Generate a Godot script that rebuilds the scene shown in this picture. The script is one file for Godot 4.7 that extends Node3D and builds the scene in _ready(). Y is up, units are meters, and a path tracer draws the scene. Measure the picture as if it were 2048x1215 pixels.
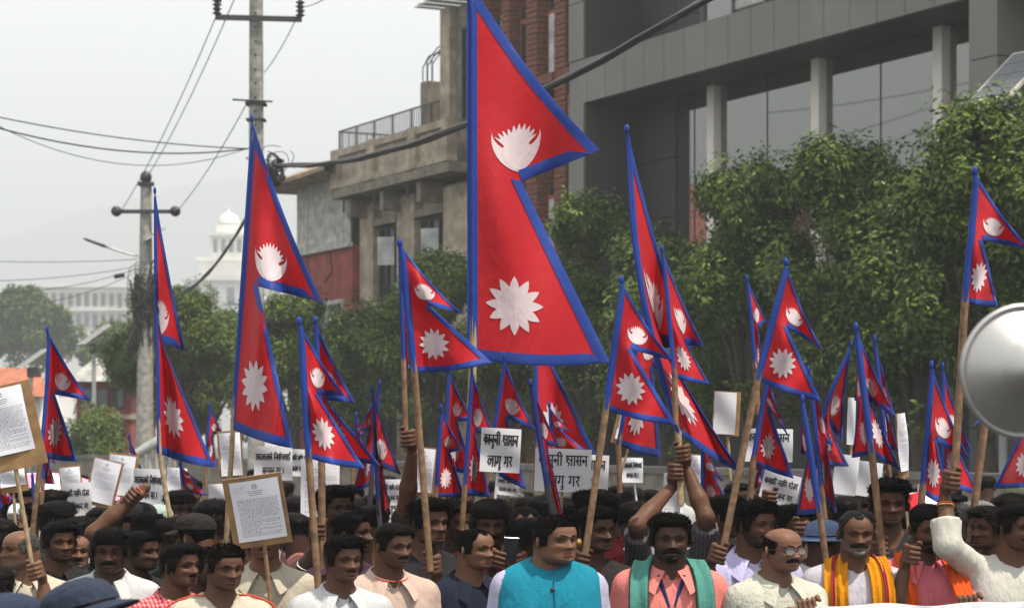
extends Node3D

# The picture's own measure: pixel columns and rows of the 2048 x 1215 photograph, a level lens of 4500 px, horizon at row 880.
const LENS := 4500.0
const HORIZON := 880.0
const EYE := 2.0

var M := {}
var counts := {}
var rng := RandomNumberGenerator.new()
var rough_noise := FastNoiseLite.new()
var fine_noise := FastNoiseLite.new()


func P(px: float, py: float, d: float) -> Vector3:
	return Vector3((px - 1024.0) / LENS * d, EYE + (HORIZON - py) / LENS * d, -d)


# ---------------------------------------------------------------- geometry helpers
class Geo:
	var v := PackedVector3Array()
	var c := PackedColorArray()
	var uv := PackedVector2Array()
	var ix := PackedInt32Array()
	var tint := Color.WHITE
	var tinted := false
	var mapped := false

	func add(p: Vector3, t := Vector2.ZERO) -> int:
		v.append(p)
		c.append(tint)
		uv.append(t)
		return v.size() - 1

	func tri(a: int, b: int, d: int) -> void:
		ix.append(a)
		ix.append(b)
		ix.append(d)

	func quad(a: int, b: int, d: int, e: int) -> void:
		tri(a, b, d)
		tri(a, d, e)

	func face(a: Vector3, b: Vector3, d: Vector3, e: Vector3) -> void:
		var i := add(a, Vector2(0, 1))
		add(b, Vector2(0, 0))
		add(d, Vector2(1, 0))
		add(e, Vector2(1, 1))
		quad(i, i + 1, i + 2, i + 3)

	func grid(pts: PackedVector3Array, rows: int, cols: int, wrap := false) -> void:
		var at := v.size()
		for j in rows:
			for i in cols:
				add(pts[j * cols + i], Vector2(float(i) / (cols - 1), float(j) / (rows - 1)))
		for j in rows - 1:
			for i in (cols if wrap else cols - 1):
				var k := (i + 1) % cols
				quad(at + j * cols + i, at + (j + 1) * cols + i, at + (j + 1) * cols + k, at + j * cols + k)

	func box(at: Vector3, size: Vector3, b := Basis()) -> void:
		var x := b.x * size.x * 0.5
		var y := b.y * size.y * 0.5
		var z := b.z * size.z * 0.5
		face(at - x - y + z, at - x + y + z, at + x + y + z, at + x - y + z)
		face(at + x - y - z, at + x + y - z, at - x + y - z, at - x - y - z)
		face(at - x - y - z, at - x + y - z, at - x + y + z, at - x - y + z)
		face(at + x - y + z, at + x + y + z, at + x + y - z, at + x - y - z)
		face(at - x + y + z, at - x + y - z, at + x + y - z, at + x + y + z)
		face(at - x - y - z, at - x - y + z, at + x - y + z, at + x - y - z)

	func ngon(pts: Array, out: Vector3) -> void:
		# a flat polygon that need not be convex, given in order, turned towards `out`
		var x: Vector3 = (pts[1] - pts[0]).normalized()
		var y := out.cross(x).normalized()
		var flat := PackedVector2Array()
		for p in pts:
			flat.append(Vector2((p - pts[0]).dot(x), (p - pts[0]).dot(y)))
		var t := Geometry2D.triangulate_polygon(flat)
		var at := v.size()
		for p in pts:
			add(p)
		for i in range(0, t.size(), 3):
			var n: Vector3 = (pts[t[i + 2]] - pts[t[i]]).cross(pts[t[i + 1]] - pts[t[i]])
			if n.dot(out) >= 0.0:
				tri(at + t[i], at + t[i + 1], at + t[i + 2])
			else:
				tri(at + t[i], at + t[i + 2], at + t[i + 1])

	func prism(pts: Array, out: Vector3) -> void:
		# that polygon with a thickness: `out` is the vector from its back to its front
		var n := out.normalized()
		var back := []
		for p in pts:
			back.append(p - out)
		ngon(pts, n)
		ngon(back, -n)
		for i in pts.size():
			var k := (i + 1) % pts.size()
			face(pts[i], back[i], back[k], pts[k])

	func tube(path: Array, radii: Array, sides := 8, capped := true, twist := 0.0, flat := 1.0) -> void:
		var side := Vector3.ZERO
		var at := v.size()
		var n := path.size()
		for j in n:
			var dir: Vector3 = (path[mini(j + 1, n - 1)] - path[maxi(j - 1, 0)]).normalized()
			if side == Vector3.ZERO:
				side = dir.cross(Vector3.UP if absf(dir.y) < 0.9 else Vector3.FORWARD).normalized()
			side = (side - dir * side.dot(dir)).normalized()
			var up := dir.cross(side)
			var r: float = radii[mini(j, radii.size() - 1)]
			for i in sides:
				var a := TAU * i / sides + twist
				add(path[j] + (side * cos(a) + up * sin(a) * flat) * r, Vector2(float(i) / sides, float(j) / maxf(n - 1, 1)))
		for j in n - 1:
			for i in sides:
				var k := (i + 1) % sides
				quad(at + j * sides + i, at + j * sides + k, at + (j + 1) * sides + k, at + (j + 1) * sides + i)
		if capped:
			for e in [0, n - 1]:
				var m := add(path[e])
				for i in sides:
					var a: int = add(v[at + e * sides + i])
					var b: int = add(v[at + e * sides + (i + 1) % sides])
					if e == 0:
						tri(m, b, a)
					else:
						tri(m, a, b)

	func ball(at: Vector3, r: Vector3, b := Basis(), rows := 8, cols := 12) -> void:
		var pts := PackedVector3Array()
		for j in rows + 1:
			var t := PI * j / rows
			for i in cols:
				var a := TAU * i / cols
				pts.append(at + b * (Vector3(sin(t) * cos(a), cos(t), sin(t) * sin(a)) * r))
		grid(pts, rows + 1, cols, true)

	func lathe(profile: Array, xf: Transform3D, sides := 32) -> void:
		# profile of Vector2(radius, height along the y of xf)
		var pts := PackedVector3Array()
		for p in profile:
			for i in sides:
				var a := TAU * i / sides
				pts.append(xf * Vector3(cos(a) * p.x, p.y, sin(a) * p.x))
		grid(pts, profile.size(), sides, true)

	func normals() -> PackedVector3Array:
		var n := PackedVector3Array()
		n.resize(v.size())
		for i in range(0, ix.size(), 3):
			var a := ix[i]
			var b := ix[i + 1]
			var d := ix[i + 2]
			var f := (v[d] - v[a]).cross(v[b] - v[a])
			n[a] += f
			n[b] += f
			n[d] += f
		for i in n.size():
			n[i] = n[i].normalized() if n[i].length_squared() > 1e-24 else Vector3.UP
		return n

	func wrinkle(noise: FastNoiseLite, amp: float, stretch := Vector3.ONE) -> void:
		var n := normals()
		for i in v.size():
			v[i] += n[i] * noise.get_noise_3dv(v[i] * stretch) * amp

	func append(g: Geo, xf := Transform3D()) -> void:
		var at := v.size()
		v.append_array(xf * g.v)
		c.append_array(g.c)
		uv.append_array(g.uv)
		var flip := xf.basis.determinant() < 0.0
		for i in range(0, g.ix.size(), 3):
			ix.append(g.ix[i] + at)
			ix.append(g.ix[i + (2 if flip else 1)] + at)
			ix.append(g.ix[i + (1 if flip else 2)] + at)

	func mesh() -> ArrayMesh:
		var a := []
		a.resize(Mesh.ARRAY_MAX)
		a[Mesh.ARRAY_VERTEX] = v
		a[Mesh.ARRAY_NORMAL] = normals()
		if tinted:
			a[Mesh.ARRAY_COLOR] = c
		if mapped:
			a[Mesh.ARRAY_TEX_UV] = uv
		a[Mesh.ARRAY_INDEX] = ix
		var m := ArrayMesh.new()
		m.add_surface_from_arrays(Mesh.PRIMITIVE_TRIANGLES, a)
		return m


# A distance field on a grid, joined from tapered capsules with a smooth minimum and meshed as surface nets.
class Field:
	var h: float
	var o: Vector3
	var nx: int
	var ny: int
	var nz: int
	var d := PackedFloat32Array()

	func _init(lo: Vector3, hi: Vector3, cell: float) -> void:
		h = cell
		o = lo
		nx = int(ceil((hi.x - lo.x) / h)) + 1
		ny = int(ceil((hi.y - lo.y) / h)) + 1
		nz = int(ceil((hi.z - lo.z) / h)) + 1
		d.resize(nx * ny * nz)
		d.fill(1.0)

	func bone(a: Vector3, b: Vector3, ra: float, rb: float, k := 0.03, flat := false, cut := false) -> void:
		var m := maxf(ra, rb) + k + h * 2.0
		var lo := (a.min(b) - Vector3(m, m, m) - o) / h
		var hi := (a.max(b) + Vector3(m, m, m) - o) / h
		var x0 := maxi(0, int(lo.x))
		var x1 := mini(nx - 1, int(hi.x) + 1)
		var y0 := maxi(0, int(lo.y))
		var y1 := mini(ny - 1, int(hi.y) + 1)
		var z0 := maxi(0, int(lo.z))
		var z1 := mini(nz - 1, int(hi.z) + 1)
		var ab := b - a
		var l2 := maxf(ab.length_squared(), 1e-9)
		var length := sqrt(l2)
		for z in range(z0, z1 + 1):
			for y in range(y0, y1 + 1):
				var i := (z * ny + y) * nx + x0
				var p := o + Vector3(x0, y, z) * h - a
				for x in range(x0, x1 + 1):
					var t := p.dot(ab) / l2
					var tc := clampf(t, 0.0, 1.0)
					var q := (p - ab * (maxf(t, 0.0) if flat else tc)).length() - (ra + (rb - ra) * tc)
					if flat and t > 1.0:
						q = maxf(q, (t - 1.0) * length)
					var e := d[i]
					if cut:
						d[i] = maxf(e, -q)
					else:
						var g := maxf(k - absf(e - q), 0.0) / k
						d[i] = minf(e, q) - g * g * k * 0.25
					p.x += h
					i += 1

	func nets(g: Geo) -> void:
		var cell := PackedInt32Array()
		cell.resize(d.size())
		cell.fill(-1)
		var off := [0, 1, nx, nx + 1, nx * ny, nx * ny + 1, nx * ny + nx, nx * ny + nx + 1]
		var corner := [Vector3(0, 0, 0), Vector3(1, 0, 0), Vector3(0, 1, 0), Vector3(1, 1, 0), Vector3(0, 0, 1), Vector3(1, 0, 1), Vector3(0, 1, 1), Vector3(1, 1, 1)]
		var ea := [0, 2, 4, 6, 0, 1, 4, 5, 0, 1, 2, 3]
		var eb := [1, 3, 5, 7, 2, 3, 6, 7, 4, 5, 6, 7]
		var near := h * 2.2
		var sx := 1
		var sy := nx
		var sz := nx * ny
		var used := PackedInt32Array()
		for z in nz - 1:
			for y in ny - 1:
				var i := (z * ny + y) * nx
				for x in nx - 1:
					if absf(d[i]) < near:
						var s0 := d[i] < 0.0
						if (d[i + 1] < 0.0) != s0 or (d[i + sy] < 0.0) != s0 or (d[i + sy + 1] < 0.0) != s0 or (d[i + sz] < 0.0) != s0 or (d[i + sz + 1] < 0.0) != s0 or (d[i + sz + sy] < 0.0) != s0 or (d[i + sz + sy + 1] < 0.0) != s0:
							var sum := Vector3.ZERO
							var n := 0
							for e in 12:
								var va: float = d[i + off[ea[e]]]
								var vb: float = d[i + off[eb[e]]]
								if (va < 0.0) != (vb < 0.0):
									var ca: Vector3 = corner[ea[e]]
									var cb: Vector3 = corner[eb[e]]
									sum += ca.lerp(cb, va / (va - vb))
									n += 1
							cell[i] = g.add(o + (Vector3(x, y, z) + sum / n) * h)
							used.append(i)
					i += 1
		for i in used:
			var s := d[i] < 0.0
			for axis in 3:
				var step: int = [sx, sy, sz][axis]
				var u: int = [sy, sz, sx][axis]
				var w: int = [sz, sx, sy][axis]
				if (d[i + step] < 0.0) == s or i - u - w < 0:
					continue
				var a := cell[i]
				var b := cell[i - u]
				var cc := cell[i - u - w]
				var e := cell[i - w]
				if a < 0 or b < 0 or cc < 0 or e < 0:
					continue
				if s:
					g.quad(a, e, cc, b)
				else:
					g.quad(a, b, cc, e)


# ---------------------------------------------------------------- scene-tree helpers
func numbered(called: String) -> String:
	var n: int = counts.get(called, 0)
	counts[called] = n + 1
	return called if n == 0 else "%s_%03d" % [called, n]


func tag(o: Node3D, label: String, category: String, group := "") -> void:
	o.set_meta("label", label)
	o.set_meta("category", category)
	if group != "":
		o.set_meta("group", group)


func thing(called: String, label: String, category: String, at := Vector3.ZERO, group := "") -> Node3D:
	var o := Node3D.new()
	o.name = numbered(called)
	add_child(o)
	o.position = at
	tag(o, label, category, group)
	return o


func put(called: String, mesh: Mesh, m: Material, parent: Node3D) -> MeshInstance3D:
	var o := MeshInstance3D.new()
	o.name = numbered(called) if parent == self else called
	o.mesh = mesh
	o.material_override = m
	parent.add_child(o, true)
	return o


func struct(called: String, mesh: Mesh, m: Material) -> MeshInstance3D:
	var o := put(called, mesh, m, self)
	o.set_meta("kind", "structure")
	return o


func mat(called: String, linear: Color, rough := 0.8, metal := 0.0) -> StandardMaterial3D:
	var m := StandardMaterial3D.new()
	m.resource_name = called
	m.albedo_color = linear.linear_to_srgb()
	m.roughness = rough
	m.metallic = metal
	return m


func noise_tex(freq: float, size: int, seed_: int, lo: float, hi: float, type := FastNoiseLite.TYPE_SIMPLEX_SMOOTH, octaves := 4) -> NoiseTexture2D:
	var n := FastNoiseLite.new()
	n.noise_type = type
	n.seed = seed_
	n.frequency = freq
	n.fractal_octaves = octaves
	var t := NoiseTexture2D.new()
	t.width = size
	t.height = size
	t.seamless = true
	t.noise = n
	var r := Gradient.new()
	r.set_color(0, Color(lo, lo, lo))
	r.set_color(1, Color(hi, hi, hi))
	t.color_ramp = r
	return t


func weather(m: StandardMaterial3D, tex: Texture2D, scale: float, world := true) -> StandardMaterial3D:
	m.albedo_texture = tex
	m.uv1_triplanar = true
	m.uv1_world_triplanar = world
	m.uv1_scale = Vector3.ONE * scale
	return m


func relief(m: StandardMaterial3D, tex: Texture2D, cm: float) -> StandardMaterial3D:
	m.heightmap_enabled = true
	m.heightmap_texture = tex
	m.heightmap_scale = cm
	return m


func vcol(called: String, rough: float, spec := 0.5) -> StandardMaterial3D:
	var m := mat(called, Color.WHITE, rough)
	m.vertex_color_use_as_albedo = true
	m.metallic_specular = spec
	return m


func materials() -> void:
	var blotch := noise_tex(0.012, 256, 3, 0.62, 1.0)
	var grime := noise_tex(0.02, 256, 5, 0.6, 1.0, FastNoiseLite.TYPE_SIMPLEX_SMOOTH, 5)
	var grain := noise_tex(0.08, 256, 7, 0.0, 1.0)
	var crease := noise_tex(0.012, 256, 9, 0.0, 1.0, FastNoiseLite.TYPE_SIMPLEX_SMOOTH, 3)
	M.crease = crease
	var folds := noise_tex(0.009, 256, 10, 0.0, 1.0, FastNoiseLite.TYPE_SIMPLEX_SMOOTH, 3)
	(folds.noise as FastNoiseLite).fractal_type = FastNoiseLite.FRACTAL_RIDGED
	M.folds = folds
	M.blotch = blotch
	M.grain = grain
	M.asphalt = weather(mat("asphalt", Color(0.055, 0.055, 0.056), 0.9), blotch, 0.3)
	M.pavement = weather(mat("pavement", Color(0.22, 0.21, 0.2), 0.9), blotch, 0.4)
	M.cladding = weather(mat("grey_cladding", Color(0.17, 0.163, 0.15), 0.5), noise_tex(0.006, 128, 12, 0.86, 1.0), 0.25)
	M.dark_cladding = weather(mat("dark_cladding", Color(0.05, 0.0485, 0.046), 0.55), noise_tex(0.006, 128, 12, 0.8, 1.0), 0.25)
	M.joint = mat("joint", Color(0.02, 0.02, 0.02), 0.9)
	M.column = mat("pale_column", Color(0.8, 0.74, 0.68), 0.6)
	M.curtain = weather(mat("curtain", Color(0.62, 0.62, 0.6), 0.9), noise_tex(0.02, 128, 15, 0.7, 1.0), 0.8)
	M.mirror_glass = mat("tinted_glass", Color(0.25, 0.255, 0.247), 0.03, 0.92)
	M.dark_glass = mat("dark_glass", Color(0.025, 0.028, 0.03), 0.06)
	M.concrete = relief(weather(mat("stained_concrete", Color(0.53, 0.44, 0.325), 0.95), grime, 0.35), grain, 0.3)
	M.concrete_dark = relief(weather(mat("sooty_concrete", Color(0.3, 0.26, 0.205), 0.95), grime, 0.5), grain, 1.0)
	M.pole_concrete = relief(weather(mat("pole_concrete", Color(0.5, 0.48, 0.43), 0.95), grime, 0.8), grain, 0.5)
	M.brick = relief(weather(mat("brick", Color(0.33, 0.125, 0.07), 0.95), noise_tex(0.06, 256, 21, 0.45, 1.0), 0.6), grain, 0.6)
	M.brick_joint = mat("mortar", Color(0.12, 0.07, 0.05), 1.0)
	M.red_frame = mat("red_brown_frame", Color(0.3, 0.085, 0.06), 0.6)
	M.red_wall = weather(mat("red_paint", Color(0.36, 0.06, 0.04), 0.8), blotch, 0.5)
	M.plank = weather(mat("grey_plank", Color(0.62, 0.61, 0.56), 0.9), grime, 0.5)
	M.roof_tan = weather(mat("tan_roof", Color(0.42, 0.3, 0.22), 0.9), blotch, 0.5)
	M.roof_orange = weather(mat("orange_roof", Color(0.5, 0.15, 0.07), 0.9), blotch, 0.5)
	M.roof_pale = weather(mat("pale_roof", Color(0.42, 0.42, 0.38), 0.9), blotch, 0.5)
	M.white_wall = weather(mat("white_wall", Color(0.84, 0.82, 0.77), 0.9), noise_tex(0.01, 128, 24, 0.86, 1.0), 0.1)
	M.grey_trim = mat("grey_trim", Color(0.4, 0.4, 0.38), 0.7)
	M.iron = mat("black_iron", Color(0.03, 0.03, 0.03), 0.6)
	M.rubber = mat("black_cable", Color(0.018, 0.018, 0.018), 0.55)
	M.steel = mat("galvanised", Color(0.42, 0.42, 0.42), 0.5, 0.6)
	M.solar = mat("solar_cells", Color(0.09, 0.095, 0.105), 0.25)
	M.solar_frame = mat("panel_frame", Color(0.5, 0.47, 0.42), 0.5)
	M.bark = relief(weather(mat("bark", Color(0.1, 0.08, 0.06), 1.0), grime, 1.5), grain, 1.5)
	M.hill = mat("hill", Color(0.05, 0.07, 0.04), 1.0)
	M.leaf = vcol("leaf", 0.42, 0.26)
	M.leaf.backlight_enabled = true
	M.leaf.backlight = Color(0.27, 0.33, 0.09)
	M.wood = weather(mat("pole_wood", Color(0.3, 0.17, 0.085), 0.75), noise_tex(0.05, 128, 31, 0.55, 1.0), 3.0)
	M.pale_wood = weather(mat("pale_wood", Color(0.5, 0.36, 0.2), 0.75), noise_tex(0.05, 128, 32, 0.6, 1.0), 3.0)
	M.black_wood = mat("black_pole", Color(0.03, 0.022, 0.03), 0.6)
	M.card = weather(mat("cardboard", Color(0.36, 0.21, 0.09), 0.9), noise_tex(0.03, 128, 33, 0.75, 1.0), 3.0)
	M.paper = mat("paper", Color(0.56, 0.56, 0.585), 0.9)
	M.paper.backlight_enabled = true
	M.paper.backlight = Color(0.35, 0.35, 0.36)
	M.ink = mat("ink", Color(0.012, 0.012, 0.014), 0.8)
	M.flag_red = cloth("flag_red", Color(0.37, 0.006, 0.012), Color(0.5, 0.03, 0.04))
	M.flag_blue = cloth("flag_blue", Color(0.014, 0.045, 0.25), Color(0.25, 0.3, 0.5))
	M.flag_navy = cloth("flag_navy", Color(0.012, 0.02, 0.12), Color(0.1, 0.1, 0.2))
	M.flag_white = cloth("flag_white", Color(0.55, 0.46, 0.48), Color(0.4, 0.3, 0.3))
	M.skin = vcol("skin", 0.5, 0.28)
	M.skin.uv1_triplanar = true
	M.skin.uv1_scale = Vector3.ONE * 14.0
	relief(M.skin, grain, 0.025)
	M.hair = vcol("hair", 0.5, 0.16)
	M.eye = vcol("eye", 0.35, 0.3)
	M.aluminium = relief(mat("aluminium", Color(0.4, 0.39, 0.375), 0.42, 0.9), noise_tex(0.01, 128, 41, 0.0, 1.0), 0.25)
	M.trousers = mat("dark_trousers", Color(0.04, 0.042, 0.05), 0.9)
	M.shoe = mat("shoe", Color(0.03, 0.025, 0.02), 0.6)
	M.phone = mat("phone_glass", Color(0.012, 0.014, 0.018), 0.12)
	M.gold = mat("gold", Color(0.7, 0.45, 0.12), 0.3, 0.9)
	M.chrome = mat("chrome", Color(0.75, 0.75, 0.75), 0.2, 0.95)
	M.thread = mat("red_thread", Color(0.55, 0.06, 0.03), 0.9)
	M.lens = mat("spectacle_lens", Color(0.9, 0.92, 0.9), 0.05)
	M.lens.transparency = BaseMaterial3D.TRANSPARENCY_ALPHA
	M.lens.albedo_color.a = 0.12


func cloth(called: String, linear: Color, through: Color) -> StandardMaterial3D:
	var m := mat(called, linear, 0.55)
	m.metallic_specular = 0.35
	m.backlight_enabled = true
	m.backlight = through
	m.uv1_triplanar = true
	m.uv1_scale = Vector3(3.2, 2.2, 3.2)
	return relief(m, M.folds, 0.28)


var fabrics := {}


func fabric(linear: Color, pattern := "") -> StandardMaterial3D:
	var key := "%s %s" % [linear, pattern]
	if fabrics.has(key):
		return fabrics[key]
	var m := mat("shirt_cloth", linear, 0.92)
	m.metallic_specular = 0.2
	m.rim_enabled = true
	m.rim = 0.12
	m.uv1_triplanar = true
	m.uv1_scale = Vector3(5.5, 2.6, 5.5)
	relief(m, M.folds, 0.6)
	if pattern != "":
		m.albedo_texture = pattern_tex(pattern)
		if pattern in ["stripes", "check", "greystripes"]:
			m.uv1_scale = Vector3.ONE * 7.0
	fabrics[key] = m
	return m


var patterns := {}


func pattern_tex(which: String) -> Texture2D:
	if patterns.has(which):
		return patterns[which]
	var im := Image.create(128, 128, false, Image.FORMAT_RGB8)
	im.fill(Color.WHITE)
	var r := RandomNumberGenerator.new()
	r.seed = hash(which)
	for y in 128:
		for x in 128:
			var k := 1.0
			var col := Color.WHITE
			match which:
				"stripes":
					k = 0.86 if x % 8 < 2 else 1.0
					col = Color(k, k, k * 0.99)
				"greystripes":
					k = 1.6 if x % 16 < 2 else 1.0
					col = Color(k * 0.6, k * 0.6, k * 0.6)
				"check":
					var a := (x % 16 < 8)
					var b := (y % 16 < 8)
					col = Color(0.95, 0.85, 0.85) if a and b else Color(0.9, 0.45, 0.48) if a or b else Color(0.62, 0.1, 0.16)
				"specks":
					k = r.randf_range(0.94, 1.0)
					col = Color(k, k, k)
				"weave":
					k = 0.86 + 0.14 * r.randf() - (0.06 if y % 4 == 0 else 0.0)
					col = Color(k, k, k)
				"floral":
					k = fine_noise.get_noise_2d(x * 9.0, y * 9.0)
					col = Color(0.9, 0.3, 0.4) if k > 0.12 else Color(0.35, 0.18, 0.45) if k < -0.1 else Color(0.2, 0.06, 0.12)
				"plaid":
					k = (0.25 if x % 24 < 10 else 0.9) * (0.3 if y % 24 < 10 else 0.95)
					col = Color(k, k, k)
			im.set_pixel(x, y, col)
	if which == "specks":
		for n in 40:
			im.fill_rect(Rect2i(r.randi() % 126, r.randi() % 126, 2, 2), Color(0.55, 0.5, 0.5))
	patterns[which] = ImageTexture.create_from_image(im)
	return patterns[which]


# ---------------------------------------------------------------- the street's frontage: s along it (to the right and nearer), y up, off towards the street
const ALONG := Vector3(0.459, 0.0, 0.888)
const OUT := Vector3(-0.888, 0.0, 0.459)
const CORNER := Vector3(1.611, 0.0, -50.0)


func W(s: float, y: float, off := 0.0) -> Vector3:
	return CORNER + ALONG * s + OUT * off + Vector3(0, y, 0)


func street_basis() -> Basis:
	return Basis(ALONG, Vector3.UP, OUT)


# a box on the frontage: s0..s1, y0..y1, off0..off1, relative to the origin of its thing
func fbox(g: Geo, at: Vector3, s0: float, s1: float, y0: float, y1: float, o0: float, o1: float) -> void:
	g.box(W((s0 + s1) / 2, (y0 + y1) / 2, (o0 + o1) / 2) - at, Vector3(s1 - s0, y1 - y0, o1 - o0), street_basis())


func piece(called: String, parent: Node3D, m: Material, s0: float, s1: float, y0: float, y1: float, o0: float, o1: float) -> MeshInstance3D:
	var g := Geo.new()
	fbox(g, base_of(parent), s0, s1, y0, y1, o0, o1)
	return put(called, g.mesh(), m, parent)


func base_of(o: Node3D) -> Vector3:
	var p := Vector3.ZERO
	var n: Node = o
	while n is Node3D and n != self:
		p += n.position
		n = n.get_parent()
	return p


func window_on(parent: Node3D, s0: float, s1: float, y0: float, y1: float, off: float, frame: Material, pane: Material, fw := 0.09, bars := 1) -> void:
	var at := base_of(parent)
	var g := Geo.new()
	fbox(g, at, s0, s1, y0, y0 + fw, off - 0.05, off + 0.06)
	fbox(g, at, s0, s1, y1 - fw, y1, off - 0.05, off + 0.06)
	fbox(g, at, s0, s0 + fw, y0 + fw, y1 - fw, off - 0.05, off + 0.058)
	fbox(g, at, s1 - fw, s1, y0 + fw, y1 - fw, off - 0.05, off + 0.058)
	for b in bars:
		var s := lerpf(s0, s1, float(b + 1) / (bars + 1))
		fbox(g, at, s - fw * 0.4, s + fw * 0.4, y0 + fw, y1 - fw, off - 0.05, off + 0.052)
	var f := put("window", g.mesh(), frame, parent)
	piece("pane", f, pane, s0 + fw * 0.5, s1 - fw * 0.5, y0 + fw * 0.5, y1 - fw * 0.5, off - 0.02, off)


func city() -> void:
	ground()
	office()
	brick_house()
	concrete_house()
	plank_house()
	far_side()
	compound_wall()


func ground() -> void:
	var g := Geo.new()
	g.face(Vector3(-2500, 0, -2500), Vector3(-2500, 0, 300), Vector3(2500, 0, 300), Vector3(2500, 0, -2500))
	struct("ground", g.mesh(), M.asphalt)
	g = Geo.new()
	fbox(g, Vector3.ZERO, -70, 30, -0.1, 0.13, 0.2, 5.5)
	struct("pavement", g.mesh(), M.pavement)
	# the hill behind the town, lost in haze, and a lower ridge to its left
	g = Geo.new()
	var n := 60
	var pts := PackedVector3Array()
	for j in 6:
		for i in n:
			var px := lerpf(-2600.0, 1800.0, float(i) / (n - 1))
			var crest := 470.0 - 120.0 * exp(-pow((px - 520.0) / 420.0, 2.0)) + 130.0 * exp(-pow((px + 900.0) / 700.0, 2.0)) + 14.0 * rough_noise.get_noise_1d(px * 0.2)
			var t := float(j) / 5.0
			var top := P(px, crest, 3000.0 + t * 400.0)
			top.y = top.y * (1.0 - pow(1.0 - t, 1.6)) - 2.0
			pts.append(top)
	g.grid(pts, 6, n)
	struct("hill", g.mesh(), M.hill)
	# a wooded ridge to the left of the street, which the office windows mirror
	g = Geo.new()
	pts = PackedVector3Array()
	for j in 5:
		for i in 40:
			var a := lerpf(-0.35, 1.05, i / 39.0)
			var r := 520.0 + 60.0 * j
			var h := (84.0 + 10.0 * sin(a * 9.0) + 16.0 * rough_noise.get_noise_1d(i * 9.0)) * (1.0 - pow(1.0 - j / 4.0, 1.8)) - 1.0
			pts.append(Vector3(-cos(a) * r, h, -sin(a) * r))
	g.grid(pts, 5, 40)
	struct("wooded_ridge", g.mesh(), M.hill)


func office() -> void:
	var at := W(6.0, 0.0)
	var t := thing("office_building", "dark grey clad office building with a long panelled fascia over tall reflecting windows", "building", at)
	# the solid behind the recesses
	var g := Geo.new()
	fbox(g, at, -0.7, 26.0, 0.0, 5.0, -14.0, -1.3)
	fbox(g, at, -0.7, 26.0, 9.53, 10.45, -14.0, -0.14)
	fbox(g, at, -0.7, 26.0, 14.2, 20.0, -14.0, -0.14)
	fbox(g, at, -0.7, 26.0, 5.0, 9.53, -14.0, -6.0)
	fbox(g, at, -0.7, 26.0, 10.45, 14.2, -14.0, -4.0)
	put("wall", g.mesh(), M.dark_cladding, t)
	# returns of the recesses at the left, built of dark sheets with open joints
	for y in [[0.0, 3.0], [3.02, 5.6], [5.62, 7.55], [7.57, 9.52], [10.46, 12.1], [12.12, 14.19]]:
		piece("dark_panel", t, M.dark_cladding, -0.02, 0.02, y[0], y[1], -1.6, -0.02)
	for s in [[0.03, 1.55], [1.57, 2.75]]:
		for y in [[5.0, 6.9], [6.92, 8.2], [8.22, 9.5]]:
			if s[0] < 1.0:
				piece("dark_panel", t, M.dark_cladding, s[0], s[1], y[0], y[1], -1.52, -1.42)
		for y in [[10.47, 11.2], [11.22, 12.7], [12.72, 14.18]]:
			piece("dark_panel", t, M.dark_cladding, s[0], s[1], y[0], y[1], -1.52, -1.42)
	# end posts, panel by panel
	for s in [[-0.7, 0.0], [13.39, 14.14]]:
		for y in [[0.13, 2.2], [2.22, 4.5], [4.52, 6.6], [6.62, 8.4], [8.42, 9.5], [10.49, 11.75], [11.77, 14.0], [14.02, 16.0]]:
			piece("post_panel", t, M.cladding, s[0] + 0.01, s[1] - 0.01, y[0], y[1], -0.7, 0.02)
	# the fascia
	var s := -0.7
	while s < 25.0:
		piece("fascia_panel", t, M.cladding, s + 0.009, s + 0.811, 9.5, 10.47, -0.13, 0.0)
		s += 0.82
	s = 0.05
	while s < 25.0:
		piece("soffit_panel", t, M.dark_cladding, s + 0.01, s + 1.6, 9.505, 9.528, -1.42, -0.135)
		s += 1.62
	# glazing of the middle storey
	var cols := [-0.4, 3.31, 7.14, 10.98, 14.8, 18.6, 22.4]
	for i in cols.size():
		if i > 0:
			piece("column", t, M.column, cols[i] - 0.13, cols[i] + 0.13, 5.0, 9.5, -1.5, -1.2)
		if i + 1 < cols.size():
			var a: float = cols[i] + 0.17
			var b: float = cols[i + 1] - 0.17
			if i == 0:
				a = 1.7
			var mid := (a + b) / 2
			for q in [[a, mid - 0.015], [mid + 0.015, b]]:
				piece("glass_pane", t, M.mirror_glass, q[0], q[1], 5.02, 9.49, -1.4, -1.37)
			piece("mullion", t, M.joint, mid - 0.013, mid + 0.013, 5.02, 9.49, -1.41, -1.36)
	# the storey above: curtained glass behind a thin frame
	s = 2.8
	var k := 0
	while s < 24.0:
		piece("glass_pane", t, M.curtain if k % 3 != 0 else M.mirror_glass, s + 0.02, s + 1.16, 11.0 if k % 3 else 10.46, 14.18, -1.4, -1.37)
		if k % 3:
			piece("spandrel", t, M.dark_cladding, s + 0.02, s + 1.16, 10.46, 10.99, -1.4, -1.36)
		piece("mullion", t, M.cladding, s - 0.03, s + 0.019, 10.46, 14.18, -1.42, -1.3)
		s += 1.2
		k += 1
	# blinds and furniture edges inside show only as the dark floor slab behind the glass
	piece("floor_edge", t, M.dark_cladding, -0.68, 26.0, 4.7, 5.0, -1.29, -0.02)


func arch(s0: float, s1: float, y0: float, spring: float, off: float, at: Vector3, n := 10) -> Array:
	var pts := [W(s0, y0, off) - at, W(s1, y0, off) - at]
	for i in n + 1:
		var a := PI * i / n
		pts.append(W((s0 + s1) / 2 + cos(a) * (s1 - s0) / 2, spring + sin(a) * (s1 - s0) / 2, off) - at)
	return pts


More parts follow.
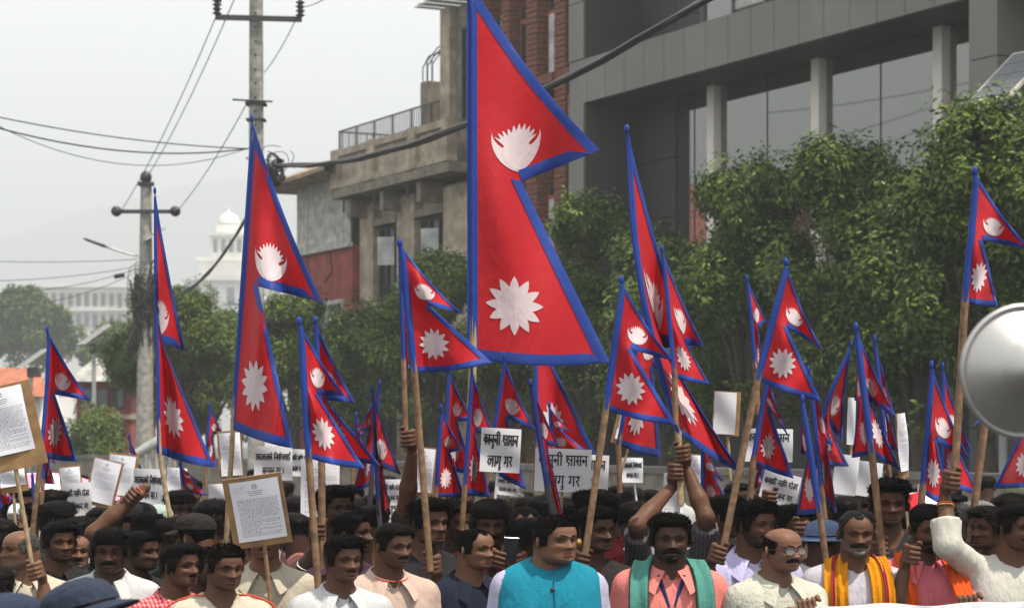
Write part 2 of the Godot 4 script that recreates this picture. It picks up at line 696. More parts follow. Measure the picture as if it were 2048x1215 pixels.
func brick_house() -> void:
	var at := W(-3.2, 0.0)
	var t := thing("brick_house", "red brick house with tall arched red framed windows between the flag and the grey office", "building", at)
	piece("wall", t, M.brick, -5.95, -0.75, 0.0, 19.0, -8.0, -0.62)
	# piers laid in proud courses
	for pier in [[-5.9, -5.35], [-4.35, -3.95], [-3.12, -2.55], [-1.72, -1.16]]:
		var g := Geo.new()
		var y := 0.0
		var k := 0
		while y < 19.0:
			var in_ := 0.012 * (k % 2) + 0.008 * rng.randf()
			fbox(g, at, pier[0] + in_, pier[1] - in_, y, y + 0.105, -0.6, -0.15 - in_)
			y += 0.125
			k += 1
		var o := put("brick_pier", g.mesh(), M.brick, t)
		o.set_meta("kind", "stuff")
		piece("mortar_core", o, M.brick_joint, pier[0] + 0.03, pier[1] - 0.03, 0.0, 19.0, -0.61, -0.2)
	# window bays: arched frame, panes, curtain strips, sill band
	for bay in [[-5.35, -4.35], [-3.95, -3.12], [-2.55, -1.72], [-1.16, -0.78]]:
		for level in [[2.5, 4.3], [6.2, 8.0], [10.45, 12.3], [14.4, 16.3]]:
			var a: float = bay[0] + 0.06
			var b: float = bay[1] - 0.06
			var spring: float = level[1] - (b - a) / 2
			var g := Geo.new()
			g.prism(arch(a, b, level[0], spring, -0.42, at), OUT * 0.1)
			var f := put("window", g.mesh(), M.red_frame, t)
			var w := (b - a - 0.21) / 2
			for q in ([[a + 0.07, a + 0.07 + w], [b - 0.07 - w, b - 0.07]] if w > 0.1 else [[a + 0.06, b - 0.06]]):
				piece("pane", f, M.dark_glass if (q[0] < (a + b) / 2 - 0.05 and w > 0.1 and bay[0] < -3.5) else M.curtain, q[0], q[1], level[0] + 0.1, spring - 0.05, -0.42, -0.405)
			if w > 0.1:
				g = Geo.new()
				g.prism(arch(a + 0.07, b - 0.07, spring + 0.05, spring + 0.06, -0.405, at), OUT * 0.012)
				put("pane", g.mesh(), M.dark_glass, f)
			piece("sill", t, M.brick, bay[0] - 0.02, bay[1] + 0.02, level[0] - 0.22, level[0] - 0.02, -0.6, -0.1)
		piece("lintel_band", t, M.brick, bay[0], bay[1], 9.45, 9.85, -0.6, -0.2)
		piece("lintel_band", t, M.brick, bay[0], bay[1], 5.4, 5.8, -0.6, -0.2)


func concrete_house() -> void:
	var at := W(-9.6, 0.0)
	var t := thing("concrete_house", "weathered unpainted concrete house with a recessed parapet and dark casement windows", "building", at)
	piece("wall", t, M.concrete, -13.0, -6.05, 0.0, 8.5, -9.0, -0.45)
	piece("roof_slab", t, M.concrete_dark, -13.45, -6.0, 8.6, 8.85, -9.0, 0.46)
	# parapet of sunk panels with frames
	piece("parapet", t, M.concrete, -13.4, -6.05, 8.86, 9.85, 0.2, 0.38)
	for p in [[-13.4, -12.9], [-10.95, -10.5], [-8.35, -7.9], [-6.35, -6.05]]:
		piece("parapet_post", t, M.concrete, p[0], p[1], 8.862, 9.92, 0.382, 0.5)
	for p in [[-12.9, -10.95], [-10.5, -8.35], [-7.9, -6.35]]:
		piece("parapet_rail", t, M.concrete, p[0], p[1], 9.72, 9.9, 0.382, 0.47)
		piece("parapet_rail", t, M.concrete, p[0], p[1], 8.862, 9.0, 0.382, 0.47)
	for b in [-12.6, -10.4, -8.1]:
		piece("bracket", t, M.concrete_dark, b - 0.12, b + 0.12, 8.05, 8.54, -0.44, 0.3)
	# pilasters, windows with open casements, sill bands
	for p in [[-13.0, -12.1], [-10.55, -9.45], [-7.7, -6.05]]:
		piece("pilaster", t, M.concrete, p[0], p[1], 0.0, 8.4, -0.44, -0.2)
	for w in [[-12.05, -10.6], [-9.4, -7.75]]:
		for y in [[1.6, 4.0], [5.55, 7.75]]:
			var s0: float = w[0]
			var s1: float = w[1]
			window_on(t, s0, s1, y[0], y[1], -0.42, M.iron, M.dark_glass, 0.09, 2)
			piece("sill", t, M.concrete, s0 - 0.05, s1 + 0.05, y[0] - 0.16, y[0] - 0.01, -0.43, -0.12)
			piece("lintel", t, M.concrete_dark, s0 - 0.05, s1 + 0.05, y[1] + 0.02, y[1] + 0.2, -0.43, -0.16)
			var sash := Geo.new()
			var mid := W((s0 + s1) / 2 + 0.1, (y[0] + y[1]) / 2 + 0.4, -0.2)
			sash.box(mid - at, Vector3(0.5, 0.75, 0.04), Basis(Vector3.UP, 0.7) * street_basis())
			put("casement", sash.mesh(), M.curtain, t)
	# upper storey set back on the right under a sheet roof
	piece("upper_wall", t, M.concrete_dark, -8.15, -6.05, 8.86, 13.0, -8.0, -0.6)
	piece("upper_corner", t, M.concrete, -8.3, -7.75, 8.86, 13.0, -0.62, -0.4)
	window_on(t, -7.3, -6.4, 10.0, 12.4, -0.57, M.iron, M.dark_glass, 0.08, 1)
	var g := Geo.new()
	for k in 16:
		var s := -8.9 + k * 0.19
		g.box(W(s, 13.15 + 0.025 * (k % 2) + 0.012 * k, -3.2) - at, Vector3(0.2, 0.03, 6.4), Basis(OUT, -0.06) * street_basis())
	put("sheet_roof", g.mesh(), M.steel, t)
	piece("upper_block", t, M.concrete_dark, -7.6, -6.05, 15.1, 17.5, -8.0, -0.3)
	# rooftop column with bent bars, and a railing
	piece("stub_column", t, M.concrete_dark, -11.2, -10.75, 8.86, 11.6, -1.6, -1.2)
	g = Geo.new()
	for k in 5:
		var a := W(-11.15 + 0.09 * k, 11.55, -1.25 - 0.1 * (k % 3)) - at
		g.tube([a, a + Vector3(0, 0.45 + 0.05 * k, 0), a + ALONG * (0.4 + 0.1 * k) + Vector3(0, 0.72 + 0.05 * k, 0), a + ALONG * (1.1 + 0.15 * k) + Vector3(0, 0.7 + 0.04 * k, 0)], [0.018], 5)
	put("bent_bars", g.mesh(), M.iron, t)
	g = Geo.new()
	var s := -14.4
	while s < -7.9:
		g.tube([W(s, 9.86, -0.2) - at, W(s, 10.62, -0.2) - at], [0.014 if int(round((s + 14.4) / 0.15)) % 8 else 0.03], 4)
		s += 0.15
	for y in [9.95, 10.62]:
		g.tube([W(-14.45, y, -0.2) - at, W(-7.9, y, -0.2) - at], [0.026], 5)
	g.tube([W(-14.45, 10.62, -0.2) - at, W(-14.45, 10.62, -4.0) - at], [0.026], 5)
	for k in 20:
		g.tube([W(-14.45, 9.9, -0.3 - k * 0.19) - at, W(-14.45, 10.62, -0.3 - k * 0.19) - at], [0.014], 4)
	put("railing", g.mesh(), M.iron, t).set_meta("kind", "stuff")
	g = Geo.new()
	for k in 3:
		g.tube([W(-12.9 + k * 2.1, 8.86, 0.3) - at, W(-12.9 + k * 2.1, 8.2, 0.32) - at], [0.03], 6)
	put("drain_pipe", g.mesh(), M.iron, t)


func plank_house() -> void:
	var at := W(-15.2, 0.0)
	var t := thing("plank_house", "house with grey plank upper storey over a red wall and a tan hipped roof", "building", at)
	piece("wall", t, M.red_wall, -17.15, -13.05, 0.0, 7.35, -7.0, 0.0)
	piece("upper_wall", t, M.joint, -17.1, -13.1, 7.36, 9.4, -7.0, -0.05)
	var s := -17.1
	while s < -13.2:
		piece("plank", t, M.plank, s + 0.01, s + 0.42, 7.36, 9.35, -0.04, 0.0 + 0.012 * rng.randf())
		s += 0.435
	for k in 7:
		var g0 := Geo.new()
		g0.box(W(-17.16, 8.36, -0.3 - k * 0.5) - at, Vector3(0.03, 1.95, 0.47), street_basis())
		put("plank", g0.mesh(), M.plank, t)
	# crooked pipes on the red wall
	var g := Geo.new()
	g.tube([W(-16.2, 7.3, 0.03) - at, W(-16.25, 6.4, 0.03) - at, W(-15.2, 6.3, 0.03) - at], [0.018], 5)
	g.tube([W(-14.6, 7.3, 0.03) - at, W(-14.4, 6.7, 0.03) - at, W(-15.0, 6.45, 0.03) - at], [0.018], 5)
	put("pipe", g.mesh(), M.iron, t)
	window_on(t, -15.9, -13.5, 3.6, 5.9, 0.02, M.plank, M.dark_glass, 0.12, 1)
	piece("ledge", t, M.plank, -17.2, -13.05, 7.3, 7.42, -0.02, 0.12)
	# roof
	var r := Geo.new()
	var a := W(-18.2, 9.35, 0.9) - at
	var b := W(-12.9, 9.45, 0.9) - at
	var c := W(-13.2, 10.9, -2.6) - at
	var d := W(-15.3, 10.9, -2.6) - at
	var e := W(-18.2, 9.35, -6.2) - at
	r.face(d, a, b, c)
	r.face(d, e, a, d)
	var low := Vector3(0, -0.12, 0)
	r.face(a, a + low, b + low, b)
	r.face(e, e + low, a + low, a)
	r.face(a + low, e + low, b + low, b + low)
	put("roof", r.mesh(), M.roof_tan, t)
	piece("red_block", t, M.red_wall, -20.8, -19.95, 9.6, 10.85, -3.6, -2.7)


func ground_box(called: String, parent: Node3D, m: Material, px0: float, px1: float, py0: float, py1: float, d: float, depth: float) -> MeshInstance3D:
	# an upright box between two picture columns and rows at the distance d, running back by depth
	var a := P(px0, py1, d)
	var b := P(px1, py0, d)
	var g := Geo.new()
	g.box(Vector3((a.x + b.x) / 2, (a.y + b.y) / 2, -d - depth / 2) - base_of(parent), Vector3(b.x - a.x, b.y - a.y, depth))
	return put(called, g.mesh(), m, parent)


func far_side() -> void:
	# the white palace in the haze, its window wing and its domed tower
	var t := thing("white_palace", "hazy white palace wing with two rows of windows far behind the trees", "building", Vector3(-110, 0, -600))
	ground_box("wall", t, M.white_wall, 60, 330, 574, 990, 470, 47)
	ground_box("cornice", t, M.white_wall, 55, 335, 566, 574, 469, 47)
	ground_box("string_course", t, M.white_wall, 60, 330, 617, 621, 469.2, 3)
	for row in [[586, 611], [627, 652]]:
		for k in 15:
			var x := 86.0 + k * 16.5
			var w := ground_box("window", t, M.grey_trim, x - 1.0, x + 9.5, row[0] - 2, row[1] + 1, 469.7, 0.24)
			ground_box("pane", w, M.dark_glass, x, x + 8, row[0], row[1], 469.5, 0.1)
	t = thing("domed_tower", "hazy white stepped tower with a shallow dome behind the wires", "tower", Vector3(-80, 0, -620))
	for r in [[368, 520, 560, 990, 620, 44], [360, 528, 552, 560, 618, 48], [398, 492, 520, 552, 626, 32], [390, 500, 513, 520, 624, 36], [420, 488, 470, 513, 630, 26], [414, 494, 464, 470, 628, 30], [432, 482, 448, 464, 634, 18]]:
		ground_box("storey", t, M.white_wall, r[0], r[1], r[2], r[3], r[4], r[5])
	var g := Geo.new()
	var c := P(457, 448, 643) - t.position
	g.lathe([Vector2(3.4, 0), Vector2(3.2, 1.1), Vector2(2.4, 2.4), Vector2(1.1, 3.2), Vector2(0.32, 3.5), Vector2(0.2, 4.8), Vector2(0.0, 5.1)], Transform3D(Basis(), c), 24)
	put("dome", g.mesh(), M.white_wall, t)
	for k in 4:
		ground_box("window", t, M.dark_glass, 426 + k * 16, 434 + k * 16, 478, 504, 629.8, 0.2)
		ground_box("window", t, M.dark_glass, 385 + k * 34, 400 + k * 34, 574, 610, 619.8, 0.2)
	# the red pavilion with a pale hipped roof
	t = thing("red_pavilion", "red brick pavilion with a pale hipped roof beyond the lamp posts", "building", P(205, 900, 72) * Vector3(1, 0, 1))
	ground_box("wall", t, M.red_wall, 152, 262, 758, 1000, 72, 5)
	ground_box("band", t, M.concrete, 200, 264, 828, 838, 71.8, 5)
	for x in [160, 192, 224]:
		var w := ground_box("window", t, M.iron, x, x + 24, 776, 816, 71.95, 0.05)
		ground_box("pane", w, M.dark_glass, x + 2, x + 22, 778, 814, 71.9, 0.04)
		ground_box("doorway", t, M.dark_glass, x, x + 22, 846, 960, 71.95, 0.05)
	g = Geo.new()
	var o := t.position
	var q0 := P(132, 762, 71.3) - o
	var q1 := P(278, 762, 71.3) - o
	var q2 := q1 + Vector3(0, 0, -7)
	var q3 := q0 + Vector3(0, 0, -7)
	var top0 := P(188, 716, 74.5) - o
	var top1 := P(200, 716, 74.5) - o
	g.face(top0, q0, q1, top1)
	g.face(top1, q1, q2, top1)
	g.face(top0, q3, q0, top0)
	g.face(q3, top0, top1, q2)
	g.face(q0, q3, q2, q1)
	put("roof", g.mesh(), M.roof_pale, t)
	t = thing("orange_roof_house", "low house with a long orange tiled roof at the left edge", "building", P(20, 900, 80) * Vector3(1, 0, 1))
	ground_box("wall", t, M.white_wall, -60, 80, 790, 1000, 80, 6)
	g = Geo.new()
	o = t.position
	g.face(P(-70, 735, 84) - o, P(-70, 792, 79) - o, P(92, 792, 79) - o, P(80, 735, 84) - o)
	g.face(P(80, 735, 84) - o, P(80, 735, 84) - o, P(92, 792, 79) - o, P(92, 792, 88) - o)
	g.face(P(-70, 792, 88) - o, P(-70, 735, 84) - o, P(80, 735, 84) - o, P(92, 792, 88) - o)
	put("roof", g.mesh(), M.roof_orange, t)
	# a stair of pale stone with its rail beside the tree
	t = thing("outdoor_stair", "pale concrete stair with a sloping handrail beside the left tree", "stair", P(260, 900, 46) * Vector3(1, 0, 1))
	g = Geo.new()
	o = t.position
	g.tube([P(245, 925, 46) - o, P(345, 862, 46) - o], [0.13], 4, true, PI / 4)
	for k in 7:
		var p := P(256 + k * 14, 920 - k * 9, 46.0) - o
		g.tube([p, Vector3(p.x, 0, p.z)], [0.045], 5)
	put("handrail", g.mesh(), M.grey_trim, t)
	for k in 8:
		var p := P(245 + k * 13, 985 - k * 9, 46.6) - o
		var st := Geo.new()
		st.box(Vector3(p.x, p.y / 2, p.z), Vector3(0.16, p.y, 1.2))
		put("step", st.mesh(), M.concrete, t)
	# across the street, seen only in the office glass: a gabled red house
	t = thing("gabled_house", "red gabled house across the street, mirrored in the office windows", "building", Vector3(-78, 0, -96))
	g = Geo.new()
	g.box(Vector3(0, 7, 0), Vector3(9, 14, 12))
	g.prism([Vector3(-4.5, 14, 6), Vector3(4.5, 14, 6), Vector3(0, 18, 6)], Vector3(0, 0, 12))
	put("wall", g.mesh(), M.red_wall, t)
	g = Geo.new()
	g.box(Vector3(2.4, 16.1, 0), Vector3(6.4, 0.2, 12.6), Basis(Vector3.BACK, -0.727))
	g.box(Vector3(-2.4, 16.1, 0), Vector3(6.4, 0.2, 12.6), Basis(Vector3.BACK, 0.727))
	put("roof", g.mesh(), M.red_frame, t)
	for k in 3:
		g = Geo.new()
		g.box(Vector3(4.53, 11.0, -4 + k * 4), Vector3(0.1, 2.0, 1.3))
		put("window", g.mesh(), M.curtain, t)


func compound_wall() -> void:
	var at := W(-6, 0, 5.0)
	var t := thing("compound_wall", "low grey compound wall with a paler coping under the trees", "wall", at)
	var s := -44.0
	while s < 26.0:
		piece("wall_panel", t, M.concrete_dark, s, s + 2.98, 0.0, 1.45, 4.85, 5.05)
		piece("coping", t, M.pavement, s, s + 2.985, 1.452, 1.56, 4.78, 5.12)
		s += 3.0


# ---------------------------------------------------------------- poles, wires, lamps
func sag(a: Vector3, b: Vector3, drop: float, n := 14) -> Array:
	var path := []
	for i in n + 1:
		var t := float(i) / n
		path.append(a.lerp(b, t) - Vector3(0, drop * 4.0 * t * (1.0 - t), 0))
	return path


func wire(label: String, a: Vector3, b: Vector3, drop: float, r: float, group := "wires strung between the poles") -> void:
	var g := Geo.new()
	var o := a
	var path := []
	for p in sag(a, b, drop):
		path.append(p - o)
	g.tube(path, [r], 5)
	var m := put("overhead_wire", g.mesh(), M.rubber, self)
	m.position = o
	tag(m, label, "wire", group)


func insulator(parent: Node3D, at: Vector3, k := 1.0) -> void:
	var g := Geo.new()
	var p := []
	for i in 4:
		p.append(Vector2(0.05, i * 0.085) * k)
		p.append(Vector2(0.1, i * 0.085 + 0.03) * k)
		p.append(Vector2(0.05, i * 0.085 + 0.06) * k)
	p.append(Vector2(0.02, 0.36) * k)
	p.append(Vector2(0.0, 0.37) * k)
	g.lathe(p, Transform3D(Basis(), at), 12)
	put("insulator", g.mesh(), M.rubber, parent)


func loops(g: Geo, at: Vector3, n: int, size: Vector3, r: float, seed_: int) -> void:
	var q := RandomNumberGenerator.new()
	q.seed = seed_
	for i in n:
		var c := at + Vector3(q.randf_range(-1, 1), q.randf_range(-1, 1), q.randf_range(-1, 1)) * size * 0.4
		var b := Basis.from_euler(Vector3(q.randf() * 6.28, q.randf() * 6.28, q.randf() * 6.28))
		var path := []
		var k := q.randf_range(0.4, 1.0)
		var span := q.randf_range(3.0, 6.6)
		for j in 12:
			var a := span * j / 11.0
			path.append(c + b * Vector3(cos(a) * size.x * k, sin(a) * size.x * k * 0.9, 0.05 * sin(a * 2.0)) * Vector3(1, size.y / maxf(size.x, 0.01), 1))
		g.tube(path, [r], 5, false)


func street() -> void:
	var d1 := 45.0
	var d2 := 60.0
	# main pole
	var foot := P(512, 880, d1) * Vector3(1, 0, 1)
	var t := thing("utility_pole", "tall square concrete utility pole with a black crossarm behind the tall left flag", "utility pole", foot)
	var g := Geo.new()
	g.tube([Vector3.ZERO, Vector3(0.0, 12.6, 0)], [0.225, 0.165], 4, true, PI / 4)
	put("shaft", g.mesh(), M.pole_concrete, t)
	g = Geo.new()
	for k in 22:
		g.box(Vector3(0.0, 6.6 + k * 0.28, 0.122 + (12.6 - 6.6 - k * 0.28) * 0.0035), Vector3(0.035, 0.035, 0.03))
	put("step_hole", g.mesh(), M.joint, t)
	g = Geo.new()
	g.box(Vector3(0.07, 10.4, 0.19), Vector3(1.72, 0.1, 0.08), Basis(Vector3.BACK, -0.025))
	put("crossarm", g.mesh(), M.iron, t)
	insulator(t, Vector3(-0.76, 10.47, 0.19))
	insulator(t, Vector3(0.9, 10.43, 0.19))
	g = Geo.new()
	g.box(Vector3(0.0, 8.72, 0.0), Vector3(0.4, 0.05, 0.4))
	g.tube([Vector3(-0.45, 8.78, 0.2), Vector3(0.35, 8.74, 0.2)], [0.02], 5)
	g.box(Vector3(0.0, 8.4, 0.0), Vector3(0.38, 0.03, 0.38))
	put("clamp", g.mesh(), M.iron, t)
	g = Geo.new()
	loops(g, Vector3(0.36, 7.35, 0.1), 9, Vector3(0.2, 0.34, 0.2), 0.03, 4)
	loops(g, Vector3(0.3, 7.5, 0.1), 6, Vector3(0.4, 0.4, 0.2), 0.008, 6)
	put("cable_coil", g.mesh(), M.rubber, t)
	# left pole
	foot = P(288, 880, d2) * Vector3(1, 0, 1)
	t = thing("utility_pole", "shorter round topped concrete utility pole draped in tangled black cables", "utility pole", foot)
	g = Geo.new()
	g.tube([Vector3.ZERO, Vector3(0.05, 8.8, 0)], [0.26, 0.15], 12)
	put("shaft", g.mesh(), M.pole_concrete, t)
	g = Geo.new()
	g.box(Vector3(0.06, 8.08, 0.16), Vector3(1.5, 0.1, 0.09))
	put("crossarm", g.mesh(), M.iron, t)
	for x in [-0.7, 0.86]:
		g = Geo.new()
		g.lathe([Vector2(0, -0.14), Vector2(0.1, -0.14), Vector2(0.14, -0.05), Vector2(0.09, 0), Vector2(0.14, 0.05), Vector2(0.1, 0.14), Vector2(0, 0.14)], Transform3D(Basis(Vector3.RIGHT, PI / 2), Vector3(x, 8.08, 0.25)), 14)
		put("insulator", g.mesh(), M.rubber, t)
	g = Geo.new()
	g.ball(Vector3(0.06, 9.0, 0.1), Vector3(0.16, 0.17, 0.16))
	g.box(Vector3(0.06, 8.82, 0.1), Vector3(0.42, 0.1, 0.2))
	put("pole_cap", g.mesh(), M.rubber, t)
	g = Geo.new()
	loops(g, Vector3(0.0, 5.6, 0.15), 26, Vector3(0.3, 1.0, 0.3), 0.025, 8)
	loops(g, Vector3(0.28, 6.3, 0.1), 8, Vector3(0.14, 0.5, 0.2), 0.03, 9)
	loops(g, Vector3(-0.3, 4.6, 0.1), 8, Vector3(0.14, 0.4, 0.2), 0.03, 10)
	loops(g, Vector3(0.0, 6.2, 0.2), 18, Vector3(0.45, 0.6, 0.3), 0.01, 13)
	for k in 8:
		var a := TAU * k / 8
		g.tube([Vector3(cos(a) * 0.23, 6.4, sin(a) * 0.2), Vector3(cos(a + 0.4) * 0.27, 5.5, sin(a + 0.4) * 0.25), Vector3(cos(a) * 0.27, 4.5, sin(a) * 0.26)], [0.03], 5)
	put("cable_tangle", g.mesh(), M.rubber, t).set_meta("kind", "stuff")
	panel_parts(t, P(305, 470, d2) - foot, 0.62, 0.75, 0.55, 0.35)
	# street light with an arm and the little panel on the left pole
	var base := P(275, 512, d2)
	t = thing("street_light", "street light on a bent arm from the shorter utility pole", "street light", base)
	g = Geo.new()
	g.tube([Vector3.ZERO, P(240, 503, d2) - base, P(214, 494, d2) - base], [0.03], 6)
	put("arm", g.mesh(), M.steel, t)
	g = Geo.new()
	var la := P(214, 494, d2) - base
	var lb := P(165, 476, d2) - base
	g.tube([la, la.lerp(lb, 0.15), la.lerp(lb, 0.85), lb], [0.03, 0.075, 0.06, 0.02], 8, true, 0.0, 0.6)
	put("lamp_head", g.mesh(), M.iron, t)
	# two solar street lamps at the left, one leaning panel at the right
	for q in [[187.0, 690.0, 668.0, 70.0, "grey solar street lamp with a tilted panel behind the left flag and sign"], [61.0, 738.0, 712.0, 72.0, "grey solar street lamp with a tilted panel at the far left"]]:
		var f := P(q[0], 880, q[3]) * Vector3(1, 0, 1)
		t = thing("solar_street_lamp", q[4], "street lamp", f, "solar lamps along the street")
		var h := P(q[0], q[1], q[3]).y
		g = Geo.new()
		g.tube([Vector3.ZERO, Vector3(0, h, 0)], [0.09, 0.06], 10)
		put("post", g.mesh(), M.steel, t)
		g = Geo.new()
		g.box(Vector3(0.1, h - 0.1, 0), Vector3(0.4, 0.3, 0.3))
		put("battery_box", g.mesh(), M.iron, t)
		panel_parts(t, Vector3(0, h + 0.32, 0), 1.05, 0.75, 0.62, 0.45)
		if q[0] > 100.0:
			g = Geo.new()
			g.box(Vector3(0, 2.5, 0.12), Vector3(0.52, 0.98, 0.05))
			put("lamp_sign", g.mesh(), M.grey_trim, t)
			g = Geo.new()
			g.box(Vector3(-0.05, 2.62, 0.15), Vector3(0.32, 0.5, 0.012))
			put("red_plate", g.mesh(), M.red_wall, t)
			g = Geo.new()
			g.box(Vector3(-0.05, 2.2, 0.15), Vector3(0.26, 0.16, 0.012))
			put("green_plate", g.mesh(), mat("green_plate", Color(0.03, 0.2, 0.09), 0.7), t)
	var f2 := P(2008, 880, 33) * Vector3(1, 0, 1)
	t = thing("solar_street_lamp", "large tilted solar panel on a post above the right hand trees", "street lamp", f2, "solar lamps along the street")
	g = Geo.new()
	g.tube([Vector3.ZERO, Vector3(0, 7.0, 0)], [0.08, 0.05], 10)
	put("post", g.mesh(), M.steel, t)
	panel_parts(t, Vector3(0.12, 7.35, 0), 1.27, 0.83, 0.7, 0.6)

	# thick bundle of cables, two spans
	var hub := P(545, 330, d1)
	var rr := RandomNumberGenerator.new()
	rr.seed = 77
	for span in [[P(1520, -68, 21.0), 0.55, "thick bundle of black cables sagging from the main pole to the upper right"], [P(306, 590, d2), 0.9, "thick black cable hanging between the two utility poles"]]:
		t = thing("cable_bundle", span[2], "cable", hub, "black cable bundles")
		for k in (7 if span[1] < 0.6 else 3):
			g = Geo.new()
			var off := Vector3(rr.randf_range(-0.03, 0.03), rr.randf_range(-0.03, 0.03), rr.randf_range(-0.03, 0.03))
			var drop: float = span[1] * rr.randf_range(0.94, 1.05)
			var far_end: Vector3 = span[0] - hub + off * 0.5
			var path := sag(off, far_end, drop, 22)
			if span[1] < 0.6:
				for e in 16:
					# on past the picture's edge, over the camera's head
					var u := 1.0 + (e + 1) * 0.06
					path.append(off.lerp(far_end, u) - Vector3(0, drop * 4.0 * u * (1.0 - u), 0))
			for j in path.size():
				path[j] += Vector3(0, sin(j * 1.7 + k * 2.0) * 0.012, cos(j * 1.3 + k) * 0.012)
			g.tube(path, [0.026], 6)
			put("cable", g.mesh(), M.rubber, t)
	wire("thin wire from the high crossarm's left end to the low crossarm's left end", P(436, 22, d1), P(240, 424, d2), 0.25, 0.011)
	wire("thin wire rising from the cap of the shorter pole to the top of the frame", P(296, 350, d2), P(480, -30, d1 - 1.0), 0.2, 0.011)
	wire("thin wire from the right end of the high crossarm down behind the main pole", P(600, 20, d1), P(528, 145, d2 - 8), 0.1, 0.011)
	wire("thin wire from the main pole's clamp to the low crossarm's right end", P(494, 205, d1), P(352, 424, d2), 0.15, 0.011)
	wire("thin wire rising steeply from the left end of the high crossarm", P(436, 12, d1), P(452, -60, 20), 0.1, 0.009)
	wire("thin wire leaving the right end of the high crossarm up to the right", P(602, 14, d1), P(720, -60, 25), 0.1, 0.009)
	wire("upper slack wire crossing the sky from the left edge to the main pole", P(-60, 222, 38), P(496, 297, d1), 0.12, 0.012)
	wire("middle slack wire crossing the sky from the left edge to the main pole", P(-60, 240, 38), P(496, 297, d1), 0.28, 0.015)
	wire("lowest drooping wire crossing the sky from the left edge to the main pole", P(-60, 222, 40), P(496, 296, d1), 0.62, 0.008)
	for k in 4:
		wire(["highest thin wire from the left edge to the cable tangle", "second thin wire from the left edge to the cable tangle", "third thin wire from the left edge to the cable tangle", "lowest thin wire from the left edge to the cable tangle"][k], P(-60, [521, 562, 585, 612][k], 52), P(276, [518, 532, 536, 542][k], d2), [0.05, 0.1, 0.2, 0.3][k], 0.009)
	var j := Geo.new()
	j.tube([P(228, 553, 59) - P(237, 551, 59), P(248, 549, 59) - P(237, 551, 59)], [0.06], 8)
	var jm := put("cable_joint", j.mesh(), M.rubber, self)
	jm.position = P(237, 551, 59)
	tag(jm, "black splice box on the thin wires left of the shorter pole", "cable joint")


func panel_parts(t: Node3D, at: Vector3, w: float, h: float, tilt: float, turn: float) -> void:
	var b := Basis(Vector3.UP, turn) * Basis(Vector3.BACK, tilt)
	var g := Geo.new()
	g.box(at, Vector3(w, 0.05, h), b)
	var f := put("panel_frame", g.mesh(), M.solar_frame, t)
	for i in 2:
		for k in 4:
			g = Geo.new()
			g.box(at + b * Vector3((k - 1.5) * (w - 0.08) / 4, 0.028, (i - 0.5) * (h - 0.08) / 2), Vector3((w - 0.08) / 4 - 0.012, 0.012, (h - 0.08) / 2 - 0.012), b)
			put("cell", g.mesh(), M.solar, f)


# ---------------------------------------------------------------- trees
var sprigs := []


func make_sprigs() -> void:
	for k in 4:
		var g := Geo.new()
		g.tinted = true
		for i in 9:
			var a := rng.randf() * TAU
			var lift := rng.randf_range(-0.5, 0.7)
			var dir := Vector3(cos(a), lift, sin(a)).normalized()
			var at := dir * rng.randf_range(0.03, 0.17)
			var l := rng.randf_range(0.085, 0.12)
			var side := dir.cross(Vector3(rng.randf_range(-0.5, 0.5), 1, rng.randf_range(-0.5, 0.5))).normalized() * l * 0.24
			var droop := Vector3(0, -l * rng.randf_range(0.1, 0.5), 0)
			var up := side.cross(dir).normalized() * l * 0.07
			var young := rng.randf()
			g.tint = Color(0.052, 0.088, 0.018).lerp(Color(0.16, 0.215, 0.045), young * young * young) * rng.randf_range(0.8, 1.2)
			var p0 := g.add(at)
			var p1 := g.add(at + dir * l * 0.45 + side + up + droop * 0.3)
			var p2 := g.add(at + dir * l + droop)
			var p3 := g.add(at + dir * l * 0.45 - side + up + droop * 0.3)
			g.tri(p0, p1, p2)
			g.tri(p0, p2, p3)
		sprigs.append(g.mesh())


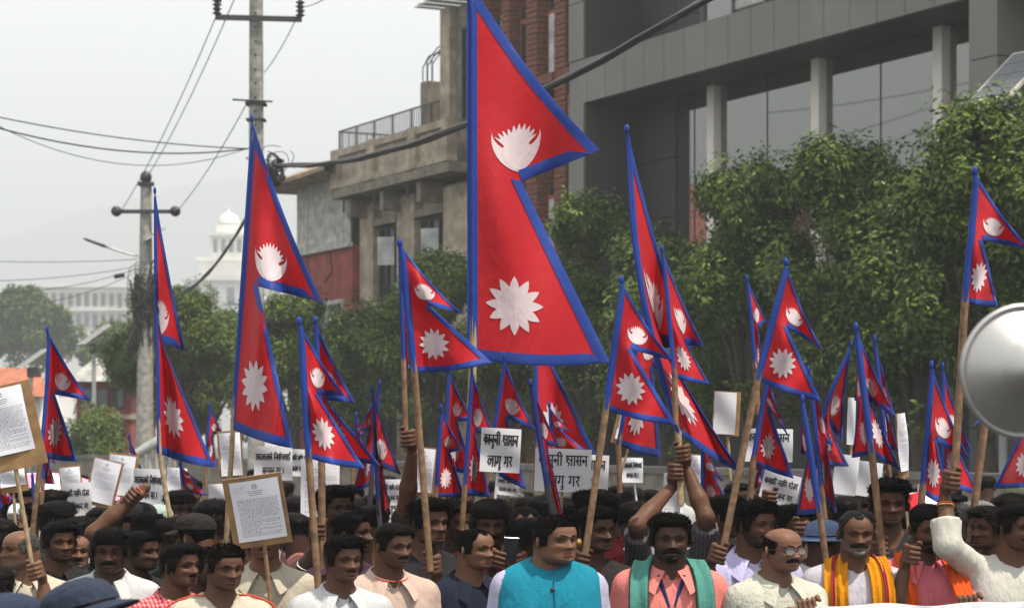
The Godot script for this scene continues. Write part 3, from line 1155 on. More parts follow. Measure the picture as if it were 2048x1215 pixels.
func tree(label: String, px: float, d: float, top: float, width: float, bottom: float, seed_: int, dense := 1.0, scale := 1.0) -> void:
	var q := RandomNumberGenerator.new()
	q.seed = seed_
	var foot := P(px, 880, d) * Vector3(1, 0, 1)
	var height := P(px, top, d).y
	var low := P(px, bottom, d).y
	var rx := width / LENS * d / 2
	var rz := minf(rx, 1.9)
	var t := thing("street_tree", label, "tree", foot, "leafy trees along the compound wall")
	# blobs that make the crown's uneven outline
	var blobs := []
	var n := int(18 + rx * 9)
	for i in n:
		var r := q.randf_range(0.34, 0.8) * (0.75 + 0.1 * rx)
		var x := q.randf_range(-1, 1)
		var dome := sqrt(maxf(0.0, 1.0 - x * x * 0.8))
		var y := q.randf()
		y = low + r * 0.7 + (height * (0.42 + 0.58 * dome) - low - r * 1.5) * sqrt(y)
		blobs.append([Vector3(x * (rx - r * 0.5), y, q.randf_range(-1, 1) * rz * 0.6), r])
	for i in 3:
		var r := q.randf_range(0.45, 0.7)
		blobs.append([Vector3(q.randf_range(-0.35, 0.35) * rx, height - r * 0.95, q.randf_range(-0.3, 0.6)), r])
	var g := Geo.new()
	var fork := low + (height - low) * 0.15
	g.tube([Vector3.ZERO, Vector3(0.05, fork * 0.5, 0.02), Vector3(-0.04, fork, 0)], [0.2, 0.15, 0.12], 9)
	put("trunk", g.mesh(), M.bark, t)
	g = Geo.new()
	for i in range(0, blobs.size(), 2):
		var b: Vector3 = blobs[i][0]
		var a := Vector3(-0.04, fork - 0.2, 0)
		g.tube([a, a.lerp(b, 0.5) + Vector3(0, 0.25, 0), b + Vector3(0, 0.1, 0)], [0.07, 0.045, 0.015], 5)
	put("limb", g.mesh(), M.bark, t)
	var total := 0.0
	for b in blobs:
		total += b[1] * b[1]
	var per := int(300 * dense)
	for k in 4:
		var xf := []
		for b in blobs:
			var c: Vector3 = b[0]
			var r: float = b[1]
			for i in int(per * r * r * 1.55):
				var dir := Vector3(q.randfn(), q.randfn(), q.randfn()).normalized()
				var rr := r * pow(q.randf(), 0.34) * (0.92 + 0.3 * fine_noise.get_noise_3dv((c + dir * r) * 40.0))
				if q.randf() < 0.09 and dir.y > -0.2:
					rr = r * q.randf_range(1.05, 1.5)
				var p := c + dir * rr * Vector3(1.05, 0.9, 1.0)
				if p.y < low * 0.9 or rough_noise.get_noise_3dv((p + foot) * 6.5) < -0.1 - 0.12 * (p.y - height + 1.2):
					continue
				var look := (dir + Vector3(q.randf_range(-0.7, 0.7), q.randf_range(0.0, 0.9), q.randf_range(-0.7, 0.7))).normalized()
				var s := scale * q.randf_range(0.75, 1.22)
				var up := look
				var x := up.cross(Vector3(q.randfn(), q.randfn(), q.randfn())).normalized()
				xf.append(Transform3D(Basis(x, up, x.cross(up)) * s, p))
		var mm := MultiMesh.new()
		mm.transform_format = MultiMesh.TRANSFORM_3D
		mm.use_colors = true
		mm.mesh = sprigs[k]
		mm.instance_count = xf.size()
		for i in xf.size():
			mm.set_instance_transform(i, xf[i])
			var v := 0.75 + 0.5 * (0.5 + fine_noise.get_noise_3dv(xf[i].origin * 14.0 + foot * 9.0)) + q.randf_range(-0.12, 0.12)
			mm.set_instance_color(i, Color(v * 1.05, v, v * 0.9))
		var o := MultiMeshInstance3D.new()
		o.name = "crown"
		o.multimesh = mm
		o.material_override = M.leaf
		o.set_meta("kind", "stuff")
		t.add_child(o, true)


func trees() -> void:
	make_sprigs()
	tree("bushy tree at the left partly hiding the shorter utility pole", 345, 62, 572, 250, 860, 101)
	tree("low bushy tree between the shorter pole and the tall left flag", 420, 64, 620, 210, 900, 102)
	tree("dense tree right of the tall left flag, below the red wall", 590, 58, 588, 220, 900, 103)
	tree("dense low tree under the concrete house windows", 730, 56, 615, 230, 910, 104)
	tree("tall dark tree just left of the biggest flag", 870, 52, 505, 210, 900, 105)
	tree("dark tree behind the lower part of the biggest flag", 1010, 49, 560, 250, 930, 106)
	tree("tree right of the biggest flag in front of the grey post", 1185, 45, 402, 250, 930, 107)
	tree("tree behind the long drooping flag in front of the dark recess", 1330, 42, 470, 230, 930, 108)
	tree("tree with a pointed top below the first window column", 1500, 39.5, 325, 270, 930, 109)
	tree("broad tree in front of the middle windows", 1690, 37, 285, 290, 940, 110)
	tree("broad tree below the last window column", 1840, 34.5, 330, 240, 940, 111)
	tree("tallest tree at the right edge under the solar panel", 1975, 32, 205, 300, 940, 112)
	tree("tree leaving the frame at the right behind the loudspeaker", 2130, 31, 300, 300, 940, 113)
	# soft trees far to the left
	tree("hazy round tree in front of the white palace at the left", 60, 190, 582, 220, 860, 120, 0.3, 4.2)
	tree("hazy low tree behind the solar lamp", 235, 185, 655, 170, 860, 121, 0.3, 4.2)
	tree("hazy tree at the far left edge behind the orange roof", -60, 190, 600, 200, 860, 122, 0.3, 4.2)
	tree("hazy tree between the shorter pole and the domed tower", 480, 170, 640, 200, 860, 123, 0.3, 4.2)
	tree("small pale green shrub by the red pavilion", 185, 68, 820, 80, 930, 124, 0.8, 1.0)
	# across the street, seen only in the office glass
	for k in 6:
		far_tree(k)


func far_tree(k: int) -> void:
	var t := thing("street_tree", ["first tree across the street mirrored in the glass", "second tree across the street mirrored in the glass", "third tree across the street mirrored in the glass", "fourth tree across the street mirrored in the glass", "fifth tree across the street mirrored in the glass", "sixth tree across the street mirrored in the glass"][k], "tree", Vector3(-58 + k * 3.5, 0, -50 - k * 10.0), "trees across the street")
	var g := Geo.new()
	g.tube([Vector3.ZERO, Vector3(0.1, 3, 0)], [0.25, 0.15], 8)
	put("trunk", g.mesh(), M.bark, t)
	var xf := []
	for i in 1500:
		var dir := Vector3(rng.randfn(), rng.randfn(), rng.randfn()).normalized()
		xf.append(Transform3D(Basis.from_euler(dir * 3.0) * rng.randf_range(3.0, 4.5), Vector3(0, 5.2 + 0.5 * (k % 3), 0) + dir * Vector3(4.2, 3.4, 4.2) * pow(rng.randf(), 0.3)))
	var mm := MultiMesh.new()
	mm.transform_format = MultiMesh.TRANSFORM_3D
	mm.mesh = sprigs[k % 4]
	mm.instance_count = xf.size()
	for i in xf.size():
		mm.set_instance_transform(i, xf[i])
	var o := MultiMeshInstance3D.new()
	o.name = "crown"
	o.multimesh = mm
	o.material_override = M.leaf
	o.set_meta("kind", "stuff")
	t.add_child(o, true)


# ---------------------------------------------------------------- flags
# A cloth is laid between picture points of its corners (top and bottom of the hoist, upper tip, notch, lower tip); depth swings so that it keeps its real width, with folds.
class Cloth:
	var T: Vector2
	var B: Vector2
	var U: Vector2
	var N: Vector2
	var L: Vector2
	var d := 10.0
	var swing := 0.0
	var amp := 0.02
	var phase := 0.0
	var bow := 0.0
	var sn := 0.3
	var aspect := 0.6
	var eye := 2.0

	func spot(cx: float, cy: float) -> Vector3:
		var hn := T.lerp(B, 0.5)
		var q: Vector2
		if cy >= 0.5:
			var w := (cy - 0.5) * 2.0
			var s := cx / maxf(1.0 - w, 0.001)
			var r: Vector2
			if s < sn:
				r = hn.lerp(N, s / sn)
			else:
				r = N.lerp(U, (s - sn) / (1.0 - sn))
			q = r.lerp(T, w)
			# the long edge sags a little
			q += (B - T).normalized() * (U - T).length() * 0.05 * sin(PI * w) * s
		else:
			var w := cy * 2.0
			var s := cx / lerpf(1.0, sn, w)
			q = B.lerp(L, s).lerp(hn.lerp(N, s), w)
			q += (B - T).normalized() * (L - B).length() * 0.035 * sin(PI * clampf(s, 0.0, 1.0)) * (1.0 - w)
		var across := Vector2((B - T).y, -(B - T).x).normalized()
		q += across * bow * sin(PI * cy)
		var k := cx * (1.2 - 0.2 * cx)
		var z := swing * k + amp * (1.5 * sin(cx * 6.3 + cy * 4.0 + phase) * minf(cx * 3.0, 1.0) + 0.6 * sin(cx * 11.0 - cy * 7.0 + phase * 2.3) * minf(cx * 3.0, 1.0) + 0.3 * sin(cy * 13.0 + cx * 9.0 + phase * 1.7) * minf(cx * 4.0, 1.0))
		var dd := d + z
		return Vector3((q.x - 1024.0) / 4500.0 * dd, eye + (880.0 - q.y) / 4500.0 * dd, -dd)

	func normal(cx: float, cy: float) -> Vector3:
		var e := 0.012
		var y0 := cy - e
		var y1 := cy + e
		if cy >= 0.5 and y0 < 0.5:
			y0 = cy
		if cy < 0.5 and y1 >= 0.5:
			y1 = cy
		var a := spot(cx + e, cy) - spot(maxf(cx - e, 0.0), cy)
		var b := spot(cx, y1) - spot(cx, y0)
		var n := a.cross(b).normalized()
		return n if n.z >= 0.0 else -n

	func lift(cx: float, cy: float, by: float) -> Vector3:
		return spot(cx, cy) + normal(cx, cy) * by


func flag_width(cy: float, sn: float) -> float:
	return (1.0 - (cy - 0.5) * 2.0) if cy >= 0.5 else lerpf(1.0, sn, cy * 2.0)


func hem(g: Geo, c: Cloth, o: Vector3, outer: Array, inner: Array, by: float, round_ := false) -> void:
	# a hem folded round an edge: a flat sleeve between an outer and an inner line given in cloth coordinates
	var n := outer.size()
	for side in [1.0, -1.0]:
		var pts := PackedVector3Array()
		for i in n:
			var a: Vector2 = outer[i]
			var b: Vector2 = inner[i]
			var nn: Vector3 = c.normal(a.x, a.y) * by * side
			var pa := c.spot(a.x, a.y)
			var pb := c.spot(b.x, b.y)
			var row := [pa + (pa - pb) * 0.04, pa.lerp(pb, 0.12) + nn, pa.lerp(pb, 0.5) + nn * 1.15, pb + nn]
			if round_:
				row = [pa + (pa - pb) * 0.08, pa.lerp(pb, 0.2) + nn * 0.85, pa.lerp(pb, 0.5) + nn * 1.2, pa.lerp(pb, 0.78) + nn * 0.8, pb + nn * 0.25]
			if side < 0.0:
				row.reverse()
			for p in row:
				pts.append(p - o)
		g.grid(pts, n, pts.size() / n)


func flag(label: String, d: float, T: Vector2, B: Vector2, U: Vector2, N: Vector2, L: Vector2, E: Vector2, opt := {}) -> void:
	var c := Cloth.new()
	c.T = T
	c.B = B
	c.U = U
	c.N = N
	c.L = L
	c.d = d
	var hn := T.lerp(B, 0.5)
	c.sn = clampf(hn.distance_to(N) / (hn.distance_to(N) + N.distance_to(U)), 0.22, 0.5)
	c.phase = float(hash(label) % 628) / 100.0
	c.bow = opt.get("bow", 0.0)
	var hoist := T.distance_to(B) * d / LENS
	c.aspect = opt.get("aspect", 0.6)
	var want := hoist * c.aspect
	var seen := (B.distance_to(L) * 0.5 + (T.lerp(B, 0.5)).distance_to(U) * 0.5) * d / LENS
	c.swing = sqrt(maxf(want * want - seen * seen, 0.0)) * 0.85 * opt.get("side", 1.0)
	c.amp = 1.6 * opt.get("amp", clampf(0.016 + 0.035 * (1.0 - seen / want), 0.016, 0.04) * clampf(hoist / 0.5, 0.7, 1.6))
	var foot := P(E.x, E.y, d)
	var t := thing("flag", label, "flag", foot, "red two pennon flags carried by the marchers")
	# field
	var g := Geo.new()
	var n := 26
	var rows := 17
	for part in 2:
		var pts := PackedVector3Array()
		for j in rows:
			for i in n:
				var s := float(i) / (n - 1)
				var cy := lerpf(0.992, 0.5, float(j) / (rows - 1)) if part == 0 else lerpf(0.499999, 0.0, float(j) / (rows - 1))
				pts.append(c.spot(s * flag_width(cy, c.sn) * 0.985, cy) - foot)
		g.grid(pts, rows, n)
	put("red_field", g.mesh(), M.flag_red, t)
	# border
	var th := 0.003
	var bw := 0.074
	g = Geo.new()
	var outer := []
	var inner := []
	for i in 25:
		var cy := lerpf(0.995, 0.0, i / 24.0)
		outer.append(Vector2(0.0, cy))
		inner.append(Vector2(minf(bw * 0.95, flag_width(cy, c.sn)), cy))
	var r: float = opt.get("r", 0.0135)
	hem(g, c, foot, outer, inner, th, true)
	var sleeve := []
	for i in 13:
		var py := 0.985 * (1.0 - i / 12.0)
		sleeve.append(c.spot(minf(bw * 0.475, flag_width(py, c.sn) * 0.5), py) - foot)
	g.tube(sleeve, [r * 0.5, r * 0.66, r * 0.74, r * 0.78], 9, false)
	for e in 4:
		outer = []
		inner = []
		for i in 17:
			var s := i / 16.0
			match e:
				0:
					var cy := lerpf(0.99, 0.5, s)
					outer.append(Vector2(flag_width(cy, c.sn), cy))
					inner.append(Vector2(maxf(flag_width(cy, c.sn) - bw * 1.05, 0.0), maxf(cy - 0.035 * s * 0.0, 0.5)))
				1:
					var x := lerpf(1.0, c.sn, s)
					outer.append(Vector2(x, 0.5))
					inner.append(Vector2(x - (bw * 0.9 if x > 0.4 else bw * 0.3), 0.5 + bw * c.aspect * minf(1.0, (1.0 - x) * 6.0)))
				2:
					var cy := lerpf(0.4999, 0.0, s)
					outer.append(Vector2(flag_width(cy, c.sn), cy))
					inner.append(Vector2(flag_width(cy, c.sn) - bw * 1.05, maxf(cy, 0.0)))
				3:
					var x := lerpf(0.0, 1.0, s)
					outer.append(Vector2(x, 0.0))
					inner.append(Vector2(minf(x, 0.93), bw * c.aspect * minf(1.0, (1.0 - x) * 7.0)))
		hem(g, c, foot, outer, inner, th * (1.0 + 0.15 * e))
	put("blue_border", g.mesh(), M.flag_navy if opt.has("navy") else M.flag_blue, t)
	# emblems on both faces
	var sun := func(a: float) -> float:
		return 1.0 - 0.36 * absf(fmod(a / TAU * 12.0 + 12.5, 1.0) * 2.0 - 1.0)
	var burst := func(a: float) -> float:
		var deg := rad_to_deg(wrapf(a, -PI / 2, 1.5 * PI))
		if absf(deg - 90.0) > 62.0:
			return 0.56
		return 1.02 - 0.26 * absf(fmod((deg + 360.0) / 13.8 + 0.4, 1.0) * 2.0 - 1.0)
	var m0 := Vector2(0.36, 0.5 + 0.25 * c.aspect)
	var rm := 0.188 if c.aspect < 0.5 else 0.165
	for which in ["moon", "sun"]:
		g = Geo.new()
		for side in [1.0, -1.0]:
			if which == "moon":
				# the crescent, then its rays a hair in front of it
				var pts := PackedVector3Array()
				var na := 49
				for j in 4:
					for i in na:
						var u := float(i) / (na - 1) * 2.0 - 1.0
						var a := -PI / 2 + u * deg_to_rad(106.0)
						var inner_r := lerpf(0.3, 1.0, pow(smoothstep(0.25, 1.0, absf(u)), 1.3))
						var q := m0 + Vector2(cos(a), sin(a) * c.aspect) * rm * lerpf(inner_r, 1.0, j / 3.0)
						pts.append(c.lift(q.x, q.y, 0.003 * side) - foot)
				g.grid(pts, 4, na)
				disc(g, c, foot, m0 - Vector2(0, 0.38 * rm * c.aspect), rm, burst, 135, 0.0042 * side)
			else:
				disc(g, c, foot, Vector2(0.33, (0.4 if c.aspect < 0.5 else 0.35) * c.aspect), 0.205, sun, 96, 0.003 * side)
		put(which, g.mesh(), M.flag_white, t)
	# pole
	g = Geo.new()
	var top := P(T.x, T.y - 3.0, d)
	var path := []
	for i in 7:
		var py := 0.97 * (1.0 - i / 6.0)
		path.append(c.spot(minf(bw * 0.475, flag_width(py, c.sn) * 0.5), py) - foot)
	path.append(Vector3.ZERO)
	g.tube(path, [r * 0.4, r * 0.5, r * 0.58, r * 0.62, r * 0.64, r * 0.68, r], 4 if opt.has("square") else 7, true, PI / 4)
	put("pole", g.mesh(), opt.get("wood", M.wood), t)
	# a knot of hem cloth tied over the top
	g = Geo.new()
	g.ball(top - foot, Vector3(r * 0.62, 0.02, r * 0.62), Basis(), 6, 8)
	put("knot", g.mesh(), M.flag_navy if opt.has("navy") else M.flag_blue, t)


func disc(g: Geo, c: Cloth, o: Vector3, at: Vector2, r: float, f: Callable, na: int, by: float) -> void:
	var pts := PackedVector3Array()
	for j in 5:
		for i in na:
			var a := TAU * i / na
			var q := at + Vector2(cos(a), sin(a) * c.aspect) * (r * float(f.call(a)) * j / 4.0)
			pts.append(c.lift(clampf(q.x, 0.0, 1.0), clampf(q.y, 0.0, 1.0), by) - o)
	g.grid(pts, 5, na, true)


func V(x: float, y: float) -> Vector2:
	return Vector2(x, y)


func flags() -> void:
	var sq := {square = true, r = 0.02}
	flag("biggest flag, hoisted highest in the middle of the crowd", 12.0, V(935, -42), V(936, 716), V(1199, 300), V(1042, 362), V(1219, 724), V(934, 985), {r = 0.022, wood = M.pale_wood, amp = 0.03, aspect = 0.385})
	flag("tall narrow flag in front of the main utility pole", 11.0, V(503, 240), V(461, 856), V(645, 604), V(516, 572), V(585, 896), V(451, 1092), {wood = M.pale_wood, amp = 0.04, side = -1.0, aspect = 0.42})
	flag("slender flag rising in front of the shorter utility pole", 12.0, V(309, 384), V(314, 905), V(370, 701), V(322, 684), V(428, 934), V(341, 1045), {amp = 0.045, wood = M.pale_wood, aspect = 0.42})
	flag("flag at the left with the lamp post showing through its notch", 11.0, V(94, 662), V(78, 912), V(179, 801), V(106, 788), V(153, 922), V(62, 1085), {bow = 3.0})
	flag("front flag of the overlapping pair left of centre", 9.5, V(598, 645), V(613, 914), V(690, 791), V(634, 789), V(729, 936), V(641, 1240), sq)
	flag("rear flag of the overlapping pair left of centre, with its blue tip drooping", 10.1, V(630, 643), V(638, 900), V(711, 804), V(650, 800), V(760, 930), V(645, 1172), {r = 0.017})
	flag("thin flag folded on itself just behind the notched flag beside the biggest one", 10.6, V(799, 500), V(807, 735), V(826, 640), V(812, 640), V(818, 738), V(812, 905), {amp = 0.03})
	flag("flag beside the biggest one on a long square brown pole", 9.7, V(799, 488), V(823, 744), V(925, 627), V(857, 610), V(984, 725), V(861, 1142), sq)
	flag("flag with a dark blue hoist beside the raised fist", 10.8, V(744, 781), V(757, 1030), V(802, 948), V(764, 935), V(781, 1028), V(762, 1075), {navy = true, wood = M.black_wood})
	flag("flag streaming left behind the raised fist", 11.6, V(759, 770), V(744, 968), V(716, 862), V(738, 860), V(705, 985), V(738, 1015), {amp = 0.03, wood = M.black_wood})
	flag("flag behind the small leaning one, left of the black lettered sign", 11.2, V(896, 742), V(888, 935), V(948, 840), V(914, 842), V(948, 948), V(884, 1010), {amp = 0.025})
	flag("small leaning flag with its sun low, left of the black lettered sign", 10.6, V(882, 818), V(869, 992), V(925, 898), V(900, 905), V(928, 990), V(864, 1050), {amp = 0.025})
	flag("flag with moon and sun one above the other just left of the black lettered sign", 10.4, V(943, 735), V(927, 985), V(986, 865), V(950, 866), V(980, 994), V(923, 1060), {amp = 0.025})
	flag("flag under the lower edge of the biggest flag, above the black lettered sign", 11.4, V(1008, 715), V(974, 935), V(1072, 860), V(1014, 836), V(1052, 978), V(964, 1010), {amp = 0.025})
	flag("flag on a black pole drooping in front of the second lettered sign", 9.9, V(1061, 769), V(1096, 985), V(1118, 892), V(1094, 890), V(1131, 1058), V(1113, 1040), {navy = true, wood = M.black_wood, r = 0.018, amp = 0.02})
	flag("large blurred flag behind the second lettered sign", 13.2, V(1066, 500), V(1070, 916), V(1126, 716), V(1094, 706), V(1193, 912), V(1070, 985), {r = 0.018, amp = 0.03, aspect = 0.45})
	flag("small pink looking flag half hidden behind the black pole flag", 12.6, V(1098, 812), V(1104, 902), V(1140, 862), V(1118, 858), V(1168, 898), V(1105, 960), {})
	flag("flag just right of the biggest one on a thick brown pole", 9.7, V(1243, 562), V(1207, 817), V(1349, 722), V(1262, 698), V(1353, 850), V(1166, 1140), sq)
	flag("flag glimpsed behind the thick brown pole flag, its blue hem lowest", 11.0, V(1288, 596), V(1234, 888), V(1336, 752), V(1306, 730), V(1321, 914), V(1240, 985), {amp = 0.025})
	flag("long furled flag drooping from the pole held up by two hands", 10.2, V(1254, 260), V(1352, 862), V(1407, 692), V(1352, 690), V(1486, 948), V(1362, 1010), {wood = M.pale_wood, square = true, r = 0.02, amp = 0.05, bow = -24.0, aspect = 0.45})
	flag("small bright flag lying against the long furled one", 10.0, V(1324, 500), V(1347, 754), V(1408, 692), V(1372, 690), V(1420, 768), V(1352, 850), {amp = 0.02})
	flag("dull flag behind the hands, right of the long furled one", 10.9, V(1404, 880), V(1404, 1000), V(1446, 962), V(1428, 950), V(1462, 1018), V(1402, 1060), {amp = 0.02})
	flag("thin flag half hidden behind the tilted flag right of centre", 10.7, V(1494, 560), V(1511, 742), V(1534, 642), V(1516, 655), V(1526, 748), V(1517, 830), {amp = 0.02})
	flag("flag tilted to the right with a wide open notch against the dark tree", 9.8, V(1572, 527), V(1511, 758), V(1646, 699), V(1574, 654), V(1642, 801), V(1444, 1110), sq)
	flag("flag hanging below the tilted flag, its sun near the left edge", 10.5, V(1535, 750), V(1503, 924), V(1577, 872), V(1537, 812), V(1588, 956), V(1497, 1045), {r = 0.016})
	flag("very small flag with a bright sun over the tilted lettered sign", 11.6, V(1532, 905), V(1524, 972), V(1508, 940), V(1518, 938), V(1504, 974), V(1528, 1010), {})
	flag("flag folded to the left above the blue cap", 9.8, V(1605, 800), V(1641, 1024), V(1601, 905), V(1616, 912), V(1594, 1028), V(1662, 1185), {square = true, r = 0.018, amp = 0.02})
	flag("flag behind the one folded to the left, trailing down on its right", 10.4, V(1618, 742), V(1644, 985), V(1666, 892), V(1654, 884), V(1673, 1025), V(1652, 1050), {amp = 0.025})
	flag("backward blown flag with its blue hoist on the right edge", 10.6, V(1703, 690), V(1622, 925), V(1694, 888), V(1666, 850), V(1698, 932), V(1618, 1010), {bow = -9.0, amp = 0.025})
	flag("upright flag on a thin pole, left of the paper seen edge on", 9.9, V(1712, 656), V(1742, 905), V(1793, 834), V(1738, 800), V(1800, 938), V(1766, 1112), sq)
	flag("red cloth spreading left of the upright flag's pole", 10.3, V(1717, 690), V(1744, 905), V(1706, 800), V(1714, 806), V(1705, 915), V(1758, 1040), {amp = 0.02, bow = 4.0})
	flag("flag tucked behind the upright one, its sun beside the paper seen edge on", 10.6, V(1750, 680), V(1771, 890), V(1792, 838), V(1770, 812), V(1797, 902), V(1790, 1040), {amp = 0.025})
	flag("flag with its moon and sun close to the hoist, left of the loudspeaker", 10.0, V(1864, 732), V(1843, 984), V(1942, 922), V(1873, 882), V(1902, 1016), V(1831, 1130), {r = 0.017})
	flag("darker flag behind the one left of the loudspeaker", 10.7, V(1886, 735), V(1884, 962), V(1945, 905), V(1906, 880), V(1958, 988), V(1884, 1030), {})
	flag("highest flag at the right, above the loudspeaker", 9.6, V(1950, 344), V(1928, 604), V(2064, 500), V(1966, 480), V(1996, 612), V(1908, 985), sq)
	flag("flag hidden behind the loudspeaker with only its pole showing", 10.4, V(2002, 660), V(1972, 846), V(2060, 790), V(2010, 770), V(1950, 850), V(1940, 1085), {r = 0.018})
	flag("flag below the loudspeaker at the right edge, blown to the left", 11.0, V(2082, 770), V(2075, 968), V(2026, 868), V(2046, 860), V(1988, 976), V(2070, 1040), {amp = 0.03})
	flag("tiny distant flag under the tree beside the cardboard placard", 15.5, V(419, 812), V(411, 920), V(447, 868), V(424, 868), V(431, 932), V(408, 1000), {})
	flag("tiny distant dark flag above the white papers at the left", 15.8, V(258, 876), V(267, 940), V(276, 915), V(268, 912), V(284, 938), V(270, 1000), {navy = true})
	flag("small flag below the left flag with just its sun showing", 13.0, V(88, 880), V(84, 965), V(110, 926), V(96, 922), V(109, 968), V(82, 1010), {})
	flag("small drooping flag pointing down between the heads left of centre", 12.4, V(360, 930), V(364, 975), V(398, 962), V(380, 958), V(414, 990), V(368, 1030), {})
	flag("small flag low at the left edge behind the paper", 12.0, V(-14, 950), V(4, 1028), V(30, 1000), V(20, 1000), V(34, 1030), V(10, 1060), {})
	flag("narrow furled flag beside the leaning wooden pole at the left", 11.4, V(64, 955), V(70, 1040), V(78, 1000), V(72, 1000), V(80, 1044), V(72, 1080), {amp = 0.015})
	flag("tiny distant blue tipped flag right of the front pair", 14.0, V(712, 832), V(706, 905), V(730, 870), V(718, 868), V(736, 910), V(704, 970), {})


# ---------------------------------------------------------------- placards
var glyphs := {
	"क": "1.0|.5 1 .5 0|.5 .72 .3 .78 .12 .66 .08 .45 .2 .3 .36 .34 .5 .5|.5 .62 .72 .74 .92 .6 .9 .38 .78 .24",
	"ा": ".42|.24 1 .24 0",
	"न": ".95|.72 1 .72 0|.72 .5 .34 .5 .26 .62 .13 .56 .14 .42 .28 .38 .38 .28",
	"ु": ".0|-.42 -.1 -.2 -.08 -.12 -.2 -.22 -.36 -.42 -.34",
	"ी": ".5|.26 1 .26 0|.26 1 .22 1.26 -.02 1.36 -.28 1.26 -.36 1",
	"श": "1.16|.96 1 .96 0|.5 .92 .2 .92 .1 .76 .28 .62 .5 .72|.28 .62 .1 .46 .3 .36 .56 .2 .46 -.02|.6 .56 .96 .56",
	"स": "1.0|.8 1 .8 0|.16 .98 .36 .84 .34 .62 .12 .48 .3 .34 .5 .04|.34 .5 .8 .5",
	"ल": "1.24|1.02 1 1.02 0|1.02 .62 .8 .76 .62 .6 .6 .26|.62 .6 .4 .78 .14 .62 .12 .34 .4 .14",
	"ग": ".95|.72 1 .72 0|.3 1 .3 .42 .2 .28 .1 .38 .18 .46",
	"र": ".66|.2 1 .42 .84 .4 .62 .14 .5 .3 .36 .52 .03",
	"अ": "1.12|.95 1 .95 0|.08 .9 .3 .96 .42 .8 .24 .62 .46 .46 .36 .16 .1 .14 .04 .3|.4 .6 .95 .6",
	"द": ".8|.44 1 .44 .8 .16 .72 .08 .44 .3 .24 .5 .4 .38 .5|.44 .3 .66 0",
	"त": ".9|.72 1 .72 0|.72 .62 .4 .66 .2 .5 .2 .28 .38 .06",
	"ो": ".45|.24 1 .24 0|.24 1 -.02 1.34",
	"ि": ".45|.24 1 .24 0|.24 1 .3 1.26 .62 1.36 .9 1.22 .98 1",
	"ण": "1.02|.52 1 .52 0|.85 1 .85 0|.1 1 .1 .5 .28 .36 .52 .46",
	"य": ".95|.78 1 .78 0|.18 .96 .36 .78 .18 .58 .3 .36 .54 .32 .78 .46",
	"ई": ".78|.46 1 .46 .84 .18 .76 .2 .58 .54 .52 .52 .26 .2 .22 .34 .08 .56 -.06|.46 1 .5 1.3 .8 1.26",
	"म": "1.0|.8 1 .8 0|.26 1 .26 .42 .12 .3 .1 .44 .8 .44",
	"म्": ".62|.26 1 .26 .42 .12 .3 .1 .44 .6 .44",
	"व": ".9|.72 1 .72 0|.72 .68 .42 .76 .14 .56 .3 .28 .72 .44",
	"ब": ".9|.72 1 .72 0|.72 .68 .42 .76 .14 .56 .3 .28 .72 .44|.28 .66 .6 .38",
	"ड": ".72|.46 1 .46 .84 .18 .76 .18 .56 .54 .5 .5 .2 .22 .12 .12 .3",
	"थ": "1.02|.85 1 .85 0|.34 .96 .16 .84 .28 .68 .38 .78|.28 .68 .12 .44 .4 .24 .85 .44",
	"ज": ".95|.76 1 .76 0|.76 .6 .42 .6 .46 .32 .26 .14 .08 .32",
	"ं": ".0|-.34 1.28 -.26 1.28",
	"र्": ".0|-.3 1 -.2 1.26 .04 1.3",
	"न्": ".5|.5 .5 .34 .5 .26 .62 .13 .56 .14 .42 .28 .38 .38 .28",
	"।": ".4|.2 1 .2 0",
	" ": ".55",
}


# writes a row of letters as flat strokes standing 1 mm proud of the paper: xf maps (x right, y up) of the sheet
func write(g: Geo, xf: Transform3D, row: Array, size: Vector2, pen: float) -> void:
	var widths := 0.0
	for k in row:
		widths += glyphs[k].get_slice("|", 0).to_float()
	var sc := size.x / widths
	var x := -size.x / 2
	var head := -1.0
	for idx in row.size() + 1:
		var k: String = row[idx] if idx < row.size() else " "
		if k == " " or k == "।":
			if head > -1.0:
				stroke(g, xf, PackedVector2Array([Vector2(head, size.y), Vector2(x, size.y)]), pen * 0.9)
			head = -1.0
		elif head == -1.0:
			head = x
		if idx == row.size():
			break
		var parts: PackedStringArray = glyphs[k].split("|")
		for i in range(1, parts.size()):
			var nums := parts[i].split_floats(" ")
			var line := PackedVector2Array()
			for q in range(0, nums.size() - 1, 2):
				line.append(Vector2(x + nums[q] * sc, nums[q + 1] * size.y))
			stroke(g, xf, line, pen)
		x += parts[0].to_float() * sc


func stroke(g: Geo, xf: Transform3D, line: PackedVector2Array, pen: float) -> void:
	var fine := PackedVector2Array()
	for i in line.size() - 1:
		var cuts := maxi(1, int(ceil(line[i].distance_to(line[i + 1]) / 0.02)))
		for e in cuts:
			fine.append(line[i].lerp(line[i + 1], float(e) / cuts))
	fine.append(line[line.size() - 1])
	line = fine
	for i in line.size() - 1:
		var a := line[i]
		var b := line[i + 1]
		var dir := (b - a).normalized()
		var side := Vector2(-dir.y, dir.x) * pen / 2
		var z := 0.0002 * (i % 3)
		a -= dir * pen * 0.3
		b += dir * pen * 0.3
		g.face(xf * Vector3(a.x + side.x, a.y + side.y, z), xf * Vector3(a.x - side.x, a.y - side.y, z), xf * Vector3(b.x - side.x, b.y - side.y, z), xf * Vector3(b.x + side.x, b.y + side.y, z))


func letters(s: String) -> Array:
	var out := []
	for k in s.split(","):
		out.append(k)
	return out


var documents := []


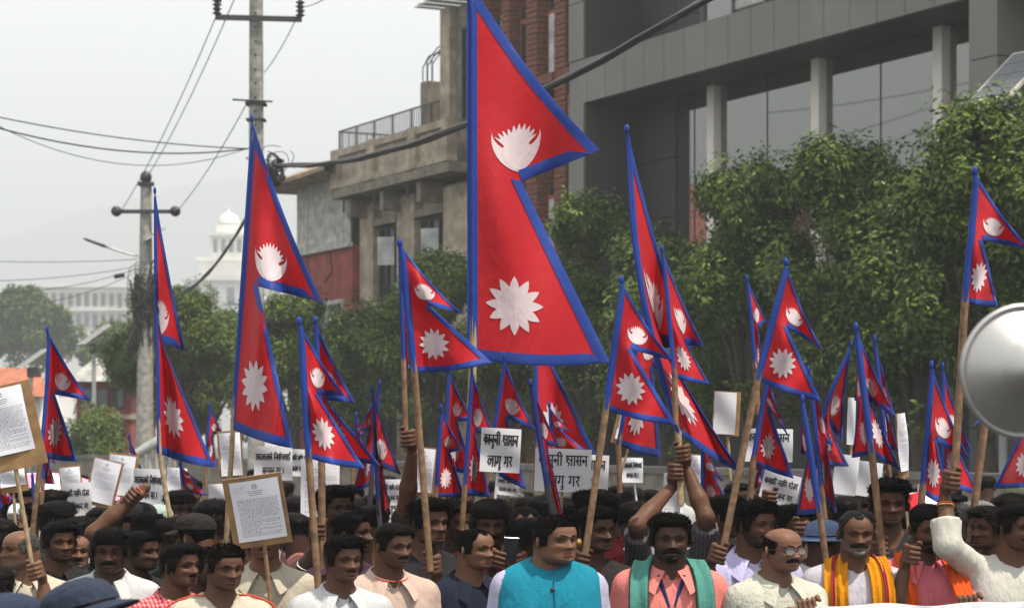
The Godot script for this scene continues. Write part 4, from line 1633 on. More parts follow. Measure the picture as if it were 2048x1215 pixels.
func make_documents() -> void:
	for n in 3:
		var im := Image.create(240, 340, false, Image.FORMAT_RGB8)
		im.fill(Color(0.93, 0.93, 0.95))
		var r := RandomNumberGenerator.new()
		r.seed = 40 + n
		# a round seal and a heading
		for y in 40:
			for x in 40:
				var q := Vector2(x - 20, y - 20).length()
				if q < 15 and r.randf() < 0.5:
					im.set_pixel(100 + x, 14 + y, Color(0.5, 0.5, 0.55))
		for k in 3:
			for x in range(80 + k * 6, 160 - k * 6):
				if r.randf() < 0.6:
					im.fill_rect(Rect2i(x, 58 + k * 10, 2, 3), Color(0.35, 0.35, 0.4))
		# scribbled endorsement at the upper left
		if n != 1:
			for k in 90:
				im.fill_rect(Rect2i(14 + r.randi() % 60, 22 + r.randi() % 46, 3, 1), Color(0.4, 0.4, 0.5))
		var y := 104
		while y < 320:
			var gap := r.randf() < 0.12 and n != 0
			if not gap:
				var x := 26 if r.randf() < 0.85 else 50
				var stop := 216 if r.randf() < 0.86 else 120
				while x < stop:
					var w := r.randi_range(4, 14)
					for q in w:
						if r.randf() < 0.75:
							im.fill_rect(Rect2i(x + q, y - r.randi_range(0, 2), 1, r.randi_range(2, 4)), Color(0.46, 0.46, 0.5))
					im.fill_rect(Rect2i(x, y - 2, w, 1), Color(0.55, 0.55, 0.58))
					x += w + 4
			y += 8 if n == 0 else 10
			if n == 2 and y > 240:
				break
		var m := mat("printed_sheet", Color(0.8, 0.8, 0.82), 0.9)
		m.albedo_texture = ImageTexture.create_from_image(im)
		documents.append(m)


# a placard by its picture centre, size and lean (degrees, + = leaning to the right), turned about the upright by turn
func placard(label: String, d: float, c: Vector2, wh: Vector2, lean: float, opt := {}) -> void:
	var turn := deg_to_rad(opt.get("turn", 0.0))
	var b := Basis(Vector3.UP, turn) * Basis(Vector3.BACK, deg_to_rad(-lean)) * Basis(Vector3.RIGHT, deg_to_rad(opt.get("tip", 0.0)))
	var centre := P(c.x, c.y, d)
	var size := wh * d / LENS
	size.x /= maxf(cos(turn), 0.2)
	var foot: Vector2 = opt.get("foot", Vector2(c.x, c.y + wh.y * 1.1))
	var o := P(foot.x, foot.y, d)
	var t := thing("placard", label, "placard", o, "paper placards held up in the crowd")
	var at := centre - o
	var q := RandomNumberGenerator.new()
	q.seed = hash(label)
	if opt.has("card"):
		var m: Array = opt.card      # margins left, right, top, bottom as shares of the width
		var cw: float = size.x * (1.0 + m[0] + m[1])
		var ch: float = size.y + size.x * (m[2] + m[3])
		var g := Geo.new()
		g.box(at + b * Vector3((m[1] - m[0]) * size.x / 2, (m[2] - m[3]) * size.x / 2, -0.006), Vector3(cw, ch, 0.006), b)
		put("cardboard", g.mesh(), M.card, t)
	# the sheet, slightly buckled
	var g := Geo.new()
	g.mapped = true
	var nx := 17
	var ny := 17
	var bend: float = opt.get("bend", 0.012)
	var curve := func(x: float, y: float) -> Vector3:
		return Vector3(x * size.x, y * size.y, bend * (1.0 - 4.0 * x * x) * 0.6 + bend * 0.5 * sin(y * 5.0 + x * 3.0) + 0.002)
	for side in 2:
		var pts := PackedVector3Array()
		for j in ny:
			for i in nx:
				var x := float(i) / (nx - 1) - 0.5
				var y := 0.5 - float(j) / (ny - 1)
				var p: Vector3 = curve.call(x if side == 0 else -x, y)
				p.z -= 0.0012 * side
				pts.append(at + b * p)
		g.grid(pts, ny, nx)
	var sheet: Material = documents[opt.doc] if opt.has("doc") else M.paper
	put("sheet", g.mesh(), sheet, t)
	if opt.has("text"):
		g = Geo.new()
		var rows: Array = opt.text
		for k in rows.size():
			var row := letters(rows[k][0])
			var flat := Geo.new()
			var h: float = size.y * rows[k][3]
			write(flat, Transform3D(Basis(), Vector3(rows[k][4] * size.x if rows[k].size() > 4 else 0.0, size.y * rows[k][1], 0)), row, Vector2(size.x * rows[k][2], h), h * opt.get("pen", 0.17))
			for i in flat.v.size():
				var p := flat.v[i]
				var z: Vector3 = curve.call(p.x / size.x, p.y / size.y)
				flat.v[i] = at + b * Vector3(p.x, p.y, z.z + 0.0018 + p.z)
			g.append(flat)
		put("lettering", g.mesh(), M.ink, t)
	# stick behind
	if not opt.has("nostick"):
		g = Geo.new()
		var r: float = opt.get("r", 0.009)
		var hi := at + b * Vector3(opt.get("sx", 0.0) * size.x, size.y * opt.get("up", 0.35), -0.02)
		g.tube([hi, Vector3(0, 0, -0.012)], [r], 4, true, PI / 4)
		put("stick", g.mesh(), opt.get("wood", M.pale_wood), t)


func placards() -> void:
	make_documents()
	var rule := [["क,ा,न,ु,न,ी, ,श,ा,स,न", 0.12, 0.86, 0.22], ["ल,ा,ग,ु, ,ग,र", -0.36, 0.62, 0.22]]
	var court := [["अ,द,ा,ल,त,क,ो, ,ि,न,ण,र्,य,ल,ा,ई", 0.1, 0.9, 0.17], ["स,म्,म,ा,न, ,ग,र, ,।", -0.3, 0.56, 0.17]]
	var dozer := [["क,व,ा,ड,ी, ,म,ा,ि,थ, ,द,ो,ज,र", 0.1, 0.88, 0.16], ["अ,ा,त,ं,क, ,ब,न्,द, ,ग,र", -0.3, 0.74, 0.16]]
	placard("printed document on cardboard held high at the left edge by the balding man", 9.9, V(10, 842), V(92, 132), -13.0, {card = [0.1, 0.2, 0.06, 0.36], doc = 0, foot = V(66, 1150), r = 0.012, up = -0.3})
	placard("printed document on cardboard held in front of the cream shirted man's face", 9.35, V(516, 1019), V(98, 126), -8.0, {card = [0.13, 0.08, 0.08, 0.14], doc = 0, foot = V(544, 1240), r = 0.012, up = -0.52, wood = M.wood, bend = 0.006, tip = 16.0})
	placard("white sign with two lines of large black letters in the middle of the crowd", 10.25, V(1001, 900), V(80, 88), 3.0, {text = rule, foot = V(989, 1010), wood = M.paper, bend = 0.016, pen = 0.15})
	placard("second sign with large black letters behind the black pole flag", 10.6, V(1126, 940), V(113, 86), 2.0, {text = rule, foot = V(1122, 1040), bend = 0.008, pen = 0.145})
	placard("third large lettered sign just showing behind the second one's right edge", 11.0, V(1168, 946), V(98, 76), 3.0, {text = rule, foot = V(1168, 1030)})
	placard("white sign with a court slogan behind the top of the cardboard document", 12.5, V(546, 926), V(77, 68), 0.0, {text = court, foot = V(548, 1010), pen = 0.15})
	placard("white sign with a court slogan left of the slender flag", 13.5, V(297, 974), V(64, 74), 3.0, {text = court, foot = V(293, 1075), pen = 0.15})
	placard("white sign with two lines of black letters low at the left, below the tilted papers", 14.0, V(154, 998), V(58, 66), -4.0, {text = dozer, foot = V(160, 1060), pen = 0.16})
	placard("large blank looking document tilted to the right at the left", 14.0, V(206, 963), V(54, 86), 14.0, {card = [0.05, 0.08, 0.04, 0.14], doc = 2, foot = V(190, 1060)})
	placard("document on cardboard behind the tilted one at the left", 15.0, V(241, 950), V(52, 80), 7.0, {card = [0.04, 0.12, 0.08, 0.05], doc = 2, foot = V(238, 1050)})
	placard("document with a cardboard edge at the far left of the tilted papers", 15.5, V(141, 962), V(40, 56), -6.0, {card = [0.06, 0.05, 0.1, 0.05], doc = 1, foot = V(144, 1040)})
	placard("small grey document under the big one at the left edge", 11.4, V(24, 955), V(52, 34), -9.0, {card = [0.02, 0.06, 0.0, 0.24], doc = 1, foot = V(30, 1060)})
	placard("pale document right of the court sign at the left", 14.6, V(352, 962), V(40, 54), 4.0, {doc = 2, foot = V(354, 1060)})
	placard("plain white sheet among the heads left of the cardboard document", 13.2, V(434, 989), V(34, 44), -3.0, {foot = V(434, 1070)})
	placard("narrow document on cardboard beside the tall left flag", 11.6, V(461, 908), V(42, 86), -4.0, {card = [0.1, 0.06, 0.1, 0.1], doc = 1, foot = V(452, 1090), r = 0.01})
	placard("grey lettered sign half hidden behind the court sign near the front pair of flags", 13.8, V(599, 925), V(44, 54), 3.0, {text = dozer, foot = V(602, 1020)})
	placard("tall document behind the front pair of flags", 11.9, V(640, 975), V(78, 116), 0.0, {doc = 1, foot = V(636, 1080)})
	placard("document with a cardboard edge right of the raised fist", 11.0, V(845, 940), V(44, 88), 6.0, {card = [0.04, 0.14, 0.06, 0.18], doc = 1, foot = V(846, 1050)})
	placard("small grey lettered sign behind the raised fist's forearm", 13.2, V(782, 984), V(46, 52), 0.0, {text = dozer, foot = V(784, 1060)})
	placard("small lettered sign below the black lettered sign", 13.0, V(1016, 970), V(46, 40), 6.0, {text = dozer, foot = V(1014, 1030)})
	placard("blank white sheet on a tilted cardboard right of the thick brown pole", 12.8, V(1267, 858), V(64, 54), 14.0, {card = [0.1, 0.06, 0.05, 0.14], foot = V(1236, 972), up = -0.3})
	placard("small grey court sign on a white stick under the trees", 14.3, V(1265, 940), V(42, 50), 0.0, {text = court, foot = V(1274, 1006), wood = M.paper, tip = -8.0})
	placard("white document behind the two raised arms", 10.9, V(1344, 985), V(36, 78), 3.0, {doc = 1, foot = V(1352, 1060)})
	placard("document on cardboard right of the two raised arms", 12.0, V(1392, 938), V(26, 56), 2.0, {card = [0.06, 0.1, 0.08, 0.04], doc = 2, foot = V(1394, 1040)})
	placard("white sheet on cardboard behind the long furled flag", 11.6, V(1450, 826), V(44, 84), 3.0, {card = [0.03, 0.2, 0.05, 0.05], foot = V(1462, 960), r = 0.011})
	placard("wide lettered sign behind the flag below the tilted flag", 12.2, V(1537, 890), V(98, 66), 1.0, {text = rule, foot = V(1540, 990)})
	placard("lettered sign tilted to the right under a raised fist", 11.5, V(1560, 978), V(76, 66), 13.0, {text = dozer, foot = V(1552, 1060), pen = 0.17})
	placard("large blank sheet left of a dark green stick", 12.2, V(1692, 949), V(48, 80), 7.0, {foot = V(1706, 1040)})
	placard("large blank sheet right of a dark green stick", 12.3, V(1738, 958), V(50, 70), 8.0, {foot = V(1716, 1050), wood = M.black_wood, r = 0.016, sx = -0.4})
	placard("tall narrow white sheet behind the backward blown flag", 12.6, V(1703, 842), V(16, 94), 2.0, {foot = V(1703, 960)})
	placard("printed paper on cardboard seen nearly edge on", 11.4, V(1806, 884), V(21, 116), -6.0, {card = [0.02, 0.04, 0.0, 0.5], doc = 1, turn = 40.0, foot = V(1818, 1060)})


# ---------------------------------------------------------------- people
# Heads: rings up a profile, shaped by the features of the face. Local axes: +Z forward, +X the person's left, eyes at y = 0.
const NR := 60
const NC := 72
var prof_y := [-0.118, -0.108, -0.094, -0.075, -0.055, -0.03, 0.0, 0.025, 0.05, 0.075, 0.095, 0.109, 0.1155]
var prof_f := [0.05, 0.078, 0.087, 0.0875, 0.088, 0.0885, 0.087, 0.0935, 0.0925, 0.081, 0.06, 0.032, 0.0]
var prof_w := [0.018, 0.037, 0.0515, 0.0595, 0.0635, 0.068, 0.0715, 0.0735, 0.0735, 0.0675, 0.053, 0.03, 0.0]
var prof_b := [0.02, 0.004, -0.012, -0.03, -0.052, -0.078, -0.093, -0.099, -0.099, -0.089, -0.068, -0.038, 0.0]
var ring_y := PackedFloat32Array()
var ring_f := PackedFloat32Array()
var ring_w := PackedFloat32Array()
var ring_b := PackedFloat32Array()
var col_a := PackedFloat32Array()
var fist: Geo
var fist_left: Geo
var bodies := {}


func profile(t: Array, y: float) -> float:
	var n := prof_y.size()
	for i in n - 1:
		if y <= prof_y[i + 1] or i == n - 2:
			var u: float = clampf((y - prof_y[i]) / (prof_y[i + 1] - prof_y[i]), 0.0, 1.0)
			return cubic_interpolate(t[i], t[i + 1], t[maxi(i - 1, 0)], t[mini(i + 2, n - 1)], u)
	return t[n - 1]


func make_tables() -> void:
	for j in NR + 1:
		var t := float(j) / NR
		var y := lerpf(-0.118, 0.1155, lerpf(t, 0.5 - 0.5 * cos(PI * t), 0.42))
		ring_y.append(y)
		ring_f.append(profile(prof_f, y))
		ring_w.append(profile(prof_w, y))
		ring_b.append(profile(prof_b, y))
	for i in NC:
		# denser in front: a in -PI..PI, 0 in front
		var u := float(i) / NC * 2.0 - 1.0
		col_a.append(PI * (0.62 * u + 0.38 * u * u * u))


func bump(x: float, s: float) -> float:
	return exp(-(x * x) / (s * s))


# the skin point of column a on ring j, of a head with the features k
func skin_point(a: float, y: float, f: float, w: float, b: float, k: Dictionary) -> Vector3:
	var sa := sin(a)
	var ca := cos(a)
	var x := w * signf(sa) * pow(absf(sa), 0.9) * float(k.wide)
	var z := (f if ca > 0.0 else -b) * signf(ca) * pow(absf(ca), 0.88)
	if y < -0.02:
		x *= 1.0 + float(k.jaw) * clampf((-0.02 - y) / 0.06, 0.0, 1.0)
	if ca > 0.05:
		var ax := absf(x)
		var front := clampf((ca - 0.05) * 3.0, 0.0, 1.0)
		var dz := 0.0
		# nose
		if y < 0.03 and y > -0.06:
			var t := clampf((0.016 - y) / 0.05, 0.0, 1.0)
			var ridge := (0.005 + 0.024 * pow(t, 1.15) * float(k.nose)) * clampf((0.03 - y) / 0.012, 0.0, 1.0)
			ridge *= 1.0 - smoothstep(-0.034, -0.047, y)
			dz += ridge * exp(-pow(ax / (0.0085 + 0.0085 * t), 2.4))
			dz += 0.008 * float(k.nose) * bump(ax - 0.0135, 0.0065) * bump(y + 0.036, 0.008)
		# sockets, brow, cheek
		dz -= 0.016 * bump(ax - 0.031, 0.0175) * bump(y - 0.001, 0.0125)
		dz += 0.0065 * bump(ax - 0.027, 0.022) * bump(y - 0.02, 0.008) * float(k.brow)
		dz += 0.0055 * bump(ax - 0.044, 0.02) * bump(y + 0.026, 0.015)
		dz -= 0.005 * float(k.thin) * bump(ax - 0.043, 0.018) * bump(y + 0.062, 0.02)
		# folds from nose to mouth, lips, chin
		dz -= 0.0022 * bump(ax - 0.026 - (-0.045 - y) * 0.35, 0.004) * bump(y + 0.056, 0.014)
		dz += 0.006 * exp(-pow(ax / 0.021, 2.0)) * (bump(y + 0.0615, 0.0052) + 1.15 * bump(y + 0.0735, 0.0062))
		dz -= 0.0045 * exp(-pow(ax / 0.023, 4.0)) * bump(y + 0.0675, 0.0022)
		dz += 0.0065 * bump(ax, 0.019) * bump(y + 0.098, 0.013)
		dz -= 0.003 * bump(ax, 0.02) * bump(y + 0.084, 0.005)
		# lids: a small ridge over the eye
		dz += 0.0035 * bump(ax - 0.031, 0.013) * bump(y - 0.0065, 0.003)
		dz += 0.002 * bump(ax - 0.031, 0.012) * bump(y + 0.008, 0.004)
		z += dz * front
	return Vector3(x, y, z)


func hairline(deg: float, k: Dictionary) -> float:
	var style: String = k.hair
	if style == "bald":
		if deg < 56.0:
			return 0.2
		if deg < 74.0:
			return lerpf(0.05, -0.025, smoothstep(56.0, 74.0, deg))
		if deg < 100.0:
			return lerpf(-0.025, 0.008, smoothstep(86.0, 97.0, deg))
		return lerpf(0.008, -0.08, smoothstep(100.0, 150.0, deg))
	var front := 0.066
	if style == "receding":
		front = lerpf(0.08, 0.093, smoothstep(4.0, 26.0, deg))
	elif style == "fringe":
		front = 0.045
	if deg < 30.0:
		return front
	if deg < 62.0:
		return lerpf(front, 0.052 if style == "receding" else 0.03, smoothstep(30.0, 62.0, deg))
	if deg < 74.0:
		return lerpf(0.052 if style == "receding" else 0.03, -0.026, smoothstep(62.0, 74.0, deg))
	if deg < 88.0:
		return -0.026
	if deg < 100.0:
		return lerpf(-0.026, 0.008, smoothstep(88.0, 97.0, deg))
	return lerpf(0.008, -0.082, smoothstep(100.0, 150.0, deg))


func crown_limit(y: float, deg: float, k: Dictionary) -> float:
	# a bald crown ends the hair upwards
	var lim := lerpf(0.05, k.get("horseshoe", 0.08), smoothstep(60.0, 125.0, deg))
	return 1.0 - smoothstep(lim - 0.012, lim + 0.004, y) if k.hair == "bald" else 1.0


func skin_color(tone: int) -> Color:
	return [Color(0.062, 0.031, 0.02), Color(0.1, 0.049, 0.031), Color(0.145, 0.073, 0.046), Color(0.19, 0.1, 0.063)][tone]


# adds a head to the body's skin, and hair, brows, moustache, eyes as parts of the person
func head_on(person: Node3D, skin: Geo, xf: Transform3D, k: Dictionary, q: RandomNumberGenerator) -> void:
	var base := skin_color(k.skin)
	var pts := PackedVector3Array()
	var at := skin.v.size()
	var stubble: float = k.stubble
	for j in NR + 1:
		for i in NC:
			var a := col_a[i]
			var p := skin_point(a, ring_y[j], ring_f[j], ring_w[j], ring_b[j], k)
			var y := ring_y[j]
			var ax := absf(p.x)
			var c := base
			if p.z > 0.0:
				# lips, lower-face stubble, darker lids
				var lip := exp(-pow(ax / 0.022, 4.0)) * clampf(bump(y + 0.062, 0.0055) + bump(y + 0.074, 0.0065), 0.0, 1.0)
				c = c.lerp(Color(0.17, 0.06, 0.05) if k.skin > 1 else Color(0.11, 0.04, 0.034), 0.6 * lip)
				c = c * (1.0 - 0.3 * bump(ax - 0.031, 0.02) * bump(y, 0.014))
			if stubble > 0.0 and y < -0.03:
				var zone := smoothstep(-0.028, -0.06, y + 0.02 * clampf(1.0 - ax / 0.06, -1.0, 1.0)) * smoothstep(-0.045, 0.0, p.z)
				zone *= 1.0 - 0.75 * exp(-pow(ax / 0.022, 4.0)) * bump(y + 0.068, 0.01)
				c = c.lerp(Color(0.012, 0.01, 0.009) if not k.grey else Color(0.12, 0.11, 0.105), clampf(stubble * zone, 0.0, 0.88))
			skin.tint = c * (1.0 + 0.22 * rough_noise.get_noise_3dv(p * 700.0) + 0.12 * rough_noise.get_noise_3dv(p * 2600.0))
			skin.add(xf * p)
			pts.append(p)
	for j in NR:
		for i in NC:
			var n := (i + 1) % NC
			skin.quad(at + j * NC + i, at + j * NC + n, at + (j + 1) * NC + n, at + (j + 1) * NC + i)
	# ears
	for s in [-1.0, 1.0]:
		skin.tint = base * 1.08
		var e := Geo.new()
		e.tint = skin.tint
		var ep := PackedVector3Array()
		for j in 9:
			for i in 14:
				var a := TAU * i / 14
				var r := [0.0, 0.45, 0.72, 0.9, 1.0, 1.02, 0.9, 0.6, 0.2][j] as float
				var out := [0.004, 0.002, 0.0045, 0.01, 0.0115, 0.008, 0.0, -0.006, -0.012][j] as float
				var oval := Vector2(cos(a) * 0.0165, sin(a) * 0.03 * (1.0 + 0.12 * sin(a)))
				ep.append(Vector3(out + 0.006 * cos(a), oval.y * r, oval.x * r))
		e.grid(ep, 9, 14, true)
		var eb := Basis(Vector3.UP, 0.38) * Basis(Vector3.RIGHT, 0.18)
		var ex := Transform3D(Basis.from_scale(Vector3(s, 1, 1)) * eb, Vector3(s * (0.0735 * float(k.wide)), -0.012, -0.012))
		skin.append(e, xf * ex)
	# eyes
	for s in [-1.0, 1.0]:
		var e := Geo.new()
		e.tinted = true
		var look: float = k.get("look", 0.0)
		for j in 9:
			for i in 16:
				var t := PI * 0.5 * j / 8.0
				var a := TAU * i / 16
				var p := Vector3(sin(t) * cos(a), sin(t) * sin(a), cos(t))
				var iris := Vector2(p.x - look, p.y).length()
				e.tint = Color(0.006, 0.004, 0.004) if iris < 0.2 else Color(0.025, 0.012, 0.007) if iris < 0.62 else Color(0.1, 0.083, 0.073)
				e.add(xf * (Vector3(s * 0.0315 * float(k.wide), 0.0, ring_f[30] - 0.0245) + p * Vector3(0.0135, 0.0046, 0.0078)))
		for j in 8:
			for i in 16:
				e.quad(j * 16 + i, (j + 1) * 16 + i, (j + 1) * 16 + (i + 1) % 16, j * 16 + (i + 1) % 16)
		put("eye", e.mesh(), M.eye, person)
	hair_on(person, xf, k, pts, q)
	# brows, moustache, beard as thin tufts on the skin
	var hc: Color = k.hair_color
	var brow := func(ax: float, y: float) -> float:
		return bump(y - 0.0225 - 0.004 * bump(ax - 0.033, 0.012) + 0.12 * maxf(ax - 0.038, 0.0), 0.0039) * smoothstep(0.011, 0.016, ax) * (1.0 - smoothstep(0.036, 0.047, ax)) * 1.05
	patch(person, "eyebrow", xf, pts, brow, 0.0027, hc, q)
	if k.moustache > 0.0:
		var m: float = k.moustache
		var f := func(ax: float, y: float) -> float:
			return bump(y + 0.052 + maxf(ax - 0.01, 0.0) * 0.26, 0.0054 * m) * (1.0 - smoothstep(0.019 * m + 0.005, 0.029 * m + 0.005, ax)) * 1.3
		patch(person, "moustache", xf, pts, f, 0.005 * m, hc, q)
	if k.beard > 0.0:
		var b: float = k.beard
		var f := func(ax: float, y: float) -> float:
			var chin := smoothstep(-0.078, -0.09, y) * (1.0 - smoothstep(0.03, 0.045, ax))
			var side := smoothstep(0.018, 0.034, ax) * smoothstep(-0.035 - (ax - 0.07) * 0.6, -0.065, y)
			return clampf((maxf(chin, side) if b > 0.5 else chin * (1.0 - smoothstep(0.018, 0.028, ax))) * 1.2, 0.0, 1.0)
		patch(person, "beard", xf, pts, f, 0.008 * b + 0.002, Color(0.11, 0.105, 0.1) if k.grey else hc, q)


func patch(person: Node3D, called: String, xf: Transform3D, pts: PackedVector3Array, f: Callable, thick: float, hc: Color, q: RandomNumberGenerator) -> void:
	var g := Geo.new()
	g.tinted = true
	var at := {}
	for j in range(1, NR - 1):
		for i in NC:
			var keep := false
			for e in [[j, i], [j, (i + 1) % NC], [j + 1, i], [j + 1, (i + 1) % NC]]:
				var p: Vector3 = pts[e[0] * NC + e[1]]
				if p.z > -0.03 and f.call(absf(p.x), p.y) > 0.3:
					keep = true
			if not keep:
				continue
			var ids := []
			for e in [[j, i], [j, (i + 1) % NC], [j + 1, (i + 1) % NC], [j + 1, i]]:
				var id: int = e[0] * NC + e[1]
				if not at.has(id):
					var p := pts[id]
					var n := Vector3(p.x, p.y * 0.4, p.z).normalized()
					var t: float = clampf(f.call(absf(p.x), p.y), 0.0, 1.0)
					g.tint = hc * q.randf_range(0.6, 1.5)
					at[id] = g.add(xf * (p + n * (thick * t * q.randf_range(0.75, 1.2) - 0.0012)))
				ids.append(at[id])
			g.quad(ids[0], ids[1], ids[2], ids[3])
	if g.v.size() > 0:
		put(called, g.mesh(), M.hair, person)


func hair_on(person: Node3D, xf: Transform3D, k: Dictionary, pts: PackedVector3Array, q: RandomNumberGenerator) -> void:
	var style: String = k.hair
	if style == "none":
		return
	var volume: float = k.volume * 0.78
	var hc: Color = k.hair_color
	var cap: bool = k.has("cap")
	var side: float = 0.0026 if style == "bald" else 0.004 if style in ["short", "bald", "receding", "fade"] else 0.009
	var shell := PackedVector3Array()
	var full := PackedFloat32Array()
	var ns: float = q.randf() * 50.0
	for j in NR + 1:
		for i in NC:
			var p := pts[j * NC + i]
			var deg := rad_to_deg(absf(col_a[i]))
			var y := ring_y[j]
			var m := clampf((y - hairline(deg, k)) / 0.008, 0.0, 1.0) * crown_limit(y, deg, k)
			var t := side
			if style != "bald":
				t = lerpf(side, volume, smoothstep(0.015, 0.085, y))
				if deg < 60.0 and style != "receding" and style != "fade":
					t += volume * 0.45 * smoothstep(0.055, 0.08, y) * (1.0 - smoothstep(0.09, 0.11, y))
			var dir := (p - Vector3(0, 0.0, -0.01)).normalized()
			var lump := rough_noise.get_noise_3dv(p * 900.0 + Vector3(ns, 0, 0)) * (0.35 if style == "curly" else 0.14)
			t *= 1.0 + lump
			if cap:
				t = minf(t, 0.006)
			full.append(m)
			shell.append(p + dir * (t * smoothstep(0.0, 1.0, m) - 0.001))
	var g := Geo.new()
	g.tinted = true
	var at := {}
	for j in NR:
		for i in NC:
			var n := (i + 1) % NC
			if full[j * NC + i] + full[j * NC + n] + full[(j + 1) * NC + i] + full[(j + 1) * NC + n] < 1.2:
				continue
			var ids := []
			for id in [j * NC + i, j * NC + n, (j + 1) * NC + n, (j + 1) * NC + i]:
				if not at.has(id):
					g.tint = hc * q.randf_range(0.45, 0.9)
					if k.grey:
						g.tint = hc.lerp(Color(0.14, 0.135, 0.13), q.randf() * float(k.get("greying", 0.5)))
					at[id] = g.add(xf * shell[id])
				ids.append(at[id])
			g.quad(ids[0], ids[1], ids[2], ids[3])
	# locks
	if not cap:
		var count: int = k.get("locks", 2400)
		if style == "bald":
			count = 260
		var messy: float = {"curly": 1.0, "messy": 0.42, "short": 0.3, "fade": 0.3, "bald": 0.3, "receding": 0.3, "fringe": 0.25}.get(style, 0.4)
		var long: float = {"curly": 0.015, "messy": 0.03, "short": 0.016, "fade": 0.018, "bald": 0.012, "receding": 0.016, "fringe": 0.036}.get(style, 0.024)
		var lift: float = {"curly": 0.7, "messy": 0.34, "short": 0.3, "fade": 0.6, "bald": 0.2, "receding": 0.3, "fringe": 0.12}.get(style, 0.35)
		var tries := 0
		while count > 0 and tries < 14000:
			tries += 1
			var j := q.randi_range(8, NR - 1)
			# even over the surface: the upper rings are short
			if q.randf() > ring_w[j] / 0.0735 + 0.08:
				continue
			var i := q.randi() % NC
			if full[j * NC + i] < 0.9:
				continue
			count -= 1
			var p := shell[j * NC + i]
			var out := (p - Vector3(0, 0, -0.01)).normalized()
			var comb := Vector3(0.15 * signf(p.x) + q.randf_range(-0.3, 0.3), -0.5, 0.2)
			if p.y > 0.06:
				comb = Vector3(k.part * 0.8, 0.1, 0.75) if style != "fade" else Vector3(q.randf_range(-0.3, 0.3), 0.5, 0.4)
			elif p.z < -0.02:
				comb = Vector3(0, -1, -0.1)
			var dir := (out * lift + comb.normalized() * 0.8 + Vector3(q.randfn(), q.randfn(), q.randfn()) * messy * 0.5).normalized()
			var l := long * q.randf_range(0.55, 1.25)
			var wd := dir.cross(out).normalized() * q.randf_range(0.0009, 0.0021)
			g.tint = hc * q.randf_range(0.5, 2.4)
			if k.grey and q.randf() < float(k.get("greying", 0.5)):
				g.tint = Color(0.2, 0.195, 0.19) * q.randf_range(0.4, 1.0)
			var bend := (Vector3(0, -1, 0) * l * 0.3 if style != "curly" else Vector3(q.randfn(), q.randfn(), q.randfn()) * l * 0.35)
			var root := p - out * 0.002
			var a := g.add(xf * (root - wd))
			g.add(xf * (root + wd))
			g.add(xf * (root + dir * l * 0.55 - wd * 0.8 + out * l * 0.12))
			g.add(xf * (root + dir * l * 0.55 + wd * 0.8 + out * l * 0.12))
			g.add(xf * (root + dir * l + bend * 0.5))
			g.quad(a, a + 1, a + 3, a + 2)
			g.tri(a + 2, a + 3, a + 4)
	if g.v.size() > 0:
		put("hair", g.mesh(), M.hair, person)
	if cap:
		cap_on(person, xf, k, pts)


func cap_on(person: Node3D, xf: Transform3D, k: Dictionary, pts: PackedVector3Array) -> void:
	var m: Material = fabric(k.cap_color, "weave")
	var g := Geo.new()
	var j0 := 0
	for j in NR:
		if ring_y[j] < (0.02 if k.cap == "wool" else 0.042):
			j0 = j
	var grow: float = 0.02 if k.cap in ["police", "bucket"] else 0.014
	var shell := PackedVector3Array()
	for j in range(j0, NR + 1):
		for i in NC:
			var p := pts[j * NC + i]
			var dir := (p - Vector3(0, 0.0, -0.01)).normalized()
			var t := grow + 0.01 * smoothstep(0.05, 0.1, ring_y[j])
			if k.cap == "topi":
				t += 0.022 * smoothstep(0.06, 0.115, ring_y[j])
			shell.append(xf * (p + dir * t))
	g.grid(shell, NR + 1 - j0, NC, true)
	g.wrinkle(rough_noise, 0.004, Vector3.ONE * 300.0)
	put("cap", g.mesh(), m, person)
	var b := Geo.new()
	var rim := PackedVector3Array()
	var n := 21
	var all: bool = k.cap == "bucket"
	if k.cap in ["topi", "wool"]:
		return
	for r in 4:
		for i in n:
			var a := lerpf(-1.25, 1.25, float(i) / (n - 1)) if not all else TAU * i / (n - 1)
			var reach := [0.0, 0.35, 0.75, 1.0][r] as float
			var len_ := (0.068 * pow(maxf(cos(a), 0.0), 0.5) if not all else 0.055)
			var p := Vector3(sin(a) * (0.088 + len_ * reach * (0.35 if not all else 1.0)), 0.043 - 0.35 * reach * len_ - 0.012 * pow(sin(a), 2.0) * reach * (1.0 if not all else 0.0), cos(a) * (0.107 + len_ * reach))
			rim.append(xf * p)
	b.grid(rim, 4, n)
	var under := PackedVector3Array()
	for p in rim:
		under.append(p - xf.basis.y.normalized() * 0.004)
	var flip := Geo.new()
	flip.grid(under, 4, n)
	for i in range(0, flip.ix.size(), 3):
		var keep := flip.ix[i + 1]
		flip.ix[i + 1] = flip.ix[i + 2]
		flip.ix[i + 2] = keep
	b.append(flip)
	put("cap_brim", b.mesh(), m, person)


